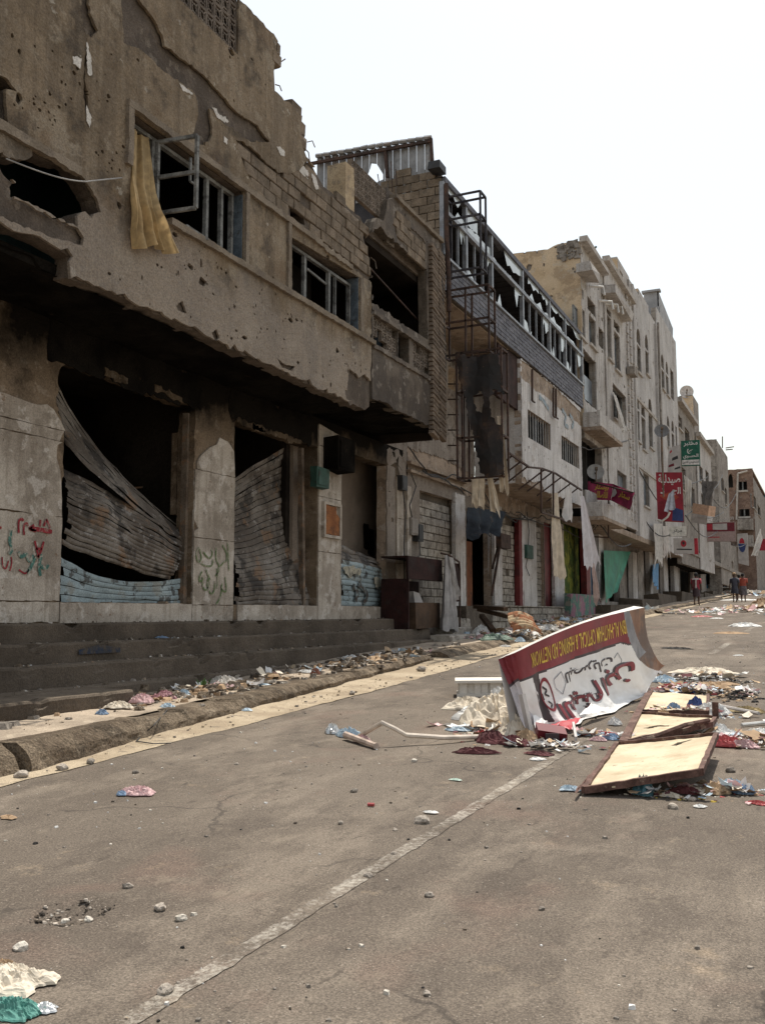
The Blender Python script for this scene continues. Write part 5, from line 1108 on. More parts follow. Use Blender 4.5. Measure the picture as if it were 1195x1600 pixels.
# ---- arched house (two fronts)
b5 = thing('arched_house', 'tall pale house with rows of small arched windows in the middle distance', 'building', (-9, 50, 1.8))
Y5a, Y5m, Y5b = Y4b + .02, P(1027, 600)[0], P(1056, 600)[0]
za5 = P(997, 452)[1] - .3
w5 = []
for x0, x1, ya_, yb_, yc in ((991, 996, 507, 530, 574), (999, 1005, 522, 545, 588), (1012, 1017, 531, 553, 590), (995, 1000, 622, 640, 690), (1003, 1009, 631, 652, 703), (1014, 1020, 626, 645, 700)):
    w5 += [(rp(x0, x1, ya_, yb_), 'an'), (rp(x0, x1, yb_ + 3, yc), 'g')]
w5 += [(rp(1003, 1012, 740, 790), 'g')]
facade(b5, m_wh5, Y5a, Y5m, 5.2, za5, -8.0, w5, seed=121, npock=90)
w6 = []
for x0, x1, ya_, yb_, yc in ((1035, 1039.5, 561, 582, 613), (1042, 1046, 572, 590, 622), (1041, 1045, 652, 668, 700), (1048, 1052, 659, 676, 705)):
    w6 += [(rp(x0, x1, ya_, yb_), 'an'), (rp(x0, x1, yb_ + 3, yc), 'g')]
w6 += [(rp(1049, 1054, 585, 628), 'bo'), (rp(1054, 1056.5, 668, 712), 'bo'), (rp(1045, 1055, 745, 790), 'g')]
zb5 = P(1045, 547)[1]
facade(b5, m_wh5, Y5m + .01, Y5b, 5.0, zb5 + 1.2, -7.95, w6, seed=122, npock=80)
side(b5, m_och, P(997, 460)[0], -10.5, -8.02, za5 - .2, P(997, 451)[1], 5, 123); mb = MB(); mb.box(-10.5, -8.0, P(997, 460)[0] + .1, P(1012, 470)[0], za5, P(997, 451)[1] - .02); mb.build('roof_room', m_wh5, b5)
roof(b5, -13, -8.1, Y5a, Y5b, za5 - .3)
for z in (12.0, 8.6): trim(b5, Y5a, Y5m, z, z + .14, -8.0, .06, name='string_course')
for px in (989, 1024, 1029): trim(b5, P(px, 600)[0] - .12, P(px, 600)[0] + .12, 5.2, za5 - .2, -7.97, .1, m_wh5, 'pilaster')
Yg = P(1030, 470)[0]; zg = P(1030, 456)[1]
mb = MB(); solid(mb, fX(-8.05), [(Yg, zb5), (P(1052, 560)[0], zb5 + .6), (P(1052, 512)[0], P(1052, 513)[1]), (Yg, zg)], [jag(rect(*rp(1035, 1037, 492, 506, -8.05)), .3, .03, 1), jag(rect(*rp(1045, 1048, 525, 545, -8.05)), .3, .03, 2)], .08, .6); mb.build('roof_sheet_screen', m_sheet, b5)
xl = PY(1005, 459, Yg)[0]; mb = MB(); solid(mb, fY(Yg), [(xl, zb5 - 1), (-8.06, zb5 - 1), (-8.06, zg), (xl, zg)], [], .08, .6); mb.build('roof_sheet_screen', m_sheet, b5)
mb = MB(); mb.box(xl - .1, -7.95, Yg - .15, Yg + .3, zg, zg + .12); mb.build('roof_sheet_cap', m_sheet, b5)
mb = MB(); y5 = P(1026, 600)[0]; mb.tube([(-7.85, y5, 6), (-7.85, y5, za5)], .06, 6); mb.build('downpipe', m_gry6, b5)
c = PY(1033, 673, 44.5); dish('satellite_dish', 'big grey satellite dish on a tall mast beside the arched house', (c[0], 44.5, c[1]), .33, (.25, -1, .3), plain('grey_dish', (.17, .165, .165), .6), 2.6)

# ---- stepped house with a round dish on its turret
b6 = thing('turret_house', 'lower grey-brown house with an ochre roof turret in the distance', 'building', (-9, 68, 2.2))
Y6a, Y6b = Y5b + .02, P(1107, 700)[0]
y6m = P(1085, 690)[0]; z6a = P(1066, 640)[1]; z6b = P(1100, 702)[1]
facade(b6, m_gry6, Y6a, y6m, 4.6, z6a, -8.0, [(rp(1060, 1066, 652, 672), 'b'), (rp(1070, 1077, 672, 700), 'b'), (rp(1076, 1082, 760, 790), 'g'), (rp(1062, 1069, 730, 765), 'g')], seed=131, npock=14)
facade(b6, m_wh4, y6m + .02, Y6b, 4.6, z6b, -7.9, [(rp(1088, 1094, 728, 752), 'g'), (rp(1098, 1103, 735, 765), 'b'), (rp(1090, 1095, 770, 800), 'g')], seed=132, npock=14)
roof(b6, -12, -8.1, Y6a, Y6b, z6b - .2); trim(b6, Y6a, y6m, z6a, z6a + .3, -7.95, .25); trim(b6, y6m, Y6b, z6b, z6b + .3, -7.85, .25)
Yt = P(1083, 650)[0]; zt6 = P(1080, 615)[1]
roofroom(b6, (m_och, m_gry6), Yt, Yt + 3.2, PY(1061, 640, Yt)[0], -8.0, z6b - .3, zt6, None, 133)
c = PY(1072, 610, Yt); dish('satellite_dish', 'round white dish standing on top of the ochre roof turret', (c[0], Yt, c[1] - .1), .48, (.2, -1, .1), plain('white_dish', (.55, .50, .46), .6), .0)

# ---- dark house, then the brown brick house with striped awning beyond
b7 = thing('grey_house', 'dark grey plain-sided house with roof rods near the end of the street', 'building', (-9, 84, 2.8))
Y7 = P(1119, 700)[0]; z7 = P(1119, 687)[1]; Y7b = P(1136, 720)[0]
side(b7, m_gry6, Y7, PY(1100, 690, Y7)[0], -8, 3, z7, 6, 141); facade(b7, m_gry6, Y7 + .01, Y7b, 4, z7 - .05, -8, [(rp(1124, 1128, 745, 765), 'g'), (rp(1129, 1132, 760, 785), 'b')], seed=142, npock=8); roof(b7, -11, -8, Y7, Y7b, z7 - .1)
for dx, a, b_ in ((0, (1128, 700), (1128, 682)), (1, (1133, 700), (1146, 698)), (2, (1133, 703), (1144, 702))):
    p0, p1 = PY(*a, Y7 + 3), PY(*b_, Y7 + 3); mb = MB(); mb.tube([(p0[0], Y7 + 3, p0[1]), (p1[0], Y7 + 3, p1[1])], .05, 5); mb.build('roof_rod', m_rail, b7)
b8 = thing('brick_house', 'reddish brown brick house closing the view up the street', 'building', (-9, 114, 3.8))
Y8 = P(1164, 740)[0]; z8 = P(1164, 733)[1]; xl8 = PY(1131, 736, Y8)[0]; Y8b = P(1190, 800)[0]
def ry(x0, x1, yt, yb): a, b_ = PY(x0, yb, Y8), PY(x1, yt, Y8); return rect(a[0], b_[0], a[1], b_[1])
wn8 = [ry(1153, 1166, 752, 766), ry(1154.5, 1170, 795, 807)]; wa = PY(1141, 740, Y8)
r8 = ry(1137.5, 1144, 744, 762); wn8.append(r8[:2] + [(r8[1][0] + (r8[0][0] - r8[1][0]) * (.5 - .5 * math.cos(math.pi * i / 8)), r8[2][1] - .5 + .8 * math.sin(math.pi * i / 8)) for i in range(9)])
side(b8, m_brk8, Y8, xl8, -7.2, 3, z8, 10, 151, .1, .3, 'street_end_wall', holes=wn8)
mb = MB(); mb.box(xl8, -7.3, Y8 + 1, Y8 + 1.1, 3, z8); mb.build('interior', m_dark, b8)
for r in wn8[:2]:
    wd = bpy.data.objects.new('window', None); wd.location = (r[0][0], Y8, r[0][1]); put(wd, b8)
    mb = MB(); xm = (r[0][0] + r[1][0]) / 2; mb.box(xm - .08, xm + .08, Y8 + .1, Y8 + .2, r[0][1], r[2][1]); mb.build('frame', m_frame, wd)
    mb = MB(); mb.box(r[0][0] - .1, r[1][0] + .1, Y8 - .2, Y8 - .06, r[0][1] - .25, r[0][1] - .03); mb.build('sill', m_sill, wd)
mb = MB()
for p_, q_ in (((1150, 812), (1152, 740)), ((1152, 740), (1167, 736))):
    a, b_ = PY(*p_, Y8 - .2), PY(*q_, Y8 - .2); mb.tube([(a[0], Y8 - .2, a[1]), (b_[0], Y8 - .2, b_[1])], .12, 6)
mb.build('downpipe', m_sill, b8)
facade(b8, m_gry6, Y8 + .06, Y8b, 4, z8 - 1, -7.2, [(rp(1172, 1177, 770, 790, -7.2), 'b'), (rp(1179, 1183, 785, 800, -7.2), 'b')], seed=152, npock=6)
mb = MB(); mb.box(-11, -7.2, Y8, Y8b, z8 - .3, z8 - .1); mb.build('roof', m_brk8, b8)
for k, yy in enumerate((812, 838)):
    a = PY(1152, yy, Y8 - .6); b_ = PY(1176, yy + 3, Y8 - .6); mb = MB(); mb.box(a[0], b_[0], Y8 - 1.6, Y8 - .06, a[1] - 1.3, a[1], j=.06); mb.build('balcony', m_gry6, b8)
bE = thing('awning_house', 'orange house with broad pale stripes at the far right edge', 'building', (-4, 150, 5))
YE = 150; a, b_ = PY(1163, 860, YE), PY(1262, 800, YE)
m_orw = M('orange_render', (.36, .13, .075), (.45, .18, .10), .5, bump=.3)
mb = MB(); mb.box(a[0], b_[0], YE, YE + 6, 4, b_[1], j=.02); mb.build('wall', m_orw, bE)
for k in range(5): mb = MB(); z = a[1] + (b_[1] - a[1]) * (.12 + k * .18); mb.box(a[0] - .1, b_[0], YE - .15, YE - .01, z, z + .35, j=.03); mb.build('stripe', m_tan3, bE)
bz_ = thing('billboard', 'small blue billboard above the orange house at the far right', 'billboard', (-4, 146, 8))
a, b_ = PY(1181, 787, 146), PY(1240, 771, 146); mb = MB(); mb.box(a[0], b_[0], 146, 146.3, a[1], b_[1]); mb.build('panel', plain('blue_board', (.10, .17, .24), .6), bz_)
mb = MB(); mb.box(a[0] + .3, b_[0] - .3, 145.9, 145.99, a[1] + .5, a[1] + .9); mb.build('stripe', m_sill, bz_)
a2 = PY(1187, 805, 146); mb = MB(); mb.box(a2[0], a2[0] + .5, 146.1, 146.5, 4, a[1]); mb.build('post', m_rail, bz_)
a3 = PY(1194, 797, 145.5); mb = MB(); mb.box(a3[0] - .9, a3[0] + 3, 145.6, 145.9, a3[1] - .7, a3[1] + .9); mb.build('lower_panel', m_white, bz_)
bF = thing('far_house', 'shadowy low houses behind the people at the end of the road', 'building', (0, 190, 7))
mb = MB(); mb.box(-12, 40, 190, 196, 5, 16.5, j=.05); mb.build('wall', m_gry6, bF)

# ---- ground floors of these houses, x = -9.2, with doors, piers and the broken plinth
XG4 = -9.2
b9 = thing('shop_row', 'row of battered open shopfronts under the distant houses', 'shops', (-9.2, 60, 2))
ops = [(918, 930, 820, 938), (945, 962, 862, 940), (964, 982, 868, 940), (1000, 1008, 850, 935), (1014, 1030, 855, 932), (1037, 1044, 850, 930), (1055, 1074, 868, 925), (1078, 1086, 865, 922), (1095, 1102, 868, 918), (1108, 1114, 870, 916), (1120, 1127, 872, 915), (1130, 1138, 872, 913)]
hs = [rect(*rp(*o_, XG4)) for o_ in ops]
yS, yE9 = 41.0, 125.0
mb = MB(); solid(mb, fX(XG4), [(yS, SL * yS), (yE9, SL * yE9), (yE9, 9.5), (yS, 6.2)], [h for h in hs if h[0][0] > yS - 1], .3, 1.2, rough(.02, .9)); mb.build('wall', m_gry6, b9)
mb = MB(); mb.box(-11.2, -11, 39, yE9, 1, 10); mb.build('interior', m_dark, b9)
cols9 = [m_redd, plain('blue_door', (.05, .11, .20), .6), m_grn, m_dor, plain('bright_blue_door', (.04, .15, .30), .55)]
for i, h in enumerate(hs):
    if i in (1, 3, 5, 6): continue
    mb = MB(); mb.box(XG4 - .25, XG4 - .18, h[0][0], h[1][0], h[0][1], h[2][1] - .15); mb.build('door', [cols9[1], m_dark, m_gry6, m_dark, m_gry6, 0, 0, cols9[4], cols9[4], m_gry6, cols9[4], m_gry6][i], b9)
for (x0, x1, yt, yb, mt) in ((911, 917, 818, 940, m_redd), (931, 938, 830, 940, m_wh3), (983, 990, 862, 940, m_wh4), (991, 998, 862, 942, m_gry6), (1009, 1013, 850, 935, m_wh4), (1031, 1036, 850, 933, m_wh4), (1046, 1053, 862, 930, m_wh4), (1075, 1078, 865, 925, m_wh4), (1087, 1093, 868, 922, m_gry6), (1103, 1107, 868, 918, m_wh4), (1115, 1119, 868, 917, m_gry6)):
    r = rp(x0, x1, yt, yb, XG4 + .15); mb = MB(); mb.box(XG4 - .1, XG4 + .15, r[0], r[1], r[2] - .2, r[3], j=.03); mb.build('pier', mt, b9)
mb = MB(); mb.box(XG4, -8.0, 36.3, 62, 5.0, 5.25, j=.03); mb.build('canopy_slab', m_tan3, b9)
mb = MB(); mb.box(XG4, -7.9, 62, 110, 5.4, 5.7, j=.03); mb.build('canopy_slab', m_gry6, b9)
for k in range(9):
    y0 = 40 + k * 7; mb = MB(); mb.box(XG4, -8.2 + rnd.uniform(-.15, .15), y0, y0 + 6.6, SL * y0 - .2, SL * y0 + .55 + rnd.uniform(-.1, .25), j=.08); mb.build('door_plinth', m_step, b9)
m_mur = M('painted_parapet', (.22, .10, .14), (.30, .16, .20), 1.2, [((.08, .19, .15), 1.3, .47, .03, .9), ((.30, .25, .22), 3, .6, .05, .7)], bump=.3)
mb = MB(); r = rp(886, 924, 928, 952, -8.7); mb.box(-8.95, -8.7, r[0], r[1], r[2] - .3, r[3], j=.03); tag(mb.build('low_wall', m_mur), 'low pink and green painted wall before the green and yellow shopfront', 'wall')
# ------------------------------------------------------------------ lettering
AR = {'ا': (0xFE8D, 0xFE8E, 0, 0), 'ب': (0xFE8F, 0xFE90, 0xFE91, 0xFE92), 'ت': (0xFE95, 0xFE96, 0xFE97, 0xFE98), 'ة': (0xFE93, 0xFE94, 0, 0), 'ث': (0xFE99, 0xFE9A, 0xFE9B, 0xFE9C), 'ج': (0xFE9D, 0xFE9E, 0xFE9F, 0xFEA0),
      'ح': (0xFEA1, 0xFEA2, 0xFEA3, 0xFEA4), 'خ': (0xFEA5, 0xFEA6, 0xFEA7, 0xFEA8), 'د': (0xFEA9, 0xFEAA, 0, 0), 'ر': (0xFEAD, 0xFEAE, 0, 0), 'س': (0xFEB1, 0xFEB2, 0xFEB3, 0xFEB4), 'ش': (0xFEB5, 0xFEB6, 0xFEB7, 0xFEB8),
      'ص': (0xFEB9, 0xFEBA, 0xFEBB, 0xFEBC), 'ط': (0xFEC1, 0xFEC2, 0xFEC3, 0xFEC4), 'ف': (0xFED1, 0xFED2, 0xFED3, 0xFED4), 'ك': (0xFED9, 0xFEDA, 0xFEDB, 0xFEDC), 'ل': (0xFEDD, 0xFEDE, 0xFEDF, 0xFEE0), 'م': (0xFEE1, 0xFEE2, 0xFEE3, 0xFEE4),
      'ن': (0xFEE5, 0xFEE6, 0xFEE7, 0xFEE8), 'ه': (0xFEE9, 0xFEEA, 0xFEEB, 0xFEEC), 'و': (0xFEED, 0xFEEE, 0, 0), 'ي': (0xFEF1, 0xFEF2, 0xFEF3, 0xFEF4)}
def shape(s):
    out = []
    for i, c in enumerate(s):
        if c not in AR: out.append(c); continue
        p = i > 0 and s[i - 1] in AR and AR[s[i - 1]][2]; n = i < len(s) - 1 and s[i + 1] in AR and AR[c][2]
        out.append(chr(AR[c][(3 if n else 1) if p else (2 if n else 0)]))
    return ''.join(reversed(out))
def _glyphs(body):
    c = bpy.data.curves.new('text', 'FONT'); c.body = body; c.size = 1; c.resolution_u = 3; c.offset = .022 if any(ord(q_) > 1500 for q_ in body) else .008
    o = bpy.data.objects.new('text', c); COL.objects.link(o); dg = bpy.context.evaluated_depsgraph_get(); dg.update()
    m = bpy.data.meshes.new_from_object(o.evaluated_get(dg)); v = [(a.co.x, a.co.y) for a in m.vertices]; f = [tuple(p.vertices) for p in m.polygons]
    bpy.data.objects.remove(o); bpy.data.curves.remove(c); bpy.data.meshes.remove(m); return v, f
_gc = {}
def lettering(s, bold=0.0):
    """2-D outlines of a word, letter by letter, scaled to height 1 and starting at x = 0"""
    if s in _gc: return _gc[s]
    b = shape(s) if any(ch in AR for ch in s) else s
    bar0 = max(p[0] for p in _glyphs('|')[0]); V = []; F = []; L = []
    for i, ch in enumerate(b):
        if ch == ' ': continue
        adv = max(p[0] for p in _glyphs(b[:i] + '|')[0]) - bar0 if i else 0.0
        v, f = _glyphs(ch); k = len(V); V += [(x + adv, y, (i % 2) * .25) for x, y in v]; F += [tuple(q + k for q in t) for t in f]
    a = np.array(V); a[:, 0] -= a[:, 0].min(); base = a[:, 1].min(); a[:, 1] -= base; h = a[:, 1].max(); w_ = a[:, 0].max()
    _gc[s] = ([(x / w_, y / h, l) for x, y, l in a], F, w_ / h); return _gc[s]
def text_on(name, s, mat, surf, u0, u1, v0, v1, parent, off=.004):
    """surf(u, v, d) is the painted surface; the word fills u0..u1 (left to right) and v0..v1 (foot to top)"""
    V, F, r = lettering(s); mb = MB(); mb.add([surf(u0 + (u1 - u0) * x, v0 + (v1 - v0) * y, off + off * .4 * l) for x, y, l in V], F); return mb.build(name, mat, parent)
def quad_surf(tl, tr, br, bl):
    tl, tr, br, bl = map(Vector, (tl, tr, br, bl)); n = (br - tl).cross(tr - bl).normalized() * -1
    if n.dot(Vector((0, 0, CAM_H)) - tl) < 0: n = -n
    return lambda u, v, d=0.0: bl.lerp(br, u).lerp(tl.lerp(tr, u), v) + n * d
def board(name, label, corners, mat, edge, words=(), th=.12, cat='sign', extra=None):
    s = quad_surf(*corners); b = s(.5, 0); t = thing(name, label, cat, b); mb = MB()
    fr = [s(0, 1), s(1, 1), s(1, 0), s(0, 0)]; bk = [s(0, 1, -th), s(1, 1, -th), s(1, 0, -th), s(0, 0, -th)]
    mb.face(fr, 0); mb.face(bk[::-1], 1)
    for i in range(4): mb.face([fr[i], bk[i], bk[(i + 1) % 4], fr[(i + 1) % 4]], 1)
    mb.build('panel', [mat, edge], t)
    for wd in words: text_on('lettering', wd[0], wd[1], s, *wd[2:6], t)
    if extra: extra(s, t)
    return t
def patch_on(name, mat, s, pts, parent, d=.004): mb = MB(); mb.face([s(u, v, d) for u, v in pts]); return mb.build(name, mat, parent)
def y3(px, py, Y): x, z = PY(px, py, Y); return (x, Y, z)
mp = lambda n, c, **k: plain(n, c, k.pop('rough', .6), **k)
m_mag = mp('magenta_sign', (.26, .018, .07), var=.3, sc=2, bump=.3); m_yel = mp('yellow_letters', (.55, .38, .05)); m_wlt = mp('white_letters', (.62, .60, .58)); m_rsg = mp('red_sign', (.26, .016, .03), var=.25, sc=1.5); m_gsg = mp('green_sign', (.012, .10, .065), var=.2)
m_wsg = mp('dirty_white_sign', (.42, .39, .37), var=.15, sc=2); m_blk = mp('black_letters', (.03, .028, .03)); m_redl = mp('red_letters', (.36, .02, .035)); m_peach = mp('peach_sign', (.50, .32, .22), var=.15); m_pks = mp('dull_pink_sign', (.33, .24, .22), var=.15); m_navy = mp('navy_print', (.03, .05, .16)); m_maro = mp('maroon_print', (.14, .012, .022), var=.2, sc=4)

# magenta sign folded over its frame
YS = 37.2
mg = thing('magenta_sign', 'bent magenta shop sign with yellow writing over the lower balcony', 'sign', y3(950, 797, YS))
sA1 = quad_surf(y3(918, 752, YS), y3(957, 756, YS + .1), y3(954, 782, YS + .1), y3(918, 780, YS)); sA2 = quad_surf(y3(957, 756, YS + .1), y3(991, 770, YS - 1.6), y3(984, 797, YS - 1.6), y3(954, 782, YS + .1))
for s, k in ((sA1, 0), (sA2, 1)):
    mb = MB(); mb.grid(lambda u, v, s=s: s(u, v, .05 * fbm(u * 3, v * 2, k)), 10, 6); mb.build('banner_sheet', m_mag, mg, smooth=True)
for (st, s, u0, u1, v0, v1) in (('بوستار', sA1, .28, .85, .52, .9), ('للاتصالات', sA1, .24, .84, .1, .5), ('ستار', sA2, .40, .92, .4, .8)): text_on('lettering', st, m_yel, s, u0, u1, v0, v1, mg, .06)
patch_on('white_swirl', m_wlt, sA2, [(.05, .2), (.22, .35), (.3, .6), (.16, .9), (.08, .55)], mg, .055)
mb = MB()
for a, b_ in (((918, 752), (918, 838)), ((950, 780), (950, 840)), ((918, 838), (950, 840)), ((918, 800), (950, 802)), ((918, 752), (990, 770))): mb.bar(y3(*a, YS + .15), y3(*b_, YS + .15 if b_[0] < 980 else YS - 1.5), .05)
mb.build('support_frame', m_rust, mg)
rg = random.Random(8)
mb = MB()
for i in range(14):
    p = [Vector(y3(920 + 28 * rg.random(), 805 + 25 * rg.random(), YS + .1 * rg.random())) for _ in range(4)]; mb.tube([p[0].lerp(p[1], t).lerp(p[2].lerp(p[3], t), t) for t in (0, .25, .5, .75, 1)], .012, 4)
mb.build('tangled_wire', m_cap, mg)['kind'] = 'stuff'
# pharmacy sign, torn
YP = 46.0
def ph(s, t):
    patch_on('torn_print', mp('orange_print', (.40, .07, .04)), s, [(.1, .52), (.5, .60), (.86, .5), (.55, .40), (.3, .44)], t, .006)
    patch_on('dark_print', m_navy, s, [(.55, .02), (.98, .02), (.98, .24), (.6, .3)], t, .006)
ps = board('pharmacy_sign', 'tall red pharmacy sign with white writing and a torn lower half', (y3(1024, 738, YP), y3(1065, 738, YP), y3(1068, 816, YP), y3(1027, 814, YP)), m_rsg, m_rail, [('صيدلية', m_wlt, .08, .92, .74, .96), ('الجـ'.replace('ـ', ''), m_wlt, .60, .92, .50, .70), ('د', m_wlt, .14, .3, .56, .68)], .16, extra=ph)
hang('torn_sign_skin', 'grey white strip of sign skin peeling off the red pharmacy sign', 'sign skin', mp('peeling_skin', (.42, .42, .46)), y3(1044, 772, YP - .12), y3(1052, 765, YP - .12), y3(1056, 795, YP - .4), y3(1038, 800, YP - .5), 4, 10, .06, 2, 4)
mb = MB(); mb.tube([y3(1026, 812, YP - .2), y3(1034, 814, YP - .3), y3(1042, 808, YP - .3), y3(1046, 800, YP - .3)], .05, 6); tag(mb.build('bent_lamp_arm', m_white), 'bent white lamp arm at the foot of the red pharmacy sign', 'lamp arm')
YL = 50.5
def crescent(s, t):
    mb = MB(); n = 20; pts = [(.43 + .11 * math.cos(2.2 + 5 * i / n), .58 + .11 * math.sin(2.2 + 5 * i / n)) for i in range(n + 1)]; q_ = [(.46 + .085 * math.cos(2.2 + 5 * i / n), .58 + .085 * math.sin(2.2 + 5 * i / n)) for i in range(n + 1)]
    for i in range(n): mb.face([s(*pts[i], .006), s(*pts[i + 1], .006), s(*q_[i + 1], .006), s(*q_[i], .006)])
    mb.build('crescent', m_wlt, t)
    patch_on('print_line', m_wlt, s, [(.42, .55), (.62, .62), (.62, .64), (.42, .58)], t, .006)
board('clinic_sign', 'green laboratory sign with white crescent projecting high over the street', (y3(1063, 689, YL), y3(1092, 687, YL), y3(1093, 727, YL), y3(1064, 728, YL)), m_gsg, m_gsg, [('مختبر', m_wlt, .14, .9, .76, .96), ('الحسوي', m_wlt, .1, .92, .26, .46), ('لتشخيص الطبي', m_blk, .06, .94, .06, .2)], .18, extra=lambda s, t: (crescent(s, t), patch_on('white_strip', m_wlt, s, [(.03, .03), (.97, .03), (.97, .23), (.03, .23)], t, .002)))
YT = 49.5
def torn(s, t):
    for i, r in enumerate(((.1, .3, .75, .9), (.3, .8, .45, .62), (.05, .5, .2, .35), (.5, .95, .1, .22))): patch_on('print_scrap', [m_redl, m_blk, m_maro, m_blk][i], s, [(r[0], r[2]), (r[1], r[2] + .05), (r[1] - .05, r[3]), (r[0] + .03, r[3] - .06)], t, .006)
board('torn_sign', 'torn pale sign in red and black print left of the green sign', (y3(1044, 700, YT), y3(1062, 694, YT), y3(1064, 738, YT), y3(1042, 738, YT)), m_wsg, m_rail, [], .15, extra=torn)
YQ = 55.0
pb = thing('peach_sign_box', 'peach coloured sign box hanging askew below the green sign', 'sign', y3(1094, 815, YQ))
mb = MB(); c4 = [y3(1082, 786, YQ), y3(1107, 790, YQ - .8), y3(1105, 806, YQ - .8), y3(1081, 802, YQ)]; s = quad_surf(*c4); mb.face([s(0, 1), s(1, 1), s(1, 0), s(0, 0)]); mb.face([s(0, 1, -.5), s(0, 0, -.5), s(1, 0, -.5), s(1, 1, -.5)]); mb.face([s(0, 1), s(0, 1, -.5), s(1, 1, -.5), s(1, 1)]); mb.face([s(0, 0), s(1, 0), s(1, 0, -.5), s(0, 0, -.5)]); mb.face([s(0, 1), s(0, 0), s(0, 0, -.5), s(0, 1, -.5)]); mb.face([s(1, 1), s(1, 1, -.5), s(1, 0, -.5), s(1, 0)]); mb.build('box', m_peach, pb)
c4 = [y3(1080, 802, YQ), y3(1105, 806, YQ - .8), y3(1103, 820, YQ - .6), y3(1079, 816, YQ + .1)]; s = quad_surf(*c4); mb = MB(); mb.grid(lambda u, v: s(u, v, .04 * fbm(u * 3, v * 3)), 8, 4); mb.build('lower_flap', m_wsg, pb)
YU = 52.0
board('light_box', 'small white light box above the white sign with the red emblem', (y3(1044, 823, YU), y3(1072, 822, YU), y3(1072, 838, YU), y3(1044, 838, YU)), mp('bright_sign', (.62, .60, .55)), m_rail, [('مركز'.replace('ز', 'ر'), m_blk, .25, .75, .35, .75)], .2)
def emblem(s, t):
    mb = MB(); n = 18; mb.face([s(.42 + .12 * math.cos(2 * math.pi * i / n), .66 + .22 * math.sin(2 * math.pi * i / n), .006) for i in range(n)]); mb.build('emblem', m_redl, t)
    mb = MB(); mb.face([s(.42 + .05 * math.cos(2 * math.pi * i / n), .68 + .1 * math.sin(2 * math.pi * i / n), .009) for i in range(n)]); mb.build('emblem_eye', m_blk, t)
    patch_on('red_edge', m_redl, s, [(.86, 0), (1, 0), (1, 1), (.86, 1)], t, .004); patch_on('print_line', m_blk, s, [(.12, .25), (.76, .25), (.76, .33), (.12, .33)], t, .006)
board('emblem_sign', 'white sign with round red emblem and red end strip over a shop door', (y3(1051, 841, YU), y3(1089, 841, YU), y3(1090, 866, YU), y3(1052, 865, YU)), m_wsg, m_rsg, [], .22, extra=emblem)
YV = 75.0
def wide(s, t):
    patch_on('dark_print', m_maro, s, [(.03, .52), (.97, .52), (.97, .97), (.03, .97)], t, .004); patch_on('red_print', m_redl, s, [(.03, .6), (.22, .6), (.22, .93), (.03, .93)], t, .008); patch_on('white_print', m_wsg, s, [(.23, .62), (.72, .6), (.72, .93), (.23, .93)], t, .008); patch_on('red_line', m_redl, s, [(.06, .2), (.45, .2), (.45, .25), (.06, .25)], t, .006)
board('wide_sign', 'wide maroon and white sign with cut-out letters along its top edge', (y3(1102, 817, YV), y3(1148, 815, YV), y3(1149, 846, YV), y3(1103, 846, YV)), m_pks, m_rail, [('الحريري', m_wsg, .12, .95, 1.02, 1.26)], .3, extra=wide)
YW = 92.0
def roundel(s, t):
    n = 20; pts = lambda r, a0, a1: [s(.42 + r * 1.0 * math.cos(a0 + (a1 - a0) * i / n), .66 + r * .75 * math.sin(a0 + (a1 - a0) * i / n), .02) for i in range(n + 1)]
    mb = MB(); mb.face(pts(.36, math.pi, 2 * math.pi)); mb.build('blue_half', m_navy, t); mb = MB(); mb.face(pts(.26, .1, math.pi - .1)); mb.build('red_half', m_redl, t)
board('roundel_sign', 'white hanging banner with red and blue roundel near the walking people', (y3(1151, 834, YW), y3(1167, 833, YW), y3(1169, 884, YW), y3(1153, 880, YW)), m_wsg, m_wsg, [], .2, extra=roundel)
hang('white_flag', 'pointed white flag drooping near the far right edge', 'flag', m_wcl, y3(1187, 826, 88), y3(1191, 843, 88), y3(1182, 868, 87), y3(1172, 868, 87), 5, 10, .12, 2, 9)
board('red_sign', 'small crimson sign behind the white flag', (y3(1184, 842, 96), y3(1204, 842, 96), y3(1204, 860, 96), y3(1184, 860, 96)), m_rsg, m_rsg, [], .3)
hang('dark_awning', 'torn dark awning hanging between the house fronts under the green sign', 'awning', m_gcl, y3(1097, 752, 68), y3(1120, 752, 66), y3(1112, 790, 67), y3(1100, 792, 68), 6, 10, .25, 2, 5)
hang('torn_awning', 'ragged pale awning strip beside the red pharmacy sign', 'awning', m_wcl, y3(1068, 742, 53), y3(1080, 752, 53), y3(1079, 800, 52.5), y3(1072, 796, 52.5), 5, 12, .2, 2, 6)
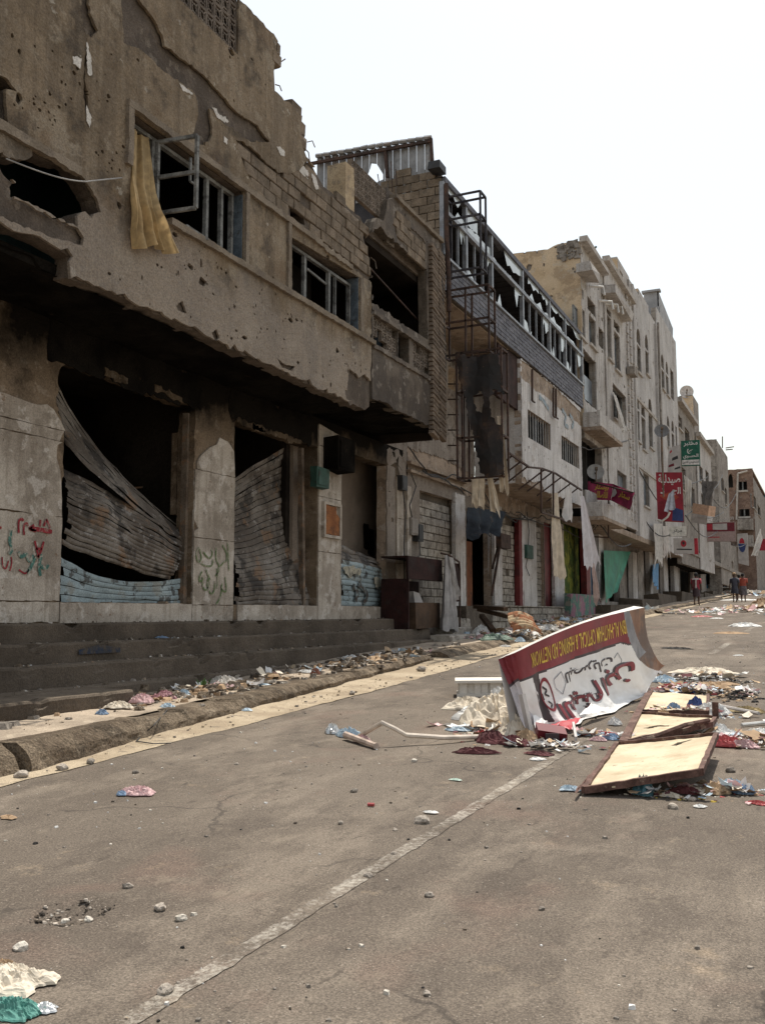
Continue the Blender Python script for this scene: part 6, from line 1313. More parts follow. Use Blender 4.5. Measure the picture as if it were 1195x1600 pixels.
# green campaign sheet, and rags along the shops
m_gsh = mp('green_sheet', (.018, .17, .10), var=.25, sc=2, bump=.3)
gs = hang('green_sheet', 'green printed sheet nailed slantwise across a shop doorway', 'banner', m_gsh, q(943, 860, -8.9), q(985, 862, -8.9), q(962, 925, -8.7), q(944, 942, -8.8), 8, 12, .05, 2, 3, jagb=.0)
hang('blue_sheet', 'bright blue sheet leaning in a doorway among white rags', 'sheet', mp('blue_sheet', (.03, .16, .32), var=.2), q(1020, 882, -8.9), q(1029, 880, -8.9), q(1028, 921, -8.6), q(1019, 910, -8.6), 5, 8, .05, 2, 2)
for i, (x0, x1, yt, xb0, xb1, yb, mt, lab) in enumerate([(862, 872, 770, 864, 884, 900, m_ccl, 'long cream rag hanging from the rusty awning frame'), (907, 912, 775, 909, 936, 884, mp('lilac_grey_sheet', (.46, .43, .45), var=.1), 'long pale grey sheet hanging beside the green and yellow shopfront'),
        (1020, 1034, 818, 1022, 1033, 880, m_wcl, 'white rag hanging below the pharmacy sign'), (1034, 1042, 822, 1036, 1046, 868, m_wcl, 'short torn white rag under the small light box'), (884, 893, 762, 880, 893, 812, m_wsg, 'grey strip of awning cloth behind the cream rag'), (924, 928, 880, 930, 938, 940, m_pks, 'pink strip fallen from the foot of the grey sheet'), (760, 768, 742, 766, 782, 800, m_ccl, 'cream rag trailing below the burnt banner frame'), (736, 757, 746, 738, 758, 792, m_ccl, 'tattered cream cloth square under the burnt banner'), (776, 785, 650, 782, 797, 770, m_ccl, 'pale strip of cloth hanging off the corner of the burnt banner')]):
    X = -7.3 if i in (0, 4) else -7.6
    if i in (6, 7, 8): A, B, C, D = y3(x0, yt, 20.7), y3(x1, yt, 20.7), y3(xb1, yb, 20.6), y3(xb0, yb, 20.6)
    elif i in (2, 3): A, B, C, D = q(x0, yt, -7.8), q(x1, yt, -7.8), q(xb1, yb, -7.7), q(xb0, yb, -7.7)
    else: A, B, C, D = q(x0, yt, X), q(x1, yt, X), q(xb1, yb, X), q(xb0, yb, X)
    hang('hanging_rag', lab, 'rag', mt, A, B, C, D, 7, 18, .06, 2, i + 2, jagb=.25)
# rusty awning frame along the white block
XA = -7.25
af = thing('awning', 'rusty ladder-like awning skeleton fixed along the white bullet-marked wall', 'awning', q(850, 745, XA))
pts = [(795, 708), (826, 730), (846, 732), (868, 740), (908, 766)]
for a, b_ in zip(pts[:-1], pts[1:]): mb = MB(); mb.bar(q(*a, XA), q(*b_, XA), .05); mb.build('rail', m_rust, af)
for x, y in ((800, 712), (812, 722), (824, 729), (850, 734), (862, 738), (876, 746), (890, 756), (902, 763)):
    p0 = Vector(q(x, y, XA)); mb = MB(); mb.bar(p0, (-8.0, p0.y - .1, p0.z - .55), .04); mb.build('bracket', m_rust, af)
mb = MB(); mb.bar(q(845, 733, XA), q(845, 800, XA), .05); mb.bar(q(864, 740, XA), q(864, 805, XA), .05); mb.bar(q(845, 800, XA), q(880, 812, XA), .05); mb.build('drop_frame', m_rust, af)
for (x, a, b_) in ((831, 577, 626), (864, 606, 650), (868, 608, 652)):
    mb = MB(); p0, p1 = P(x, a, -7.9), P(x, b_, -7.9); mb.bar((-7.9, *p0), (-7.9, *p1), .06); mb.bar((-7.9, *p1), (-7.9, p1[0] + .3, p1[1]), .04); tag(mb.build('iron_hook', m_rust), ['rusty sign bracket under the slate cladding', 'left one of a pair of rusty brackets near the blue scrawl', 'right one of a pair of rusty brackets near the blue scrawl'][[831, 864, 868].index(x)], 'bracket')
# three box frames of lost signs, one above the other
def boxframe(name, lab, Y0, dY, x0, x1, yt, yb, levels, uprights, mat=m_rust, w_=.045):
    a, b_ = PY(x0, yt, Y0), PY(x1, yb, Y0); t = thing('iron_cage', lab, 'iron cage', ((a[0] + b_[0]) / 2, Y0, b_[1])); zt_, zb_ = a[1], b_[1]
    for Y in (Y0, Y0 + dY):
        for u in uprights: mb = MB(); x = a[0] + (b_[0] - a[0]) * u; mb.bar((x, Y, zb_), (x + .02 * nz(x, Y), Y, zt_), w_); mb.build('upright', mat, t)
        for l in levels: mb = MB(); z = zt_ + (zb_ - zt_) * l; mb.bar((a[0], Y, z), (b_[0], Y, z + .03 * nz(z, Y)), w_); mb.build('crossbar', mat, t)
    for l in levels:
        z = zt_ + (zb_ - zt_) * l
        for u in (0, 1): mb = MB(); x = a[0] + (b_[0] - a[0]) * u; mb.bar((x, Y0, z), (x, Y0 + dY, z), w_); mb.build('tie', mat, t)
    return t
m_dkf = M('dark_iron', (.028, .026, .032), (.06, .055, .06), 5, bump=.2, rough=.7)
boxframe('box_sign_frame', 'top empty iron cage beside the broken gallery', 20.75, .4, 695, 751, 309, 420, (0, .3, .98), (0, 1), m_dkf)
boxframe('box_sign_frame', 'middle rusty empty sign cage below the slate cladding corner', 20.7, .45, 691, 764, 456, 548, (0, .5, 1), (0, .5, 1))
tf = boxframe('box_sign_frame', 'lowest tall sign cage carrying the burnt banner', 20.5, .45, 713, 785, 552, 744, (0, .32, .68, 1), (0, .12, 1))
mb = MB()
for i in range(6): mb.bar(y3(700, 600 + i * 24, 20.9), y3(716, 600 + i * 24, 20.6), .03)
mb.build('frame_bracket', m_rust, tf)['kind'] = 'stuff'
t = NT('burnt_banner'); col = t.ramp(t.noise(1.6, 7, .65), [(.42, (.010, .008, .0075)), (.66, (.030, .019, .015)), (.80, (.085, .045, .022)), (.93, (.025, .05, .034))]); col = t.mix(t.math('MULTIPLY', t.ramp(t.noise(3.1, 8, .65, t.mapv(loc=(4, 4, 1))), [(.80, 0.0), (.86, 1.0)]), .7), col, (.24, .15, .08)); t.l(col, t.b.inputs['Base Color']); t.b.inputs['Roughness'].default_value = .7; m_burn = t.mat
bo = [(713, 554), (745, 557), (779, 552), (787, 616), (772, 608), (764, 622), (768, 650), (776, 662), (783, 664), (788, 742), (760, 746), (748, 738), (742, 700), (738, 680), (728, 640), (726, 610), (716, 590)]
mb = MB(); solid(mb, lambda a, b, d: (a, 20.44 - d - .05 * fbm(a * 2.2, b * 1.5, 3) - .03 * math.sin(a * 9), b), jag(PLY(bo, 20.44), .1, .03, 91), [jag(PLY([(738, 618), (752, 612), (757, 630), (752, 645), (742, 640)], 20.44), .1, .02, 92)], .006, .16)
tag(mb.build('burnt_banner', m_burn), 'charred printed banner with holes draped on the lowest sign frame', 'banner')
mb = MB(); wp = PLY([(713, 612), (724, 604), (729, 640), (733, 690), (720, 680), (714, 676)], 20.9); solid(mb, fY(20.95), jag(wp, .15, .02, 93), [], .01, .3); tag(mb.build('sign_skin', m_wsg), 'bright white sheet left behind the burnt banner', 'sheet')
m_kioh = M('dark_brown_hoarding', (.030, .017, .015), (.055, .03, .026), 2, [((.02, .015, .013), 3, .55, .1, .6)], bump=.3)
# brown hoarding and burnt awning by the orange door
mb = MB(); hp = PL([(779, 535), (813, 560), (812, 642), (778, 618)], -8.1); solid(mb, fX(-8.12), jag(hp, .2, .02, 94), [], .1, .4); tag(mb.build('hoarding', m_kioh), 'dark maroon hoarding below the slate cladding', 'hoarding')
hang('burnt_awning', 'burnt dark blue awning sagging over the orange door', 'awning', M('charred_blue', (.010, .012, .016), (.022, .028, .036), 2, [((.16, .10, .06), 2, .72, .1, .7)], bump=.5), q(731, 792, -8.6), q(792, 800, -8.6), q(784, 832, -8.3), q(735, 838, -8.4), 10, 10, .12, 3, 7, jagb=.35)
mb = MB(); mb.bar(q(768, 930, -8.9), q(783, 838, -8.9), .06); mb.box(-9.0, -8.85, P(783, 850, -8.9)[0] - .2, P(795, 850, -8.9)[0], P(790, 858, -8.9)[1], P(790, 836, -8.9)[1], j=.02); tag(mb.build('leaning_sign_post', m_rust), 'rusty sign post with small plate leaning against the block infill', 'sign post')
mb = MB(); mb.bar(q(769, 888, -9.0), q(780, 846, -9.2), .06); tag(mb.build('leaning_bar', m_rust), 'short rusty bar leaning on the thin white pier', 'bar')
# overhead and wall cables
mb = MB()
cb = [[(640, 700), (668, 740), (700, 752), (724, 770)], [(720, 760), (760, 790), (800, 808), (860, 822), (905, 838)], [(740, 748), (772, 796), (806, 815), (820, 806)], [(806, 800), (830, 812), (845, 806), (860, 812)], [(690, 430), (694, 520), (697, 600)], [(908, 700), (935, 702), (980, 690)], [(660, 735), (690, 748), (712, 742), (735, 752)]]
for i, s in enumerate(cb):
    mb = MB(); X = -9.3 if i not in (4, 5) else -7.9; n = len(s) - 1; fine = [tuple(np.array(s[min(int(k / 5), n - 1)]) * (1 - (k % 5) / 5 if k < 5 * n else 0) + np.array(s[min(int(k / 5) + 1, n)]) * ((k % 5) / 5 if k < 5 * n else 1)) for k in range(5 * n + 1)]
    mb.tube([(X + .04 * nz(k * .5, i), *P(a, b + 2 * math.sin(k * 1.3 + i), X)) for k, (a, b) in enumerate(fine)], .02, 5); tag(mb.build('cable', m_cap), ['black cable sagging over the bricked-up window', 'long black cable slung above the white piers', 'black cable looping behind the trailing cream rag', 'short cable loop at the head of the boxed pier', 'black cable running down beside the sign frames', 'black cable hung across the pocked house', 'thin cable stapled along the moulding'][i], 'cable')
# kiosk cabinet, clothes on a rail
XK = -8.75
ck = thing('kiosk_cabinet', 'dark red open kiosk cabinet standing below the bricked-up window', 'kiosk', q(662, 985, XK))
k0, k1 = P(638, 900, XK)[0], P(691, 900, XK)[0]; kz0, kz1, kz2 = P(660, 982, XK)[1], P(660, 906, XK)[1], P(660, 871, XK)[1]
m_kio = M('dark_red_kiosk', (.018, .007, .006), (.034, .012, .010), 2, [((.03, .02, .018), 3, .55, .1, .6)], bump=.3); m_kw = M('brown_board', (.055, .033, .02), (.09, .055, .034), 2, [((.05, .035, .025), 3, .56, .1, .6)], bump=.3)
mb = MB(); mb.box(XK - .06, XK, k0, k1, kz1, kz2, j=.01); mb.build('front_panel', m_kio, ck); mb = MB(); mb.box(XK - .7, XK, k0, k0 + .05, kz0, kz1, j=.01); mb.box(XK - .7, XK - .65, k0 + .05, k1, kz0, kz1); mb.build('carcass', m_kio, ck)
mb = MB(); mb.box(XK - .7, XK - .06, k0, k1, kz2 - .04, kz2); mb.build('top', m_kio, ck)
mb = MB(); mb.box(XK - .45, XK - .03, k0 + .5, k1 - .1, kz0, P(660, 942, XK)[1], j=.015); mb.build('counter', m_kw, ck); mb = MB(); mb.box(XK - .05, XK, k1 + .35, k1 + .42, kz0 - .05, P(712, 880, XK)[1]); mb.box(XK - .05, XK, k1 + .42, P(717, 900, XK)[0], P(714, 940, XK)[1], P(714, 880, XK)[1], j=.01); mb.build('side_door', m_kio, ck)
mb = MB(); mb.box(XK - .5, XK - .3, k0 + 1.0, k0 + 1.5, P(660, 942, XK)[1] + .01, P(660, 926, XK)[1], j=.05); tag(mb.build('white_carton', m_wsg), 'small white carton on the kiosk counter', 'carton')
hang('grey_garment', 'long grey garment hanging from a rail beside the kiosk', 'garment', m_gcl, q(694, 868, XK + .15), q(705, 866, XK + .15), q(713, 985, XK + .2), q(692, 984, XK + .2), 10, 26, .07, 3, 5, jagb=.06)
hang('grey_scarf', 'narrow grey strip knotted over the grey garment', 'scarf', m_gcl, q(702, 870, XK + .22), q(709, 872, XK + .22), q(718, 930, XK + .2), q(712, 938, XK + .2), 4, 14, .05, 2, 8)
mb = MB(); mb.tube([q(688, 864, XK), q(703, 868, XK + .2), q(708, 872, XK + .2), q(717, 878, XK + .05), q(718, 890, XK), q(718, 985, XK)], .026, 6); tag(mb.build('clothes_rail', m_rust), 'thin red-brown rail holding the grey garment', 'rail')
# ------------------------------------------------------------------ the fallen sign box in the road
YB0, YB1 = 9.25, 13.0
def T(u):        # upper edge, front
    px = 804 + (1006 - 804) * u; py = 1020 + (949 - 1020) * u - 9 * math.sin(math.pi * u); k = u ** 1.25; return Vector(y3(px, py, YB0 + (YB1 - YB0) * k))
def Bt(u):       # lower edge on the asphalt
    pts = [(846, 1144), (884, 1140), (925, 1124), (965, 1112), (1003, 1092), (1042, 1040)]; k = u * 5; i = min(int(k), 4); f = k - i
    a, b = pts[i], pts[i + 1]; dz = [.05, .03, .02, .02, .04, .34]
    return G(a[0] + (b[0] - a[0]) * f, a[1] + (b[1] - a[1]) * f if u < .8 else a[1] + (1078 - a[1]) * f, 0).lerp(G(a[0] + (b[0] - a[0]) * f, a[1] + (b[1] - a[1]) * f if u < .8 else a[1] + (1078 - a[1]) * f, 0), 0) + Vector((0, 0, dz[i] * (1 - f) + dz[i + 1] * f))
def S(u, v, d=0.0):   # v 0 along the top, 1 along the road
    def p(u, v):
        a, b = T(u), Bt(u); w = v ** 2.3; z = 1 - (1 - v) ** 1.42
        q_ = Vector((a.x + (b.x - a.x) * w, a.y + (b.y - a.y) * (v * .5 + w * .5), a.z + (b.z - a.z) * z))
        s = v * (1 - .4 * v); q_.x += .055 * s * math.sin(u * 23 + v * 2) + .05 * s * fbm(u * 6, v * 2.2, 4) + .02 * s * math.sin(u * 51 + v * 5); q_.z += .02 * s * fbm(u * 7, v * 3, 8); return q_
    c = p(u, v); n = (p(min(1, u + .004), v) - p(max(0, u - .004), v)).cross(p(u, max(0, v - .01)) - p(u, min(1, v + .01)))
    if n.length > 0: n.normalize()
    return c + n * d
fb = thing('fallen_sign', 'upside-down optician sign box lying across the road with its printed sheet sagging', 'sign', tuple(Bt(.2)))
m_bred = mp('banner_red', (.20, .016, .026), var=.18, sc=1.5, rough=.5, bump=.15); m_bwhite = mp('banner_white', (.76, .74, .72), var=.05, sc=2, rough=.5, bump=.15); m_bdark = mp('banner_dark', (.045, .03, .035), var=.2, rough=.5); m_bskin = M('banner_photo', (.30, .17, .11), (.20, .105, .07), 1.6, [((.13, .10, .09), 1.2, .52, .12, .8)], speck=.05, bump=.1, rough=.5); m_bgrey = mp('banner_grey_print', (.22, .22, .24), var=.25, rough=.5)
def reg(u, v):
    if u > .845 + .10 * v - .02 * math.sin(v * 5): return 4 if u < .885 + .13 * v and v < .55 else 3
    bnd = .265 - .02 * u + (.06 * max(0, (u - .80) / .05) if u > .8 else 0)
    if v < bnd: return 0
    if v < bnd + .018 + .02 * max(0, .3 - u): return 2
    if .085 < u - .03 * math.sin(v * 3) < .155 and v < .86: return 2
    return 1
mb = MB(); mb.grid(lambda u, v: S(u, v), 230, 84, mf=reg); mb.build('printed_sheet', [m_bred, m_bwhite, m_bdark, m_bskin, m_bgrey], fb, smooth=True)
# box behind the sheet: end cap, rim, back
Tb = [Vector(y3(781 + (992 - 781) * u, 1030 + (947 - 1030) * u - 8 * math.sin(math.pi * u), YB0 - .02 + (YB1 - YB0) * u ** 1.25)) + Vector((-.02, 0, 0)) for u in [i / 20 for i in range(21)]]
mb = MB()
for i in range(20): mb.face([T(i / 20), T((i + 1) / 20), Tb[i + 1], Tb[i]])
mb.build('upper_rim', mp('rim_pale', (.58, .55, .52)), fb)
cl = [Vector(p) for p in (Tb[0], T(0))]; e0 = [cl[0], Vector(y3(796, 1074, YB0 - .02)), Vector(y3(812, 1122, YB0 - .03)), Vector(y3(826, 1150, YB0 - .05))]; e1 = [S(0, 0), S(0, .27), S(0, .62), S(0, .98)]
mb = MB()
def cap(u, v):
    k = v * 3; i = min(int(k), 2); f = k - i; return e0[i].lerp(e0[i + 1], f).lerp(e1[i].lerp(e1[i + 1], f), u) + Vector((.015 * nz(u * 3, v * 5), .03 * fbm(u * 2, v * 3), 0)) * (0 < u < 1)
mb.grid(cap, 8, 30, mf=lambda u, v: 0 if v < .30 else (2 if v < .335 else 1)); mb.build('end_cap', [m_bred, mp('end_cap_grey', (.42, .39, .40), var=.1), m_bdark], fb)
mb = MB()
for i in range(20):
    a, b = Tb[i], Tb[i + 1]; mb.face([b, a, (a.x + .1, a.y + .05, gz(a.y) + .12), (b.x + .1, b.y + .05, gz(b.y) + .12)])
mb.build('back_sheet', m_bwhite, fb)
SU = lambda u, v, d=0.0: S(u, v, d)
def flip(u0, u1, v0, v1): return lambda u, v, d: S(u1 - (u1 - u0) * u, v0 + (v1 - v0) * v, d)     # upside-down lettering
text_on('lettering', 'IBN AL-HAITHAM OPTICAL & HEARING AID NETWORK', mp('banner_yellow', (.62, .42, .06)), flip(.115, .845, .07, .20), 0, 1, 0, 1, fb, .004)
text_on('lettering', 'للبصريات', m_bdark, flip(.34, .72, .325, .46), 0, 1, 0, 1, fb, .004)
for o_, mt, nm in ((.012, m_bdark, 'lettering_shadow'), (0, m_bred, 'lettering')):
    text_on(nm, 'الهيثم', mt, flip(.24 - o_, .57 - o_, .52 - o_, .86 - o_), 0, 1, 0, 1, fb, .003 if o_ else .006)
    text_on(nm, 'ابن', mt, flip(.60 - o_, .84 - o_, .46 - o_, .74 - o_), 0, 1, 0, 1, fb, .003 if o_ else .006)
def ring(uc, vc, ru, rv, w, n=40): 
    mb = MB()
    for i in range(n):
        a, b = 2 * math.pi * i / n, 2 * math.pi * (i + 1) / n; mb.face([S(uc + ru * math.cos(a), vc + rv * math.sin(a), .005), S(uc + ru * math.cos(b), vc + rv * math.sin(b), .005), S(uc + ru * w * math.cos(b), vc + rv * w * math.sin(b), .005), S(uc + ru * w * math.cos(a), vc + rv * w * math.sin(a), .005)])
    return mb
ring(.205, .52, .034, .19, .80).build('ring_emblem', m_bred, fb)
def sline(name, pts, w, mat):
    mb = MB()
    for a, b in zip(pts[:-1], pts[1:]):
        d = Vector((b[0] - a[0], (b[1] - a[1]) * .25)); n = Vector((-d.y, d.x)).normalized() * w; mb.face([S(a[0] + n.x, a[1] + n.y * 4, .006), S(b[0] + n.x, b[1] + n.y * 4, .006), S(b[0] - n.x, b[1] - n.y * 4, .006), S(a[0] - n.x, a[1] - n.y * 4, .006)])
    mb.build(name, mat, fb)
sline('emblem_stroke', [(.19, .42), (.21, .46), (.195, .50), (.215, .53)], .003, m_bdark); sline('emblem_stroke', [(.20, .58), (.215, .62), (.20, .66)], .003, m_bdark); sline('white_stroke', [(.105, .44), (.13, .47), (.125, .52), (.11, .55)], .004, m_bwhite)
sline('line_drawing', [(.26, .38), (.32, .33), (.335, .45), (.30, .55), (.265, .47), (.26, .38)], .0012, m_bgrey); sline('line_drawing', [(.73, .38), (.76, .34), (.78, .42), (.76, .5), (.73, .46)], .0012, m_bgrey)
# torn red corner hanging forward, pale tongue of sheet
def tri(name, a, b, c, mat, sag=.05, sd=0):
    a, b, c = map(Vector, (a, b, c)); mb = MB(); mb.grid(lambda u, v: a.lerp(b, u).lerp(c, v) + Vector((sag * math.sin(u * 3.1) * (1 - v), -sag * math.sin(v * 3.1), .03 * fbm(u * 3, v * 3, sd))), 10, 10); return mb.build(name, mat, fb, smooth=True)
tri('torn_flap', S(.10, .93, .05), S(.30, .90, .08), tuple(G(886, 1146) + Vector((.05, -.05, .05))), mp('flap_red', (.40, .03, .045), var=.1, rough=.5), .03, 2)
tri('torn_flap', S(.0, .70, .03), S(.10, .86, .05), tuple(G(840, 1152) + Vector((0, 0, .02))), m_bwhite, .03, 3)
tri('torn_flap', S(.28, .86, .07), S(.52, .97, .05), tuple(G(915, 1122) + Vector((.08, -.05, .16))), m_bwhite, .04, 5)
# pieces under it
mb = MB(); mb.bar(G(830, 1158) + Vector((0, 0, .02)), y3(815, 1085, YB0 - .1), .05); tag(mb.build('pale_strut', m_wsg), 'pale strut leaning on the near end of the fallen sign', 'strut')
pbx = thing('red_box_piece', 'broken dark red box piece jammed under the near end of the fallen sign', 'box', tuple(G(860, 1160)))
c0 = G(862, 1158); mb = MB(); mb.obox(c0 + Vector((-.02, .05, .06)), Vector((.13, .05, -.02)), Vector((-.03, .06, .03)), Vector((.01, -.03, .06))); mb.build('body', m_maro, pbx); mb = MB(); mb.obox(c0 + Vector((.02, -.06, .045)), Vector((.06, .02, 0)), Vector((0, .01, 0)), Vector((0, 0, .035))); mb.build('hole', m_bdark, pbx)
mb = MB(); mb.obox(c0 + Vector((.23, -.03, .11)), Vector((.012, .0, 0)), Vector((.05, -.16, -.05)), Vector((0, 0, .02))); mb.build('edge_strip', m_wsg, pbx)

# ------------------------------------------------------------------ tan boards with brown rims
m_board = M('tan_board', (.47, .385, .265), (.58, .49, .35), 2.4, [((.36, .275, .175), 3, .60, .12, .55), ((.14, .105, .075), 9, .76, .04, .8), ((.28, .22, .15), 1.3, .66, .2, .5)], speck=.06, bump=.15, rough=.8)
m_rim = M('brown_rim', (.085, .045, .035), (.15, .085, .068), 6, [((.26, .20, .15), 8, .62, .06, .6)], bump=.4, rough=.8)
def panel(lab, cs, tears=(), sag=.03, rim=(1, 1, 1, 1), seed=0, rw=.036):
    cs = [Vector(c) for c in cs]; t = thing('sign_board', lab, 'board', tuple(sum(cs, Vector()) / 4))
    f = lambda u, v, d=0.0: cs[0].lerp(cs[1], u).lerp(cs[3].lerp(cs[2], u), v) + Vector((0, 0, d - sag * math.sin(math.pi * u) * math.sin(math.pi * v) + .012 * fbm(u * 4, v * 3, seed)))
    mb = MB(); solid(mb, lambda a, b, d: tuple(f(a, b, d)), jag(rect(0, 1, 0, 1), .12, .006, seed), [jag(tr, .05, .008, seed + 1) for tr in tears], .012, .07); mb.build('panel', m_board, t)
    ed = [((0, 0), (1, 0)), ((1, 0), (1, 1)), ((1, 1), (0, 1)), ((0, 1), (0, 0))]
    for k, (a, b) in enumerate(ed):
        if not rim[k]: continue
        mb = MB(); n = 14; vs = []
        for i in range(n + 1):
            p = f(a[0] + (b[0] - a[0]) * i / n, a[1] + (b[1] - a[1]) * i / n); p += Vector((.01 * nz(i * .9, seed, k), .01 * nz(i * .8, k, seed), 0)) ; vs.append(p)
        for i in range(n): mb.bar(vs[i], vs[i + 1] + (vs[i + 1] - vs[i]) * .04, rw * (1 + .25 * nz(i, k, seed)), .05)
        mb.build('rim', m_rim, t)
    return t, f
p1, f1 = panel('nearest tan sign board tilted on edge beside the turquoise bag', [G(913, 1243) + Vector((0, 0, .04)), G(1093, 1252) + Vector((.005, .39 * .19, .19)), G(1118, 1188) + Vector((0, .08, .2)), G(964, 1172) + Vector((0, 0, .05))], [[(.58, .86), (.66, .92), (.78, .95), (.72, .90), (.64, .84)]], .02, seed=1)
mb = MB(); mb.grid(lambda u, v: G(899 + 22 * u + 2 * math.sin(v * 9), 1246 - 26 * u + 6 * v) + Vector((0, 0, .05 + .02 * fbm(u * 4, v * 4))), 8, 4); mb.build('torn_edge', m_rim, p1)
p2, f2 = panel('middle tan sign board with a curved tear in it', [G(980, 1166) + Vector((0, 0, .04)), G(1110, 1160) + Vector((0, .06, .16)), G(1117, 1146) + Vector((0, .06, .14)), G(997, 1120) + Vector((0, 0, .04))], [[(.14, .42), (.2, .52), (.34, .58), (.46, .56), (.45, .50), (.32, .50), (.22, .44)]], .02, seed=2)
p3, f3 = panel('far tan sign board half covered by litter', [G(997, 1118) + Vector((0, 0, .04)), G(1105, 1122) + Vector((0, 0, .06)), G(1106, 1094) + Vector((0, 0, .06)), G(1018, 1087) + Vector((0, 0, .05))], [], .01, (1, 1, 0, 1), seed=3)
mb = MB(); mb.bar(f2(0, 0) + Vector((-.02, -.1, .0)), f3(0, 1) + Vector((-.03, 0, 0)), .075, .05); tag(mb.build('brown_strip', m_rim), 'long pinkish brown rim strip along the left of the tan boards', 'strip')
mb = MB(); mb.tube([f2(.0, -.06), f2(.3, -.12, .02), f2(.7, -.10, .06), f2(.98, -.05, .05)], .022, 6); tag(mb.build('loose_rim', m_rim), 'loose dark rim lying in front of the middle tan board', 'strip')
mb = MB(); mb.bar(f2(1, 1), f2(1, 1) + Vector((0, .02, .16)), .06, .04); tag(mb.build('rim_stub', m_rim), 'short upright rim stub at the corner of the middle tan board', 'strip')

# ------------------------------------------------------------------ litter helpers
def crumple(name, lab, cat, mat, px, py, sx, sy, h, seed, n=20, dz=0.0, rot=0.0, lift=None, base=None, sharp=1.0, group=None):
    """a crumpled bag, rag or sheet: an uneven outline, sharp folds, edges down on the ground"""
    c = Vector(base) if base is not None else G(px, py, dz); ca, sa = math.cos(rot), math.sin(rot); sl = SL if base is None else 0
    def f(u, v):
        a = 2 * math.pi * u; r = v * (1 + .45 * nz(math.cos(a) * 1.4 + seed, math.sin(a) * 1.4, seed) + .18 * nz(math.cos(a) * 5, math.sin(a) * 5, seed))
        x, y = math.cos(a) * r, math.sin(a) * r
        wx = .25 * fbm(x * 2 + seed, y * 2, 3); wy = .25 * fbm(x * 2, y * 2 + seed, 7)
        rg_ = 1 - abs(noise.noise(Vector((x * 2.3 * sharp + wx * 2 + seed, y * 2.3 * sharp + wy * 2, seed)))) * 2.2; r2 = 1 - abs(noise.noise(Vector((x * 5 * sharp + seed, y * 5 * sharp, seed + 9)))) * 2
        r3 = 1 - abs(noise.noise(Vector((x * 9 * sharp + seed, y * 9 * sharp + wx * 4, seed + 4)))) * 2.4
        z = .72 * h * (max(0, .50 * rg_ + .24 * r2 + .15 * r3 + .30) * max(0, 1 - v ** 2.4) + .06 * (v < .98)) 
        X, Yy = (x + wx * .4) * sx / 2, (y + wy * .4) * sy / 2; Xr, Yr = X * ca - Yy * sa, X * sa + Yy * ca
        return c + Vector((Xr, Yr, .008 + z + sl * Yr))
    mb = MB(); m_ = n + 8; vs = [f(0, 0)]; 
    for j in range(1, n // 2 + 1):
        for i in range(m_): vs.append(f(i / m_, j / (n // 2)))
    fs = [(0, 1 + i, 1 + (i + 1) % m_) for i in range(m_)]
    for j in range(n // 2 - 1):
        for i in range(m_): a = 1 + j * m_; fs.append((a + i, a + m_ + i, a + m_ + (i + 1) % m_, a + (i + 1) % m_))
    mb.add(vs, fs); return tag(mb.build(name, mat, smooth=False), lab, cat, group)
mc = lambda n, c, rough=.45, **k: plain(n, c, rough, var=k.pop('var', .12), sc=9, spec=.5, trans=k.pop('trans', .15), **k)
m_pk = mc('pink_plastic', (.56, .36, .36)); m_bl2 = mc('blue_plastic', (.20, .29, .42)); m_lb = mc('light_blue_plastic', (.42, .52, .60)); m_wp = mc('white_plastic', (.66, .65, .63)); m_tq = mc('turquoise_plastic', (.05, .15, .19)); m_teal2 = mc('teal_mesh', (.09, .26, .22), .7); m_rd = mc('red_plastic', (.40, .06, .06)); m_ddb = mc('deep_blue_plastic', (.03, .06, .20))
m_crm = mp('cream_tarpaulin', (.60, .53, .43), rough=.8, var=.10, bump=.3); m_mrn = mp('maroon_cloth', (.10, .03, .032), rough=.85, var=.3, bump=.4); m_foil = mp('silver_foil', (.55, .55, .54), rough=.3, metal=.7); m_ctn = mp('brown_cardboard', (.34, .23, .14), rough=.9, var=.2, bump=.2); m_ash = M('ash_and_char', (.012, .011, .010), (.05, .045, .042), 9, [((.16, .15, .14), 14, .6, .05, .8)], bump=.8, bsc=40); m_tanc = mp('tan_rag', (.42, .30, .19), rough=.9, var=.25, bump=.4); m_rope = mp('straw_rope', (.42, .33, .18), rough=.9, var=.25, bump=.5)
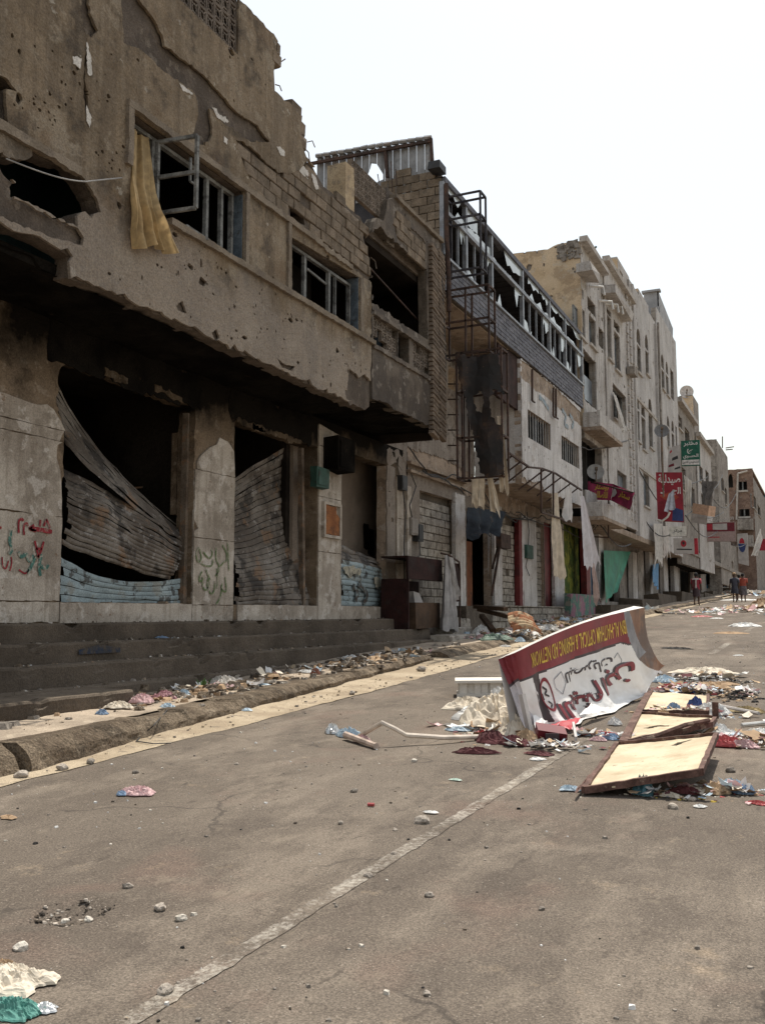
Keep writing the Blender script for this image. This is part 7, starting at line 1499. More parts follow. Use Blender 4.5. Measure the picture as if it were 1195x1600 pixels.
lit = [  # name, label, category, material, px, py, width, depth, height, seed
 ('plastic_bag', 'pink and white plastic bag lying alone on the open asphalt', 'bag', m_pk, 216, 1241, .30, .17, .07, 1), ('plastic_scrap', 'blue scrap of plastic tucked under the lone pink bag', 'scrap', m_bl2, 190, 1243, .10, .07, .04, 2),
 ('white_rag', 'large white rag in the bottom left corner of the road', 'rag', m_crm, 18, 1542, .36, .26, .09, 3), ('teal_bag', 'teal mesh bag below the white rag in the corner', 'bag', m_teal2, 24, 1584, .26, .12, .06, 4), ('foil_scrap', 'crumpled silver foil beside the teal mesh bag', 'foil', m_foil, 70, 1580, .10, .07, .03, 5),
 ('tan_rag', 'tan rag end sticking out behind the white corner rag', 'rag', m_tanc, 8, 1518, .2, .07, .05, 51),
 ('plastic_bag', 'blue and white plastic bag at the end of the bent white pole', 'bag', m_lb, 545, 1152, .28, .16, .12, 6), ('foil_scrap', 'silver grey wrapper beside the bag at the bent pole', 'wrapper', m_foil, 519, 1146, .17, .16, .12, 7), ('red_rag', 'small pinkish red rag on the bent white pole', 'rag', m_pk, 566, 1160, .18, .12, .08, 8),
 ('plastic_bag', 'flat light blue plastic bag left of the cream tarpaulin', 'bag', m_lb, 716, 1142, .28, .14, .05, 9), ('plastic_bag', 'flat blue plastic net left of the nearest tan board', 'bag', m_lb, 889, 1235, .17, .11, .04, 10), ('plastic_bag', 'turquoise bag propped against the nearest tan board', 'bag', m_tq, 1006, 1243, .16, .12, .17, 11),
 ('cream_sheet', 'flat folded cream tarpaulin beside the foam tray', 'tarpaulin', m_crm, 728, 1106, .62, .55, .16, 12), ('cream_sheet', 'big heap of cream tarpaulin against the fallen sign', 'tarpaulin', m_crm, 785, 1134, 1.0, 1.0, .46, 13), ('white_sheet', 'white sheet pushed up behind the cream tarpaulin heap', 'sheet', m_wp, 790, 1106, .6, .5, .34, 14), ('cream_sheet', 'cream fold of tarpaulin nearest the sign strut', 'tarpaulin', m_crm, 805, 1150, .42, .40, .26, 15),
 ('white_sheet', 'rumpled white sheet in front of the folded tarpaulin', 'sheet', m_wp, 752, 1124, .62, .5, .22, 96), ('white_sheet', 'white sheet end spread under the maroon rags', 'sheet', m_wp, 790, 1150, .5, .3, .12, 97),
 ('maroon_rag', 'maroon rag crumpled in front of the cream tarpaulin', 'rag', m_mrn, 768, 1160, .34, .26, .14, 16), ('maroon_rag', 'second dark maroon rag close to the sign strut', 'rag', m_mrn, 800, 1164, .30, .2, .11, 17), ('red_rag', 'small bright red rag at the edge of the maroon heap', 'rag', m_rd, 752, 1152, .14, .12, .09, 18), ('tan_bag', 'tan bag at the foot of the pale strut', 'bag', m_tanc, 823, 1158, .22, .16, .14, 19),
 ('maroon_strip', 'maroon and white strip lying in front of the heap', 'strip', m_mrn, 742, 1178, .42, .10, .07, 20), ('purple_rag', 'thin purple rag on the asphalt below the fallen sign', 'rag', m_mrn, 845, 1180, .28, .12, .04, 21), ('white_scrap', 'white string and paper below the fallen sign', 'scrap', m_wp, 838, 1188, .14, .08, .03, 22),
 ('plastic_bag', 'small white bag under the bright foot of the banner', 'bag', m_wp, 960, 1133, .15, .12, .10, 23), ('plastic_bag', 'blue bag in the gap between sign and tan boards', 'bag', m_bl2, 955, 1156, .20, .12, .07, 24), ('pink_scrap', 'pink wrapper in the gap between sign and tan boards', 'wrapper', m_pk, 935, 1158, .18, .1, .05, 25),
 ('plastic_bag', 'blue plastic bag on the far tan board', 'bag', m_bl2, 1053, 1113, .24, .2, .13, 26), ('plastic_bag', 'round deep blue bag on top of the far tan board', 'bag', m_ddb, 1087, 1108, .22, .18, .18, 27), ('pink_rag', 'pink rag among the blue bags on the far tan board', 'rag', m_pk, 1070, 1118, .2, .16, .1, 28), ('white_bag', 'large white bag beside the round deep blue bag', 'bag', m_wp, 1112, 1116, .42, .3, .16, 29), ('tan_rag', 'straw coloured rag at the left of the blue bag pile', 'rag', m_tanc, 1035, 1120, .2, .18, .1, 30),
 ('plastic_bag', 'clear pale bag swollen over the middle board corner', 'bag', m_wp, 1120, 1152, .34, .22, .15, 31), ('red_bag', 'red plastic bag between the boards at the right', 'bag', m_rd, 1132, 1166, .36, .16, .12, 32), ('pink_bag', 'pink plastic bag trailing right of the red bag', 'bag', m_pk, 1160, 1168, .30, .14, .09, 33), ('white_litter', 'heap of torn white paper at the right edge of the road', 'paper', m_wp, 1188, 1155, .4, .34, .12, 34),
 ('plastic_bag', 'light blue bag at the right behind the nearest tan board', 'bag', m_lb, 1143, 1234, .22, .16, .09, 35), ('plastic_bag', 'blue bag furthest right in the foreground litter', 'bag', m_bl2, 1162, 1240, .18, .14, .08, 36), ('beige_rag', 'beige rag touching the foot of the nearest tan board', 'rag', m_tanc, 1116, 1240, .2, .14, .09, 37), ('red_scrap', 'flat red wrapper at the right edge below the blue bags', 'wrapper', m_rd, 1185, 1258, .17, .06, .03, 38), ('maroon_rag', 'maroon and cream rag under the front of the nearest board', 'rag', m_mrn, 1072, 1240, .24, .1, .06, 39), ('white_scrap', 'cream paper beside the maroon rag under the nearest board', 'paper', m_crm, 1045, 1246, .18, .08, .04, 40), ('white_scrap', 'white scrap in front of the board\'s right leg', 'scrap', m_wp, 1092, 1262, .1, .05, .02, 41),
 ('cream_sheet', 'long pale sheet lying behind the litter heap', 'sheet', m_crm, 1100, 1052, .95, .5, .12, 42), ('red_rag', 'red rag in the litter heap behind the tan boards', 'rag', m_rd, 1045, 1078, .3, .2, .1, 43), ('blue_rag', 'blue and white rag at the far foot of the fallen sign', 'rag', m_lb, 1038, 1066, .34, .3, .13, 44), ('plastic_bag', 'pale netting in the litter heap behind the tan boards', 'netting', m_tanc, 1110, 1076, .5, .3, .12, 45), ('blue_rag', 'dark blue rag in the litter heap behind the tan boards', 'rag', m_ddb, 1068, 1082, .3, .16, .09, 46), ('straw_mat', 'frayed straw mat at the right side of the road', 'mat', m_rope, 1168, 1114, .42, .12, .09, 47), ('white_scrap', 'white paper alone right of the burnt patch', 'paper', m_wp, 1177, 1082, .16, .12, .07, 48),
 ('white_bag', 'white bag lying by the far dash of the centre line', 'bag', m_wp, 1163, 979, .9, .6, .16, 49), ('tan_bag', 'tan sack in the far litter at the right', 'sack', m_tanc, 1172, 953, .9, .8, .3, 50), ('white_sheet', 'white sheet in the far litter at the right', 'sheet', m_wp, 1192, 950, 1.4, 1.6, .25, 52), ('brown_sack', 'dark sack behind the far litter at the right edge', 'sack', m_ctn, 1190, 943, 1.0, .8, .45, 53), ('red_scrap', 'pink red scrap on the far road', 'scrap', m_rd, 1096, 964, .8, .5, .08, 54), ('white_scrap', 'white scrap furthest left on the far road', 'scrap', m_wp, 1117, 957, .8, .4, .1, 55), ('white_scrap', 'small white scrap beside the red one on the far road', 'scrap', m_wp, 1119, 967, .5, .3, .06, 56), ('white_sheet', 'white paper under the feet of the walking group', 'paper', m_wp, 1157, 938, 2.2, .8, .12, 57), ('brown_scrap', 'brown trampled rag on the road beyond the fallen sign', 'rag', m_ash, 1056, 1014, .7, .3, .05, 58), ('white_scrap', 'lone white scrap on the road right of the fallen sign', 'scrap', m_wp, 1153, 1025, .2, .1, .03, 59),
 ('white_scrap', 'small white scrap left of the centre line', 'scrap', m_wp, 673, 1271, .12, .05, .015, 60), ('green_glass', 'pale green glass scrap left of the centre line', 'glass', mc('pale_green', (.45, .58, .50)), 712, 1220, .10, .05, .015, 61), ('flat_carton', 'flattened brown carton in the litter behind the tan boards', 'carton', m_ctn, 1128, 1070, .5, .35, .05, 93), ('flat_carton', 'flattened brown carton beside the cream tarpaulin', 'carton', m_ctn, 752, 1140, .36, .24, .04, 94), ('flat_carton', 'flattened brown carton on the far road at the right', 'carton', m_ctn, 1140, 990, .9, .6, .06, 95),
 ('cardboard', 'flat brown cardboard scrap at the left edge of the road', 'cardboard', m_ctn, 14, 1279, .14, .09, .02, 62),
]
for r in lit:
    crumple(r[0], r[1], r[2], r[3], r[4], r[5], r[6], r[7], r[8], r[9], (50 if r[5] > 1200 else 40) if r[6] > .15 else 18, rot=rnd.uniform(-.3, .3))
# heaps on pavement
pav = [('white_cloth', 'pale patterned cloth heaped against the lowest step', 'cloth', m_wcl, 350, 1071, .55, .3, .16, 70), ('white_cloth', 'grey patterned cloth beside the pale heap on the pavement', 'cloth', m_gcl, 372, 1070, .35, .22, .12, 71), ('pink_rag', 'pink rag on the pavement near the step block', 'rag', m_pk, 222, 1098, .34, .22, .13, 72), ('pink_rag', 'darker pink rag beside the pink pavement rag', 'rag', mc('dark_pink', (.40, .20, .22)), 258, 1092, .30, .2, .12, 73), ('white_cloth', 'folded cream cloth on the pavement left of the pink rags', 'cloth', m_crm, 186, 1106, .32, .2, .09, 74), ('plastic_bag', 'blue bag on the pavement below the cream cloth', 'bag', m_bl2, 160, 1117, .14, .1, .07, 75), ('plastic_bag', 'blue bag under the pink pavement rags', 'bag', m_lb, 262, 1107, .22, .12, .07, 76), ('plastic_bag', 'light blue bag at the steps behind the pink rags', 'bag', m_lb, 288, 1086, .2, .12, .09, 77), ('plastic_scrap', 'turquoise scrap on the pavement right of the patterned cloth', 'scrap', m_lb, 404, 1071, .3, .12, .04, 78), ('plastic_bag', 'pale blue bag lying on the sand beside the kerb', 'bag', m_lb, 386, 1111, .15, .09, .04, 79),
       ('white_scrap', 'torn white paper on the pavement debris', 'paper', m_wp, 478, 1051, .3, .14, .06, 80), ('brown_jar', 'broken reddish clay jar on the pavement', 'jar', mp('clay', (.20, .08, .05)), 493, 1054, .18, .14, .13, 81), ('white_scrap', 'white plastic lid among the pavement debris', 'lid', m_wp, 517, 1041, .22, .12, .07, 82), ('white_scrap', 'white paper nearest the broken kerb end', 'paper', m_wp, 548, 1030, .35, .2, .1, 83), ('white_scrap', 'white bag near the end of the steps', 'bag', m_wp, 652, 1017, .25, .2, .1, 84), ('white_bag', 'bright white torn bag below the grey garment', 'bag', m_wp, 752, 993, .5, .3, .34, 85), ('green_litter', 'greenish heap of rubbish below the pale stoop', 'rubbish', mp('green_litter', (.12, .17, .13), var=.4), 770, 1000, .9, .5, .2, 86), ('blue_bag', 'blue bag in the rubbish near the rusty sheet', 'bag', m_bl2, 808, 993, .4, .25, .14, 87), ('blue_bag', 'pale blue bag hanging over the kerb by the rubbish', 'bag', m_lb, 812, 1003, .25, .2, .14, 88), ('white_scrap', 'white scrap on the sand below the rubbish heap', 'scrap', m_wp, 789, 1011, .3, .1, .06, 89), ('white_bag', 'white and red rubbish right of the rusty sheet', 'rubbish', m_wp, 856, 985, .9, .4, .2, 90), ('tan_rag', 'brown rag in the rubbish right of the rusty sheet', 'rag', m_tanc, 872, 978, .9, .4, .2, 91), ('blue_bag', 'blue scrap on the dark steps below the second shop', 'scrap', m_bl2, 252, 993, .25, .1, .04, 92)]
for r in pav:
    dz = None
    if r[9] == 92: crumple(r[0], r[1], r[2], r[3], 0, 0, r[6], r[7], r[8], r[9], 12, base=(-8.98, P(252, 993, -9.0)[0], 1.165))
    elif r[9] in (79, 89): crumple(r[0], r[1], r[2], r[3], r[4], r[5], r[6], r[7], r[8], r[9], 16, dz=.03)
    else: crumple(r[0], r[1], r[2], r[3], r[4], r[5], r[6], r[7], r[8], r[9], 36, dz=kh(10 if r[4] < 420 else 20) + .005 + (.03 if r[4] < 240 else 0), rot=rnd.uniform(-.4, .4))
for (px, py, lab) in ((150, 1014, 'long smear of blue paint on the second step riser'),):
    mb = MB(); p = P(px, py, -8.83); mb.grid(lambda u, v: (-8.80 + .004, p[0] - .35 + .8 * u, p[1] - .06 + .12 * v * (1 - abs(u - .5))), 8, 2); mb.build('blue_paint', M('blue_paint_smear', (.022, .035, .065), (.05, .05, .055), 5, [((.09, .07, .053), 7, .5, .12, .9)], bump=.3), stairs)
# foam tray
ft = thing('foam_tray', 'white polystyrene tray standing on its side behind the cream tarpaulin', 'tray', tuple(G(752, 1089)))
m_foam = mp('polystyrene', (.66, .62, .56), rough=.8, var=.06); c = G(754, 1089); ax = Vector((.93, .35, .012)).normalized(); ay = Vector((-.35, .93, .03)).normalized()
mb = MB(); mb.obox(c + Vector((0, 0, .11)) + ay * .2, ax * .33, ay * .16, Vector((0, 0, .1))); mb.build('body', m_foam, ft); mb = MB(); mb.obox(c + Vector((0, 0, .205)) + ay * .17, ax * .37, ay * .21, Vector((0, 0, .018))); mb.build('lip', m_foam, ft); mb = MB(); mb.obox(c + Vector((0, 0, .025)) + ay * .17, ax * .35, ay * .2, Vector((0, 0, .02))); mb.build('base', m_foam, ft)
for k in (-.26, -.06, .02, .2, .3): mb = MB(); mb.obox(c + ax * k + Vector((0, 0, .115)) + ay * .02, ax * (.05 if k != .2 else .1), ay * .02, Vector((0, 0, .07))); mb.build('rib', m_foam, ft)
# bent pole
P0 = G(561, 1157) + Vector((0, 0, .04)); P1 = G(590, 1169) + Vector((.007, .087, .225)); P2 = G(632, 1166) + Vector((0, .035, .10)); P3 = G(690, 1163) + Vector((0, .03, .06)); P4 = G(748, 1158) + Vector((0, .02, .04))
mb = MB(); mb.tube([P0, P0.lerp(P1, .5), P1, P1.lerp(P2, .5) + Vector((0, 0, .005)), P2, P3, P4], .024, 8); tag(mb.build('bent_pole', mp('chalky_white_pole', (.52, .45, .38), var=.25, bump=.3)), 'bent whitish pole standing in a peak on the asphalt', 'pole')
mb = MB(); mb.tube([G(540, 1156) + Vector((0, 0, .05)), G(586, 1171) + Vector((0, 0, .035))], [.035, .028], 8); mb.tube([G(585.5, 1171) + Vector((0, 0, .035)), G(588, 1172) + Vector((0, 0, .035))], .031, 8); tag(mb.build('short_pole', mp('pinkish_pole', (.46, .36, .30), var=.25, bump=.3)), 'short pale pole end lying beside the peak of the bent pole', 'pole')
mb = MB(); mb.tube([G(1120, 1110) + Vector((0, 0, .06)), G(1185, 1122) + Vector((0, 0, .05))], .02, 6); tag(mb.build('stick', m_wsg), 'thin pale stick by the straw mat', 'stick')
mb = MB(); mb.tube([G(1158, 1137) + Vector((0, 0, .03)), G(1196, 1133) + Vector((0, 0, .03))], .018, 6); tag(mb.build('stick', m_wp), 'white stick lying at the right edge above the torn paper', 'stick')
# red can
mb = MB(); c = G(579, 1260); mb.tube([c + Vector((-.022, .0, .012)), c + Vector((.024, .01, .012))], .012, 10); tag(mb.build('crushed_can', m_rd), 'small crushed red can on the open asphalt', 'can')
# rusted ribbed sheet on the pavement with timber behind
rs = thing('rusty_sheet', 'curled rusty corrugated sheet lying on the rubbish by the kerb', 'metal sheet', tuple(G(820, 985, .2)))
A_, B_, C_, D_ = [Vector(y3(a, b, Y)) for a, b, Y in ((793, 960, 23.6), (832, 966, 24.2), (848, 990, 23.6), (802, 984, 23.0))]
mb = MB(); mb.grid(lambda u, v: A_.lerp(B_, u).lerp(D_.lerp(C_, u), v) + Vector((.0, -.16 * math.sin(math.pi * v), .05 * math.sin(v * 2 * math.pi * 5) + .1 * math.sin(math.pi * u))), 16, 40); mb.build('sheet', M('rust_orange_sheet', (.26, .105, .05), (.36, .17, .09), 2, [((.50, .40, .26), 1.6, .54, .06, .8), ((.10, .05, .03), 3, .6, .06, .8)], bump=.3), rs, smooth=True)
for i, (a, b) in enumerate((((748, 952), (796, 964)), ((752, 962), (770, 985)), ((742, 948), (790, 952)))):
    mb = MB(); mb.bar(y3(*a, 24.6), y3(*b, 23.8), .14, .1); tag(mb.build('timber', m_kw), ['long timber leaning onto the rusty sheet', 'short timber under the long leaning one', 'timber plank behind the long leaning one'][i], 'timber')

# ------------------------------------------------------------------ stones
def stone_mesh(seed, mat):
    import bmesh
    bm = bmesh.new(); bmesh.ops.create_icosphere(bm, subdivisions=2, radius=1)
    for v in bm.verts: k = 1 + .35 * noise.noise(v.co * 1.3 + Vector((seed, 0, 0))) + .15 * noise.noise(v.co * 3 + Vector((0, seed, 0))); v.co = Vector((v.co.x * k, v.co.y * k * .8, v.co.z * k * .6))
    me = bpy.data.meshes.new('stone'); bm.to_mesh(me); bm.free(); me.materials.append(mat); return me
SM = [stone_mesh(i * 3.1, m_stone) for i in range(5)]; SP = [stone_mesh(i * 2.7 + 50, m_stone_pale) for i in range(2)]
sts = [(157, 1170, .06, 'squarish stone on the sand strip beside the kerb', .02), (98, 1202, .055, 'stone on the edge of sand and asphalt, left side', .01), (34, 1214, .06, 'stone nearest the left edge on the sand strip', .01), (142, 1192, .045, 'flat brown stone lower on the sand strip', .01), (200, 1387, .028, 'grey stone in the open asphalt above the pothole', 0), (251, 1421, .034, 'grey stone right of the pothole', 0), (283, 1437, .028, 'pale flat stone right of the pothole', 0), (139, 1439, .024, 'pale pointed stone on the pothole rim', 0), (102, 1441, .02, 'tiny pale stone at the lower pothole rim', 0), (33, 1484, .038, 'pale rounded stone near the left picture edge', 0), (258, 1551, .034, 'brown stone lying on the painted centre line', 0), (575, 1370, .028, 'stone touching the centre line, mid road', 0), (615, 1336, .024, 'stone just above the centre line, mid road', 0), (659, 1286, .055, 'flat tan stone above the centre line', 0), (617, 1298, .02, 'dark pebble below the flat tan stone', 0), (671, 1401, .026, 'buff stone on the open right half of the road', 0), (667, 1555, .02, 'smooth grey pebble at the bottom of the road', 0), (846, 1421, .016, 'dark pebble alone on the right half of the road', 0), (1051, 1263, .04, 'dark lump in front of the nearest tan board', 0), (1141, 1206, .045, 'dark lump right of the nearest tan board', 0), (1080, 1251, .03, 'small dark lump under the board\'s front rim', 0), (553, 1237, .03, 'small dark stone below the bent pole', 0), (647, 1190, .03, 'pale stone below the bent pole', 0), (316, 1085 + 400 // 20, .05, 'stone on the pavement debris near the kerb', .16), (658, 1048, .09, 'brown lump on the sand by the broken kerb end', .03), (550, 1084, .05, 'dark stone on the sand strip, middle distance', .02), (370, 1195, .022, 'tiny dark stone on the asphalt below the sand strip', 0), (532, 1287, .022, 'grey pebble left of the flat tan stone', 0), (212, 1208, .03, 'dark stone on the asphalt near the sand strip', 0), (150, 1135, .05, 'lump of rubble on the pavement edge', .16), (116, 1140, .045, 'second lump of rubble at the kerb top', .16)]
for i, (px, py, r, lab, dz) in enumerate(sts):
    c = G(px, py, dz); me = SP[i % 2] if 'pale' in lab else SM[i % 5]
    o = inst('stone', me, c + Vector((0, 0, r * .3)), None, (r, r, r), (0, 0, i * 1.7)); tag(o, lab, 'stone')
# countless small bits
def scatter(name, pts, mats, smin, smax, seed=0, flat=.6):
    rg = random.Random(seed); mb = MB()
    for (x, y, z) in pts:
        s = smin + (smax - smin) * rg.random() ** 4; k = rg.randint(4, 6); a0 = rg.uniform(0, 6.28); m = rg.randrange(len(mats)); h = s * flat * rg.uniform(.5, 1.3)
        lo = [(x + s * rg.uniform(.6, 1.2) * math.cos(a0 + 2 * math.pi * i / k), y + s * rg.uniform(.6, 1.2) * math.sin(a0 + 2 * math.pi * i / k), z - .005) for i in range(k)]
        hi = [(x + (p[0] - x) * .7 + rg.uniform(-.2, .2) * s, y + (p[1] - y) * .7 + rg.uniform(-.2, .2) * s, z + h * rg.uniform(.7, 1.2)) for p in lo]
        mb.add(lo + hi, [(i, (i + 1) % k, k + (i + 1) % k, k + i) for i in range(k)] + [tuple(range(k, 2 * k))], m)
    return tag(mb.build(name, mats), kind='stuff')
rg = random.Random(21)
pts = []
while len(pts) < 4200:
    y = 1.6 + 26 * rg.random() ** 1.5; x = rg.uniform(-6.3, 3.5 if y < 12 else 2)
    if fbm(x * .5, y * .35, 6) + rg.uniform(-.5, .5) > -.05: pts.append((x, y, road_z(x, y) if y < 13 and x < 2 else SL * y))
scatter('gravel', pts, [m_stone, m_stone, m_stone_pale, m_rub, m_ash, m_wp], .003, .020, 1)
hc, hr, hd = holes[0]; pp = []
while len(pp) < 520:
    a, b = rg.gauss(0, .5), rg.gauss(0, .5)
    if a * a + b * b < 1.1 + .5 * nz(a * 3, b * 3): x, y = hc.x + a * hr, hc.y + b * hr * 1.1; pp.append((x, y, road_z(x, y)))
scatter('broken_asphalt', pp, [m_hole, m_stone, m_hole, m_hole, m_rub], .004, .022, 11, .22)
pts = [(gut_edge(y) - rg.random() ** .7 * .9, y, SL * y + .02) for y in [4 + 24 * rg.random() for _ in range(900)]]; scatter('gravel', pts, [m_sand, m_stone, m_rub, m_kerb], .004, .028, 2)
pts = []
for _ in range(1100):
    y = 6.5 + 11 * rg.random(); x = -6.95 - 1.25 * rg.random() ** 1.0
    dens = .3 + .7 * (1 if 8.2 < y < 12.6 and x > -8 else 0) + .4 * (y > 13)
    if rg.random() < dens: pts.append((x, y, pave_z(x, y) + .0))
scatter('rubble', pts, [m_rub, m_stone, m_kerb, m_rub, m_ctn], .006, .10, 3)
pts = [(rg.gauss(-7.45, .22), y, pave_z(-7.4, y) + .10 * max(0, rg.random() - .3)) for y in [rg.gauss(10.6, .7) for _ in range(320)] + [rg.gauss(16, 1.3) for _ in range(420)]]
scatter('rubble', pts, [m_rub, m_kerb, m_stone, m_ctn, m_rub, m_kerb], .008, .12, 4)
pts = []
for (xf, zt) in ((-8.82, 1.165), (-8.5, .915), (-8.18, .645), (-9.12, 1.41)):
    for _ in range(210): y = 3 + 17 * rg.random(); pts.append((xf - .05 - .24 * rg.random() ** .6, y, zt))
scatter('rubble', pts, [m_rub, m_step, m_stone, m_kerb, m_step, m_rub], .008, .05, 5)
scatter('litter', [p for p in pts if rg.random() < .07], [m_wp, m_lb, m_ctn], .01, .04, 6, .3)
pts = [(rg.uniform(-8.5, -7.15), y, pave_z(-7.8, y) + .05 * rg.random()) for y in [22 + 14 * rg.random() for _ in range(900)]]
scatter('rubble', pts, [m_rub, m_stone, m_ctn, m_wp, m_pk, m_lb, m_kerb], .02, .13, 7)
def heap(px, py, sx, sy, h, n, mats, smin, smax, seed, name='litter'):
    c = G(px, py); r = random.Random(seed); ps = []
    for _ in range(n): a, b = r.gauss(0, .42), r.gauss(0, .42); ps.append((c.x + a * sx, c.y + b * sy, SL * (c.y + b * sy) + h * max(0, 1 - a * a * 3 - b * b * 3) * r.random()))
    return scatter(name, ps, mats, smin, smax, seed, .35)
heap(1100, 1066, .9, .8, .12, 420, [m_ash, m_ash, m_rub, m_wp], .015, .06, 31, 'ash'); heap(1150, 1090, .4, .5, .1, 160, [m_ash, m_tanc, m_ash], .015, .06, 32, 'ash')
heap(1080, 1080, .8, .35, .12, 300, [m_wp, m_lb, m_pk, m_crm, m_rd, m_ddb, m_tanc, m_ash], .012, .06, 33); heap(1075, 1118, .55, .22, .1, 260, [m_wp, m_bl2, m_pk, m_tanc, m_crm, m_mrn, m_lb], .01, .05, 34)
heap(1170, 1160, .5, .3, .08, 260, [m_wp, m_wp, m_crm, m_pk, m_ctn], .01, .05, 35); heap(1135, 1238, .4, .16, .06, 200, [m_wp, m_lb, m_crm, m_rd, m_ctn, m_ash], .008, .04, 36); heap(1040, 1246, .5, .06, .03, 90, [m_crm, m_mrn, m_ctn, m_yel], .006, .03, 37)
heap(785, 1150, .5, .4, .1, 240, [m_wp, m_mrn, m_crm, m_ctn, m_rd], .012, .05, 38); heap(860, 1165, .5, .2, .05, 160, [m_wp, m_mrn, m_ctn, m_ash], .008, .04, 39); heap(945, 1150, .35, .2, .05, 120, [m_wp, m_lb, m_pk, m_rd], .01, .04, 40)
heap(800, 1000, 1.4, 1.4, .25, 500, [m_wp, m_lb, m_tanc, m_rub, m_ctn, m_pk, m_gcl], .02, .11, 41); heap(880, 975, 1.6, 2.5, .2, 300, [m_wp, m_tanc, m_rub, m_ctn, m_pk], .03, .12, 42)
heap(1180, 950, 2.5, 5, .15, 260, [m_wp, m_tanc, m_crm, m_pk, m_ctn], .04, .2, 43); heap(1170, 925, 4, 10, .15, 300, [m_wp, m_crm, m_rub, m_lb, m_ctn], .06, .3, 44); heap(1085, 955, 2.5, 6, .06, 90, [m_wp, m_pk, m_crm, m_rub], .03, .14, 45)
def scraps(name, px, py, sx, sy, n, mats, smin, smax, seed):
    c = G(px, py); r = random.Random(seed); mb = MB()
    for _ in range(n):
        a, b = r.gauss(0, .45), r.gauss(0, .45); x, y = c.x + a * sx, c.y + b * sy; z = SL * y + .012 + .05 * max(0, 1 - a * a - b * b) * r.random() * (1 if sx < 1.2 else 1.4) + (kh(y) if x < -7.0 else 0); s = smin + (smax - smin) * r.random() ** 2; t = r.uniform(0, 6.28); e = r.uniform(.35, 1); cu = r.uniform(-.5, .9); q1, q2 = r.uniform(-.35, .35), r.uniform(-.35, .35)
        ux, uy = math.cos(t), math.sin(t); m_ = r.randrange(len(mats)); vs = []
        for j in range(4):
            for i in range(4):
                p_, q_ = (i / 3 - .5) * (1 + r.uniform(-.2, .2)), (j / 3 - .5) * e * (1 + r.uniform(-.25, .25)); vs.append((x + s * (p_ * ux - q_ * uy), y + s * (p_ * uy + q_ * ux), z + s * (abs(cu * p_ * p_ * 1.6) + q1 * p_ + q2 * q_ + r.uniform(0, .10)) + SL * 0 + .2 * s * max(0, q1 + q2)))
        mb.add(vs, [(4 * j + i, 4 * j + i + 1, 4 * j + i + 5, 4 * j + i + 4) for j in range(3) for i in range(3)], m_)
    return tag(mb.build(name, mats), kind='stuff')
for k_, a_ in enumerate([(1075, 1082, .9, .35, 90, .05, .22), (1080, 1116, .6, .3, 60, .04, .16), (1165, 1160, .5, .35, 90, .04, .2), (1130, 1240, .45, .14, 50, .03, .14), (790, 1140, .55, .55, 80, .05, .25), (860, 1170, .5, .2, 40, .03, .15), (940, 1152, .4, .25, 40, .03, .14), (1040, 1248, .5, .06, 26, .02, .09), (800, 1000, 1.3, 1.2, 120, .06, .3), (880, 978, 1.3, 2.2, 90, .06, .3), (1175, 955, 2.5, 5, 70, .15, .6), (1160, 930, 3.5, 9, 90, .2, .8), (1085, 958, 2.5, 6, 30, .1, .5), (1100, 1060, .8, .6, 60, .04, .2)]):
    scraps('litter', *a_[:5], [m_wp, m_crm, m_lb, m_wp, m_ctn, m_pk, m_tanc, m_mrn, m_gcl][:(9 if k_ % 2 else 7)], a_[5], a_[6], 60 + k_)
for k_, (y_, n_) in enumerate(((9.3, 12), (10.6, 34), (12.2, 16), (14, 14), (15.6, 26), (17, 24))):
    c_ = (-7.6, y_); mbx = Vector((c_[0], c_[1], 0)); px_ = None
    r = random.Random(90 + k_); G_ = G; G = lambda a, b, d=0.0, c_=c_: Vector((c_[0], c_[1], SL * c_[1])); scraps('litter', 0, 0, .5, .9, n_, [m_wp, m_crm, m_lb, m_ctn, m_pk, m_tanc, m_ctn, m_gcl], .04, .24, 90 + k_); G = G_
# weed at the foot of the steps
wd = thing('weed', 'small green weed growing by the patterned cloth heap', 'plant', tuple(G(316, 1075, .15)))
m_leaf = mp('weed_leaf', (.06, .12, .03), var=.3)
for k in range(16):
    a = k * 2.4; c = G(314 + (k % 4) * 3, 1078, .15); tip = c + Vector((math.cos(a) * .07, math.sin(a) * .07, .10 + .07 * rg.random())); mb = MB(); s = Vector((-math.sin(a), math.cos(a), 0)) * .012; m_ = c.lerp(tip, .6) + Vector((0, 0, .02)); mb.face([c, m_ + s, tip, m_ - s]); mb.build('leaf', m_leaf, wd)
# wires strung along and across the far street
for i, (A_, B_, sg) in enumerate([((985, 690, 47), (1105, 745, 70), 1.2), ((990, 720, 46), (1090, 790, 62), 1.6), ((1040, 760, 50), (1130, 800, 80), 1.0), ((1095, 745, 68), (1150, 770, 95), 1.8), ((1100, 760, 66), (1128, 742, 82), .6), ((1070, 805, 56), (1120, 830, 74), .8), ((1000, 800, 48), (1046, 836, 52), .5), ((935, 812, 38), (985, 850, 43), .5), ((1120, 812, 76), (1165, 850, 92), 1.0)]):
    a, b_ = Vector(y3(*A_)), Vector(y3(*B_)); mb = MB(); mb.tube([a.lerp(b_, k / 12) + Vector((0, 0, -sg * math.sin(math.pi * k / 12))) for k in range(13)], .03, 4)
    tag(mb.build('cable', m_cap), ['long wire sagging from the arched house to the dark awning', 'wire sagging from the arched house past the pharmacy sign', 'wire strung past the green sign towards the wide sign', 'wire drooping from the dark awning towards the brick house', 'short wire crossing above the dark awning', 'wire hanging under the peach sign box', 'short wire between shop doorway and light box', 'wire drooping under the magenta sign towards the green sheet', 'wire beyond the wide maroon and white sign'][i], 'cable')
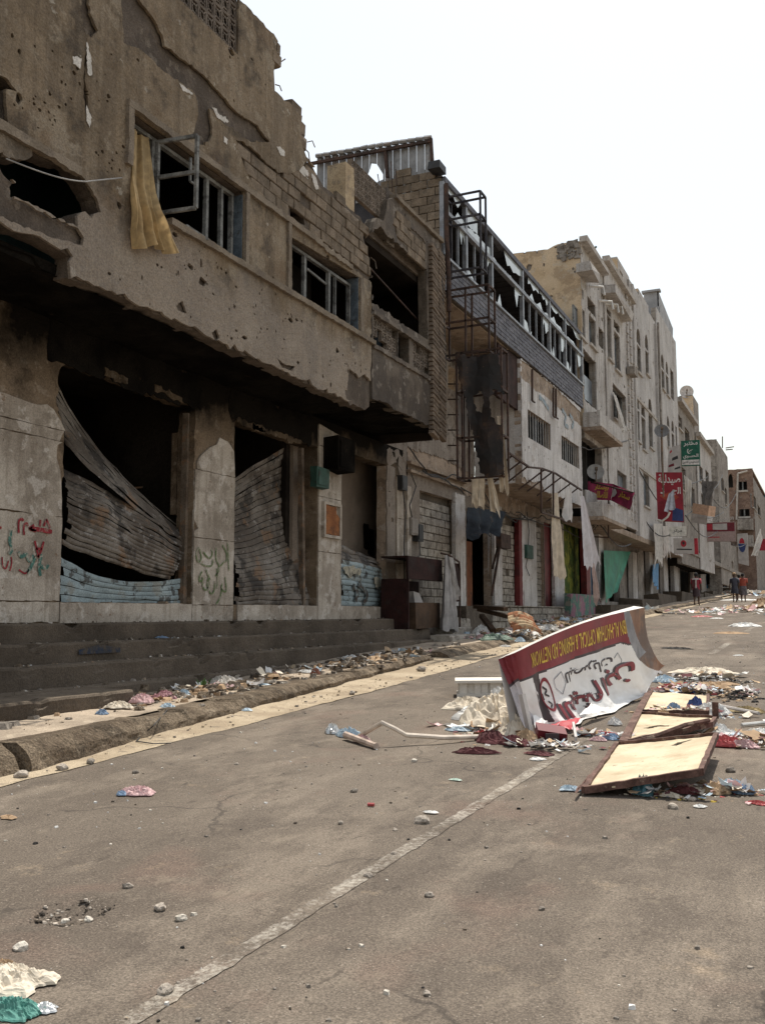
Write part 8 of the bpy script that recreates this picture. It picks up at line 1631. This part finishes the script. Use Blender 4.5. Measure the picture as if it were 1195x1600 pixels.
# thin cable trailing over the kerb
mb = MB(); mb.tube([G(262, 1109, .18), G(254, 1118, .16), G(240, 1134, .15), G(226, 1146, .05), G(213, 1158, .03), G(240, 1162, .022), G(268, 1161, .02)], .006, 5); tag(mb.build('cable', m_cap), 'thin dark cable trailing over the kerb onto the sand', 'cable')

# ------------------------------------------------------------------ people up the street
def person(lab, px, py, hgt, joints, mats, cloth, seed=0, yaw=0.0):
    """body grown from a skeleton (one continuous skin); clothes are separate shells round it"""
    c = G(px, py); t = thing('person', lab, 'person', tuple(c)); J = joints
    me = bpy.data.meshes.new('body'); names = list(J); ix = {n: i for i, n in enumerate(names)}
    ed = [('pelvis', 'waist'), ('waist', 'chest'), ('chest', 'neck'), ('neck', 'head'), ('head', 'crown')]
    for s in 'lr': ed += [('pelvis', 'hip' + s), ('hip' + s, 'knee' + s), ('knee' + s, 'ankle' + s), ('ankle' + s, 'toe' + s), ('chest', 'sho' + s), ('sho' + s, 'elb' + s), ('elb' + s, 'wri' + s), ('wri' + s, 'hand' + s)]
    ca, sa = math.cos(yaw), math.sin(yaw); k = hgt / 1.75
    tr = lambda p: Vector(((p[0] * ca - p[1] * sa) * k, (p[0] * sa + p[1] * ca) * k, p[2] * k)) + c
    me.from_pydata([tr(J[n][:3]) - c for n in names], [(ix[a], ix[b]) for a, b in ed], [])
    o = bpy.data.objects.new('skeleton', me); COL.objects.link(o); o.modifiers.new('skin', 'SKIN'); sb = o.modifiers.new('sub', 'SUBSURF'); sb.levels = 1
    for n in names: r = J[n][3] * k; me.skin_vertices[0].data[ix[n]].radius = (r, r * (.72 if n in ('waist', 'chest', 'pelvis') else 1))
    me.skin_vertices[0].data[ix['pelvis']].use_root = True
    dg = bpy.context.evaluated_depsgraph_get(); dg.update(); m2 = bpy.data.meshes.new_from_object(o.evaluated_get(dg)); bpy.data.objects.remove(o)
    m2.materials.clear(); m2.materials.append(mats[0]); m2.polygons.foreach_set('use_smooth', [True] * len(m2.polygons))
    b = bpy.data.objects.new('body', m2); b.location = c; put(b, t)
    for nm, rings, mt in cloth:
        mb = MB(); n = 14
        for (x, y, z, rx, ry) in rings:
            for i in range(n): a = 2 * math.pi * i / n; q_ = 1 + .06 * math.sin(3 * a + z * 5 + seed); mb.v.append(tuple(tr((x + rx * q_ * math.cos(a), y + ry * q_ * math.sin(a), z))))
        for j in range(len(rings) - 1):
            for i in range(n): mb.f.append((j * n + i, j * n + (i + 1) % n, (j + 1) * n + (i + 1) % n, (j + 1) * n + i)); mb.m.append(0)
        mb.build(nm, mt, t, smooth=True)
    return t, tr
def J(stride=.12, arm=.1, lift=0.0):
    d = {'pelvis': (0, 0, .95, .13), 'waist': (0, 0, 1.08, .12), 'chest': (0, .01, 1.34, .14), 'neck': (0, .01, 1.48, .055), 'head': (0, .03, 1.60, .085), 'crown': (0, .02, 1.72, .07)}
    for s, g_ in (('l', -1), ('r', 1)):
        st = stride * g_; d['hip' + s] = (.09 * g_, 0, .90, .085); d['knee' + s] = (.10 * g_, st * .55 + .03, .50, .058); d['ankle' + s] = (.10 * g_, st - .03, .09, .04); d['toe' + s] = (.11 * g_, st + .15, .035, .035)
        d['sho' + s] = (.19 * g_, 0, 1.40, .06); d['elb' + s] = (.25 * g_, -st * .5 - .02, 1.12, .043); d['wri' + s] = (.26 * g_, -st * .8 + arm, .90, .034); d['hand' + s] = (.26 * g_, -st * .9 + arm + .03, .80, .036)
    return d
m_skin = mp('brown_skin', (.10, .055, .036)); m_hair = mp('black_hair', (.012, .01, .01), rough=.8); m_vest = mp('red_jersey', (.30, .02, .04), var=.15); m_vestw = mp('white_jersey_panel', (.50, .47, .45)); m_futa = mp('dark_wrap_skirt', (.05, .03, .035), var=.3); m_dsh = mp('dark_shirt', (.035, .035, .05), var=.3); m_rsh = mp('rust_red_shirt', (.30, .055, .03), var=.2); m_chk = mp('grey_check_skirt', (.10, .085, .09), var=.5)
hair = lambda: [(0, .0, 1.58, .088, .10), (0, .0, 1.66, .10, .112), (0, .0, 1.73, .085, .095), (0, .0, 1.775, .03, .03)]
shirt = lambda w=1.0, z0=.98: [(0, 0, z0, .185 * w, .135), (0, 0, 1.12, .18 * w, .13), (0, .01, 1.30, .215 * w, .14), (0, .01, 1.41, .22 * w, .115), (0, .01, 1.475, .10, .08), (0, .01, 1.485, .065, .06)]
skirt = lambda z1, w=1.0: [(0, .02, z1, .20 * w, .20), (0, .01, (z1 + 1.0) / 2, .19 * w, .17), (0, 0, 1.0, .175, .13), (0, 0, 1.04, .16, .12)]
def sleeves(t, tr, d, mat, k=1.0):
    for s in 'lr':
        a, b_ = Vector(d['sho' + s][:3]), Vector(d['elb' + s][:3]); mb = MB(); mb.tube([tr(a + Vector((0, 0, .02))), tr(a.lerp(b_, .5)), tr(a.lerp(b_, .85))], [.085 * k, .07 * k, .062 * k], 10); mb.build('sleeve', mat, t, smooth=True)
d = J(.10, .04); t, tr = person('person walking away alone in a red jersey with white panel and dark skirt', 1088, 946, 1.88, d, [m_skin], [('jersey', shirt(1.05, .86), m_vest), ('skirt', skirt(.48), m_futa), ('hair', hair(), m_hair)]); sleeves(t, tr, d, m_vest)
mb = MB(); mb.face([tr(p) for p in ((-.03, -.152, .92), (.04, -.152, .92), (.06, -.162, 1.42), (-.02, -.162, 1.42))]); mb.face([tr(p) for p in ((-.2, -.13, 1.38), (.2, -.13, 1.38), (.14, -.10, 1.46), (-.14, -.10, 1.46))]); mb.build('white_panel', m_vestw, t)
mb = MB(); mb.face([tr(p) for p in ((-.2, -.12, .92), (-.03, -.15, .92), (-.02, -.16, 1.38), (-.21, -.12, 1.38))]); mb.build('dark_panel', m_mrn, t)
d = J(.14, .2); t, tr = person('person in dark clothes and pale cap at the left of the walking group', 1148, 941, 1.86, d, [m_skin], [('shirt', shirt(1.1), m_dsh), ('skirt', skirt(.52, 1.1), m_dsh), ('cap', [(0, 0, 1.68, .10, .115), (0, 0, 1.74, .095, .105), (0, 0, 1.79, .06, .07), (0, 0, 1.80, .01, .01)], m_ctn)], 2, .2); sleeves(t, tr, d, m_dsh)
d = J(.10, .1); t, tr = person('person in maroon half hidden in the middle of the walking group', 1155, 938.5, 1.78, d, [m_skin], [('shirt', shirt(), m_mrn), ('skirt', skirt(.45), m_futa), ('hair', hair(), m_hair)], 3, -.1); sleeves(t, tr, d, m_mrn)
d = J(-.12, .08); t, tr = person('person in rust red shirt and checked wrap skirt at the right of the group', 1161, 940.5, 1.84, d, [m_skin], [('shirt', shirt(1.08), m_rsh), ('skirt', skirt(.42, 1.1), m_chk), ('hair', hair(), m_hair)], 4, .05); sleeves(t, tr, d, m_rsh)
d = J(.08, .05); t, tr = person('distant person in black walking behind the group at the right edge', 1185, 921, 1.8, d, [m_skin], [('shirt', shirt(), m_dsh), ('skirt', skirt(.4), m_futa), ('hair', hair(), m_hair)], 5, .3); sleeves(t, tr, d, m_dsh)
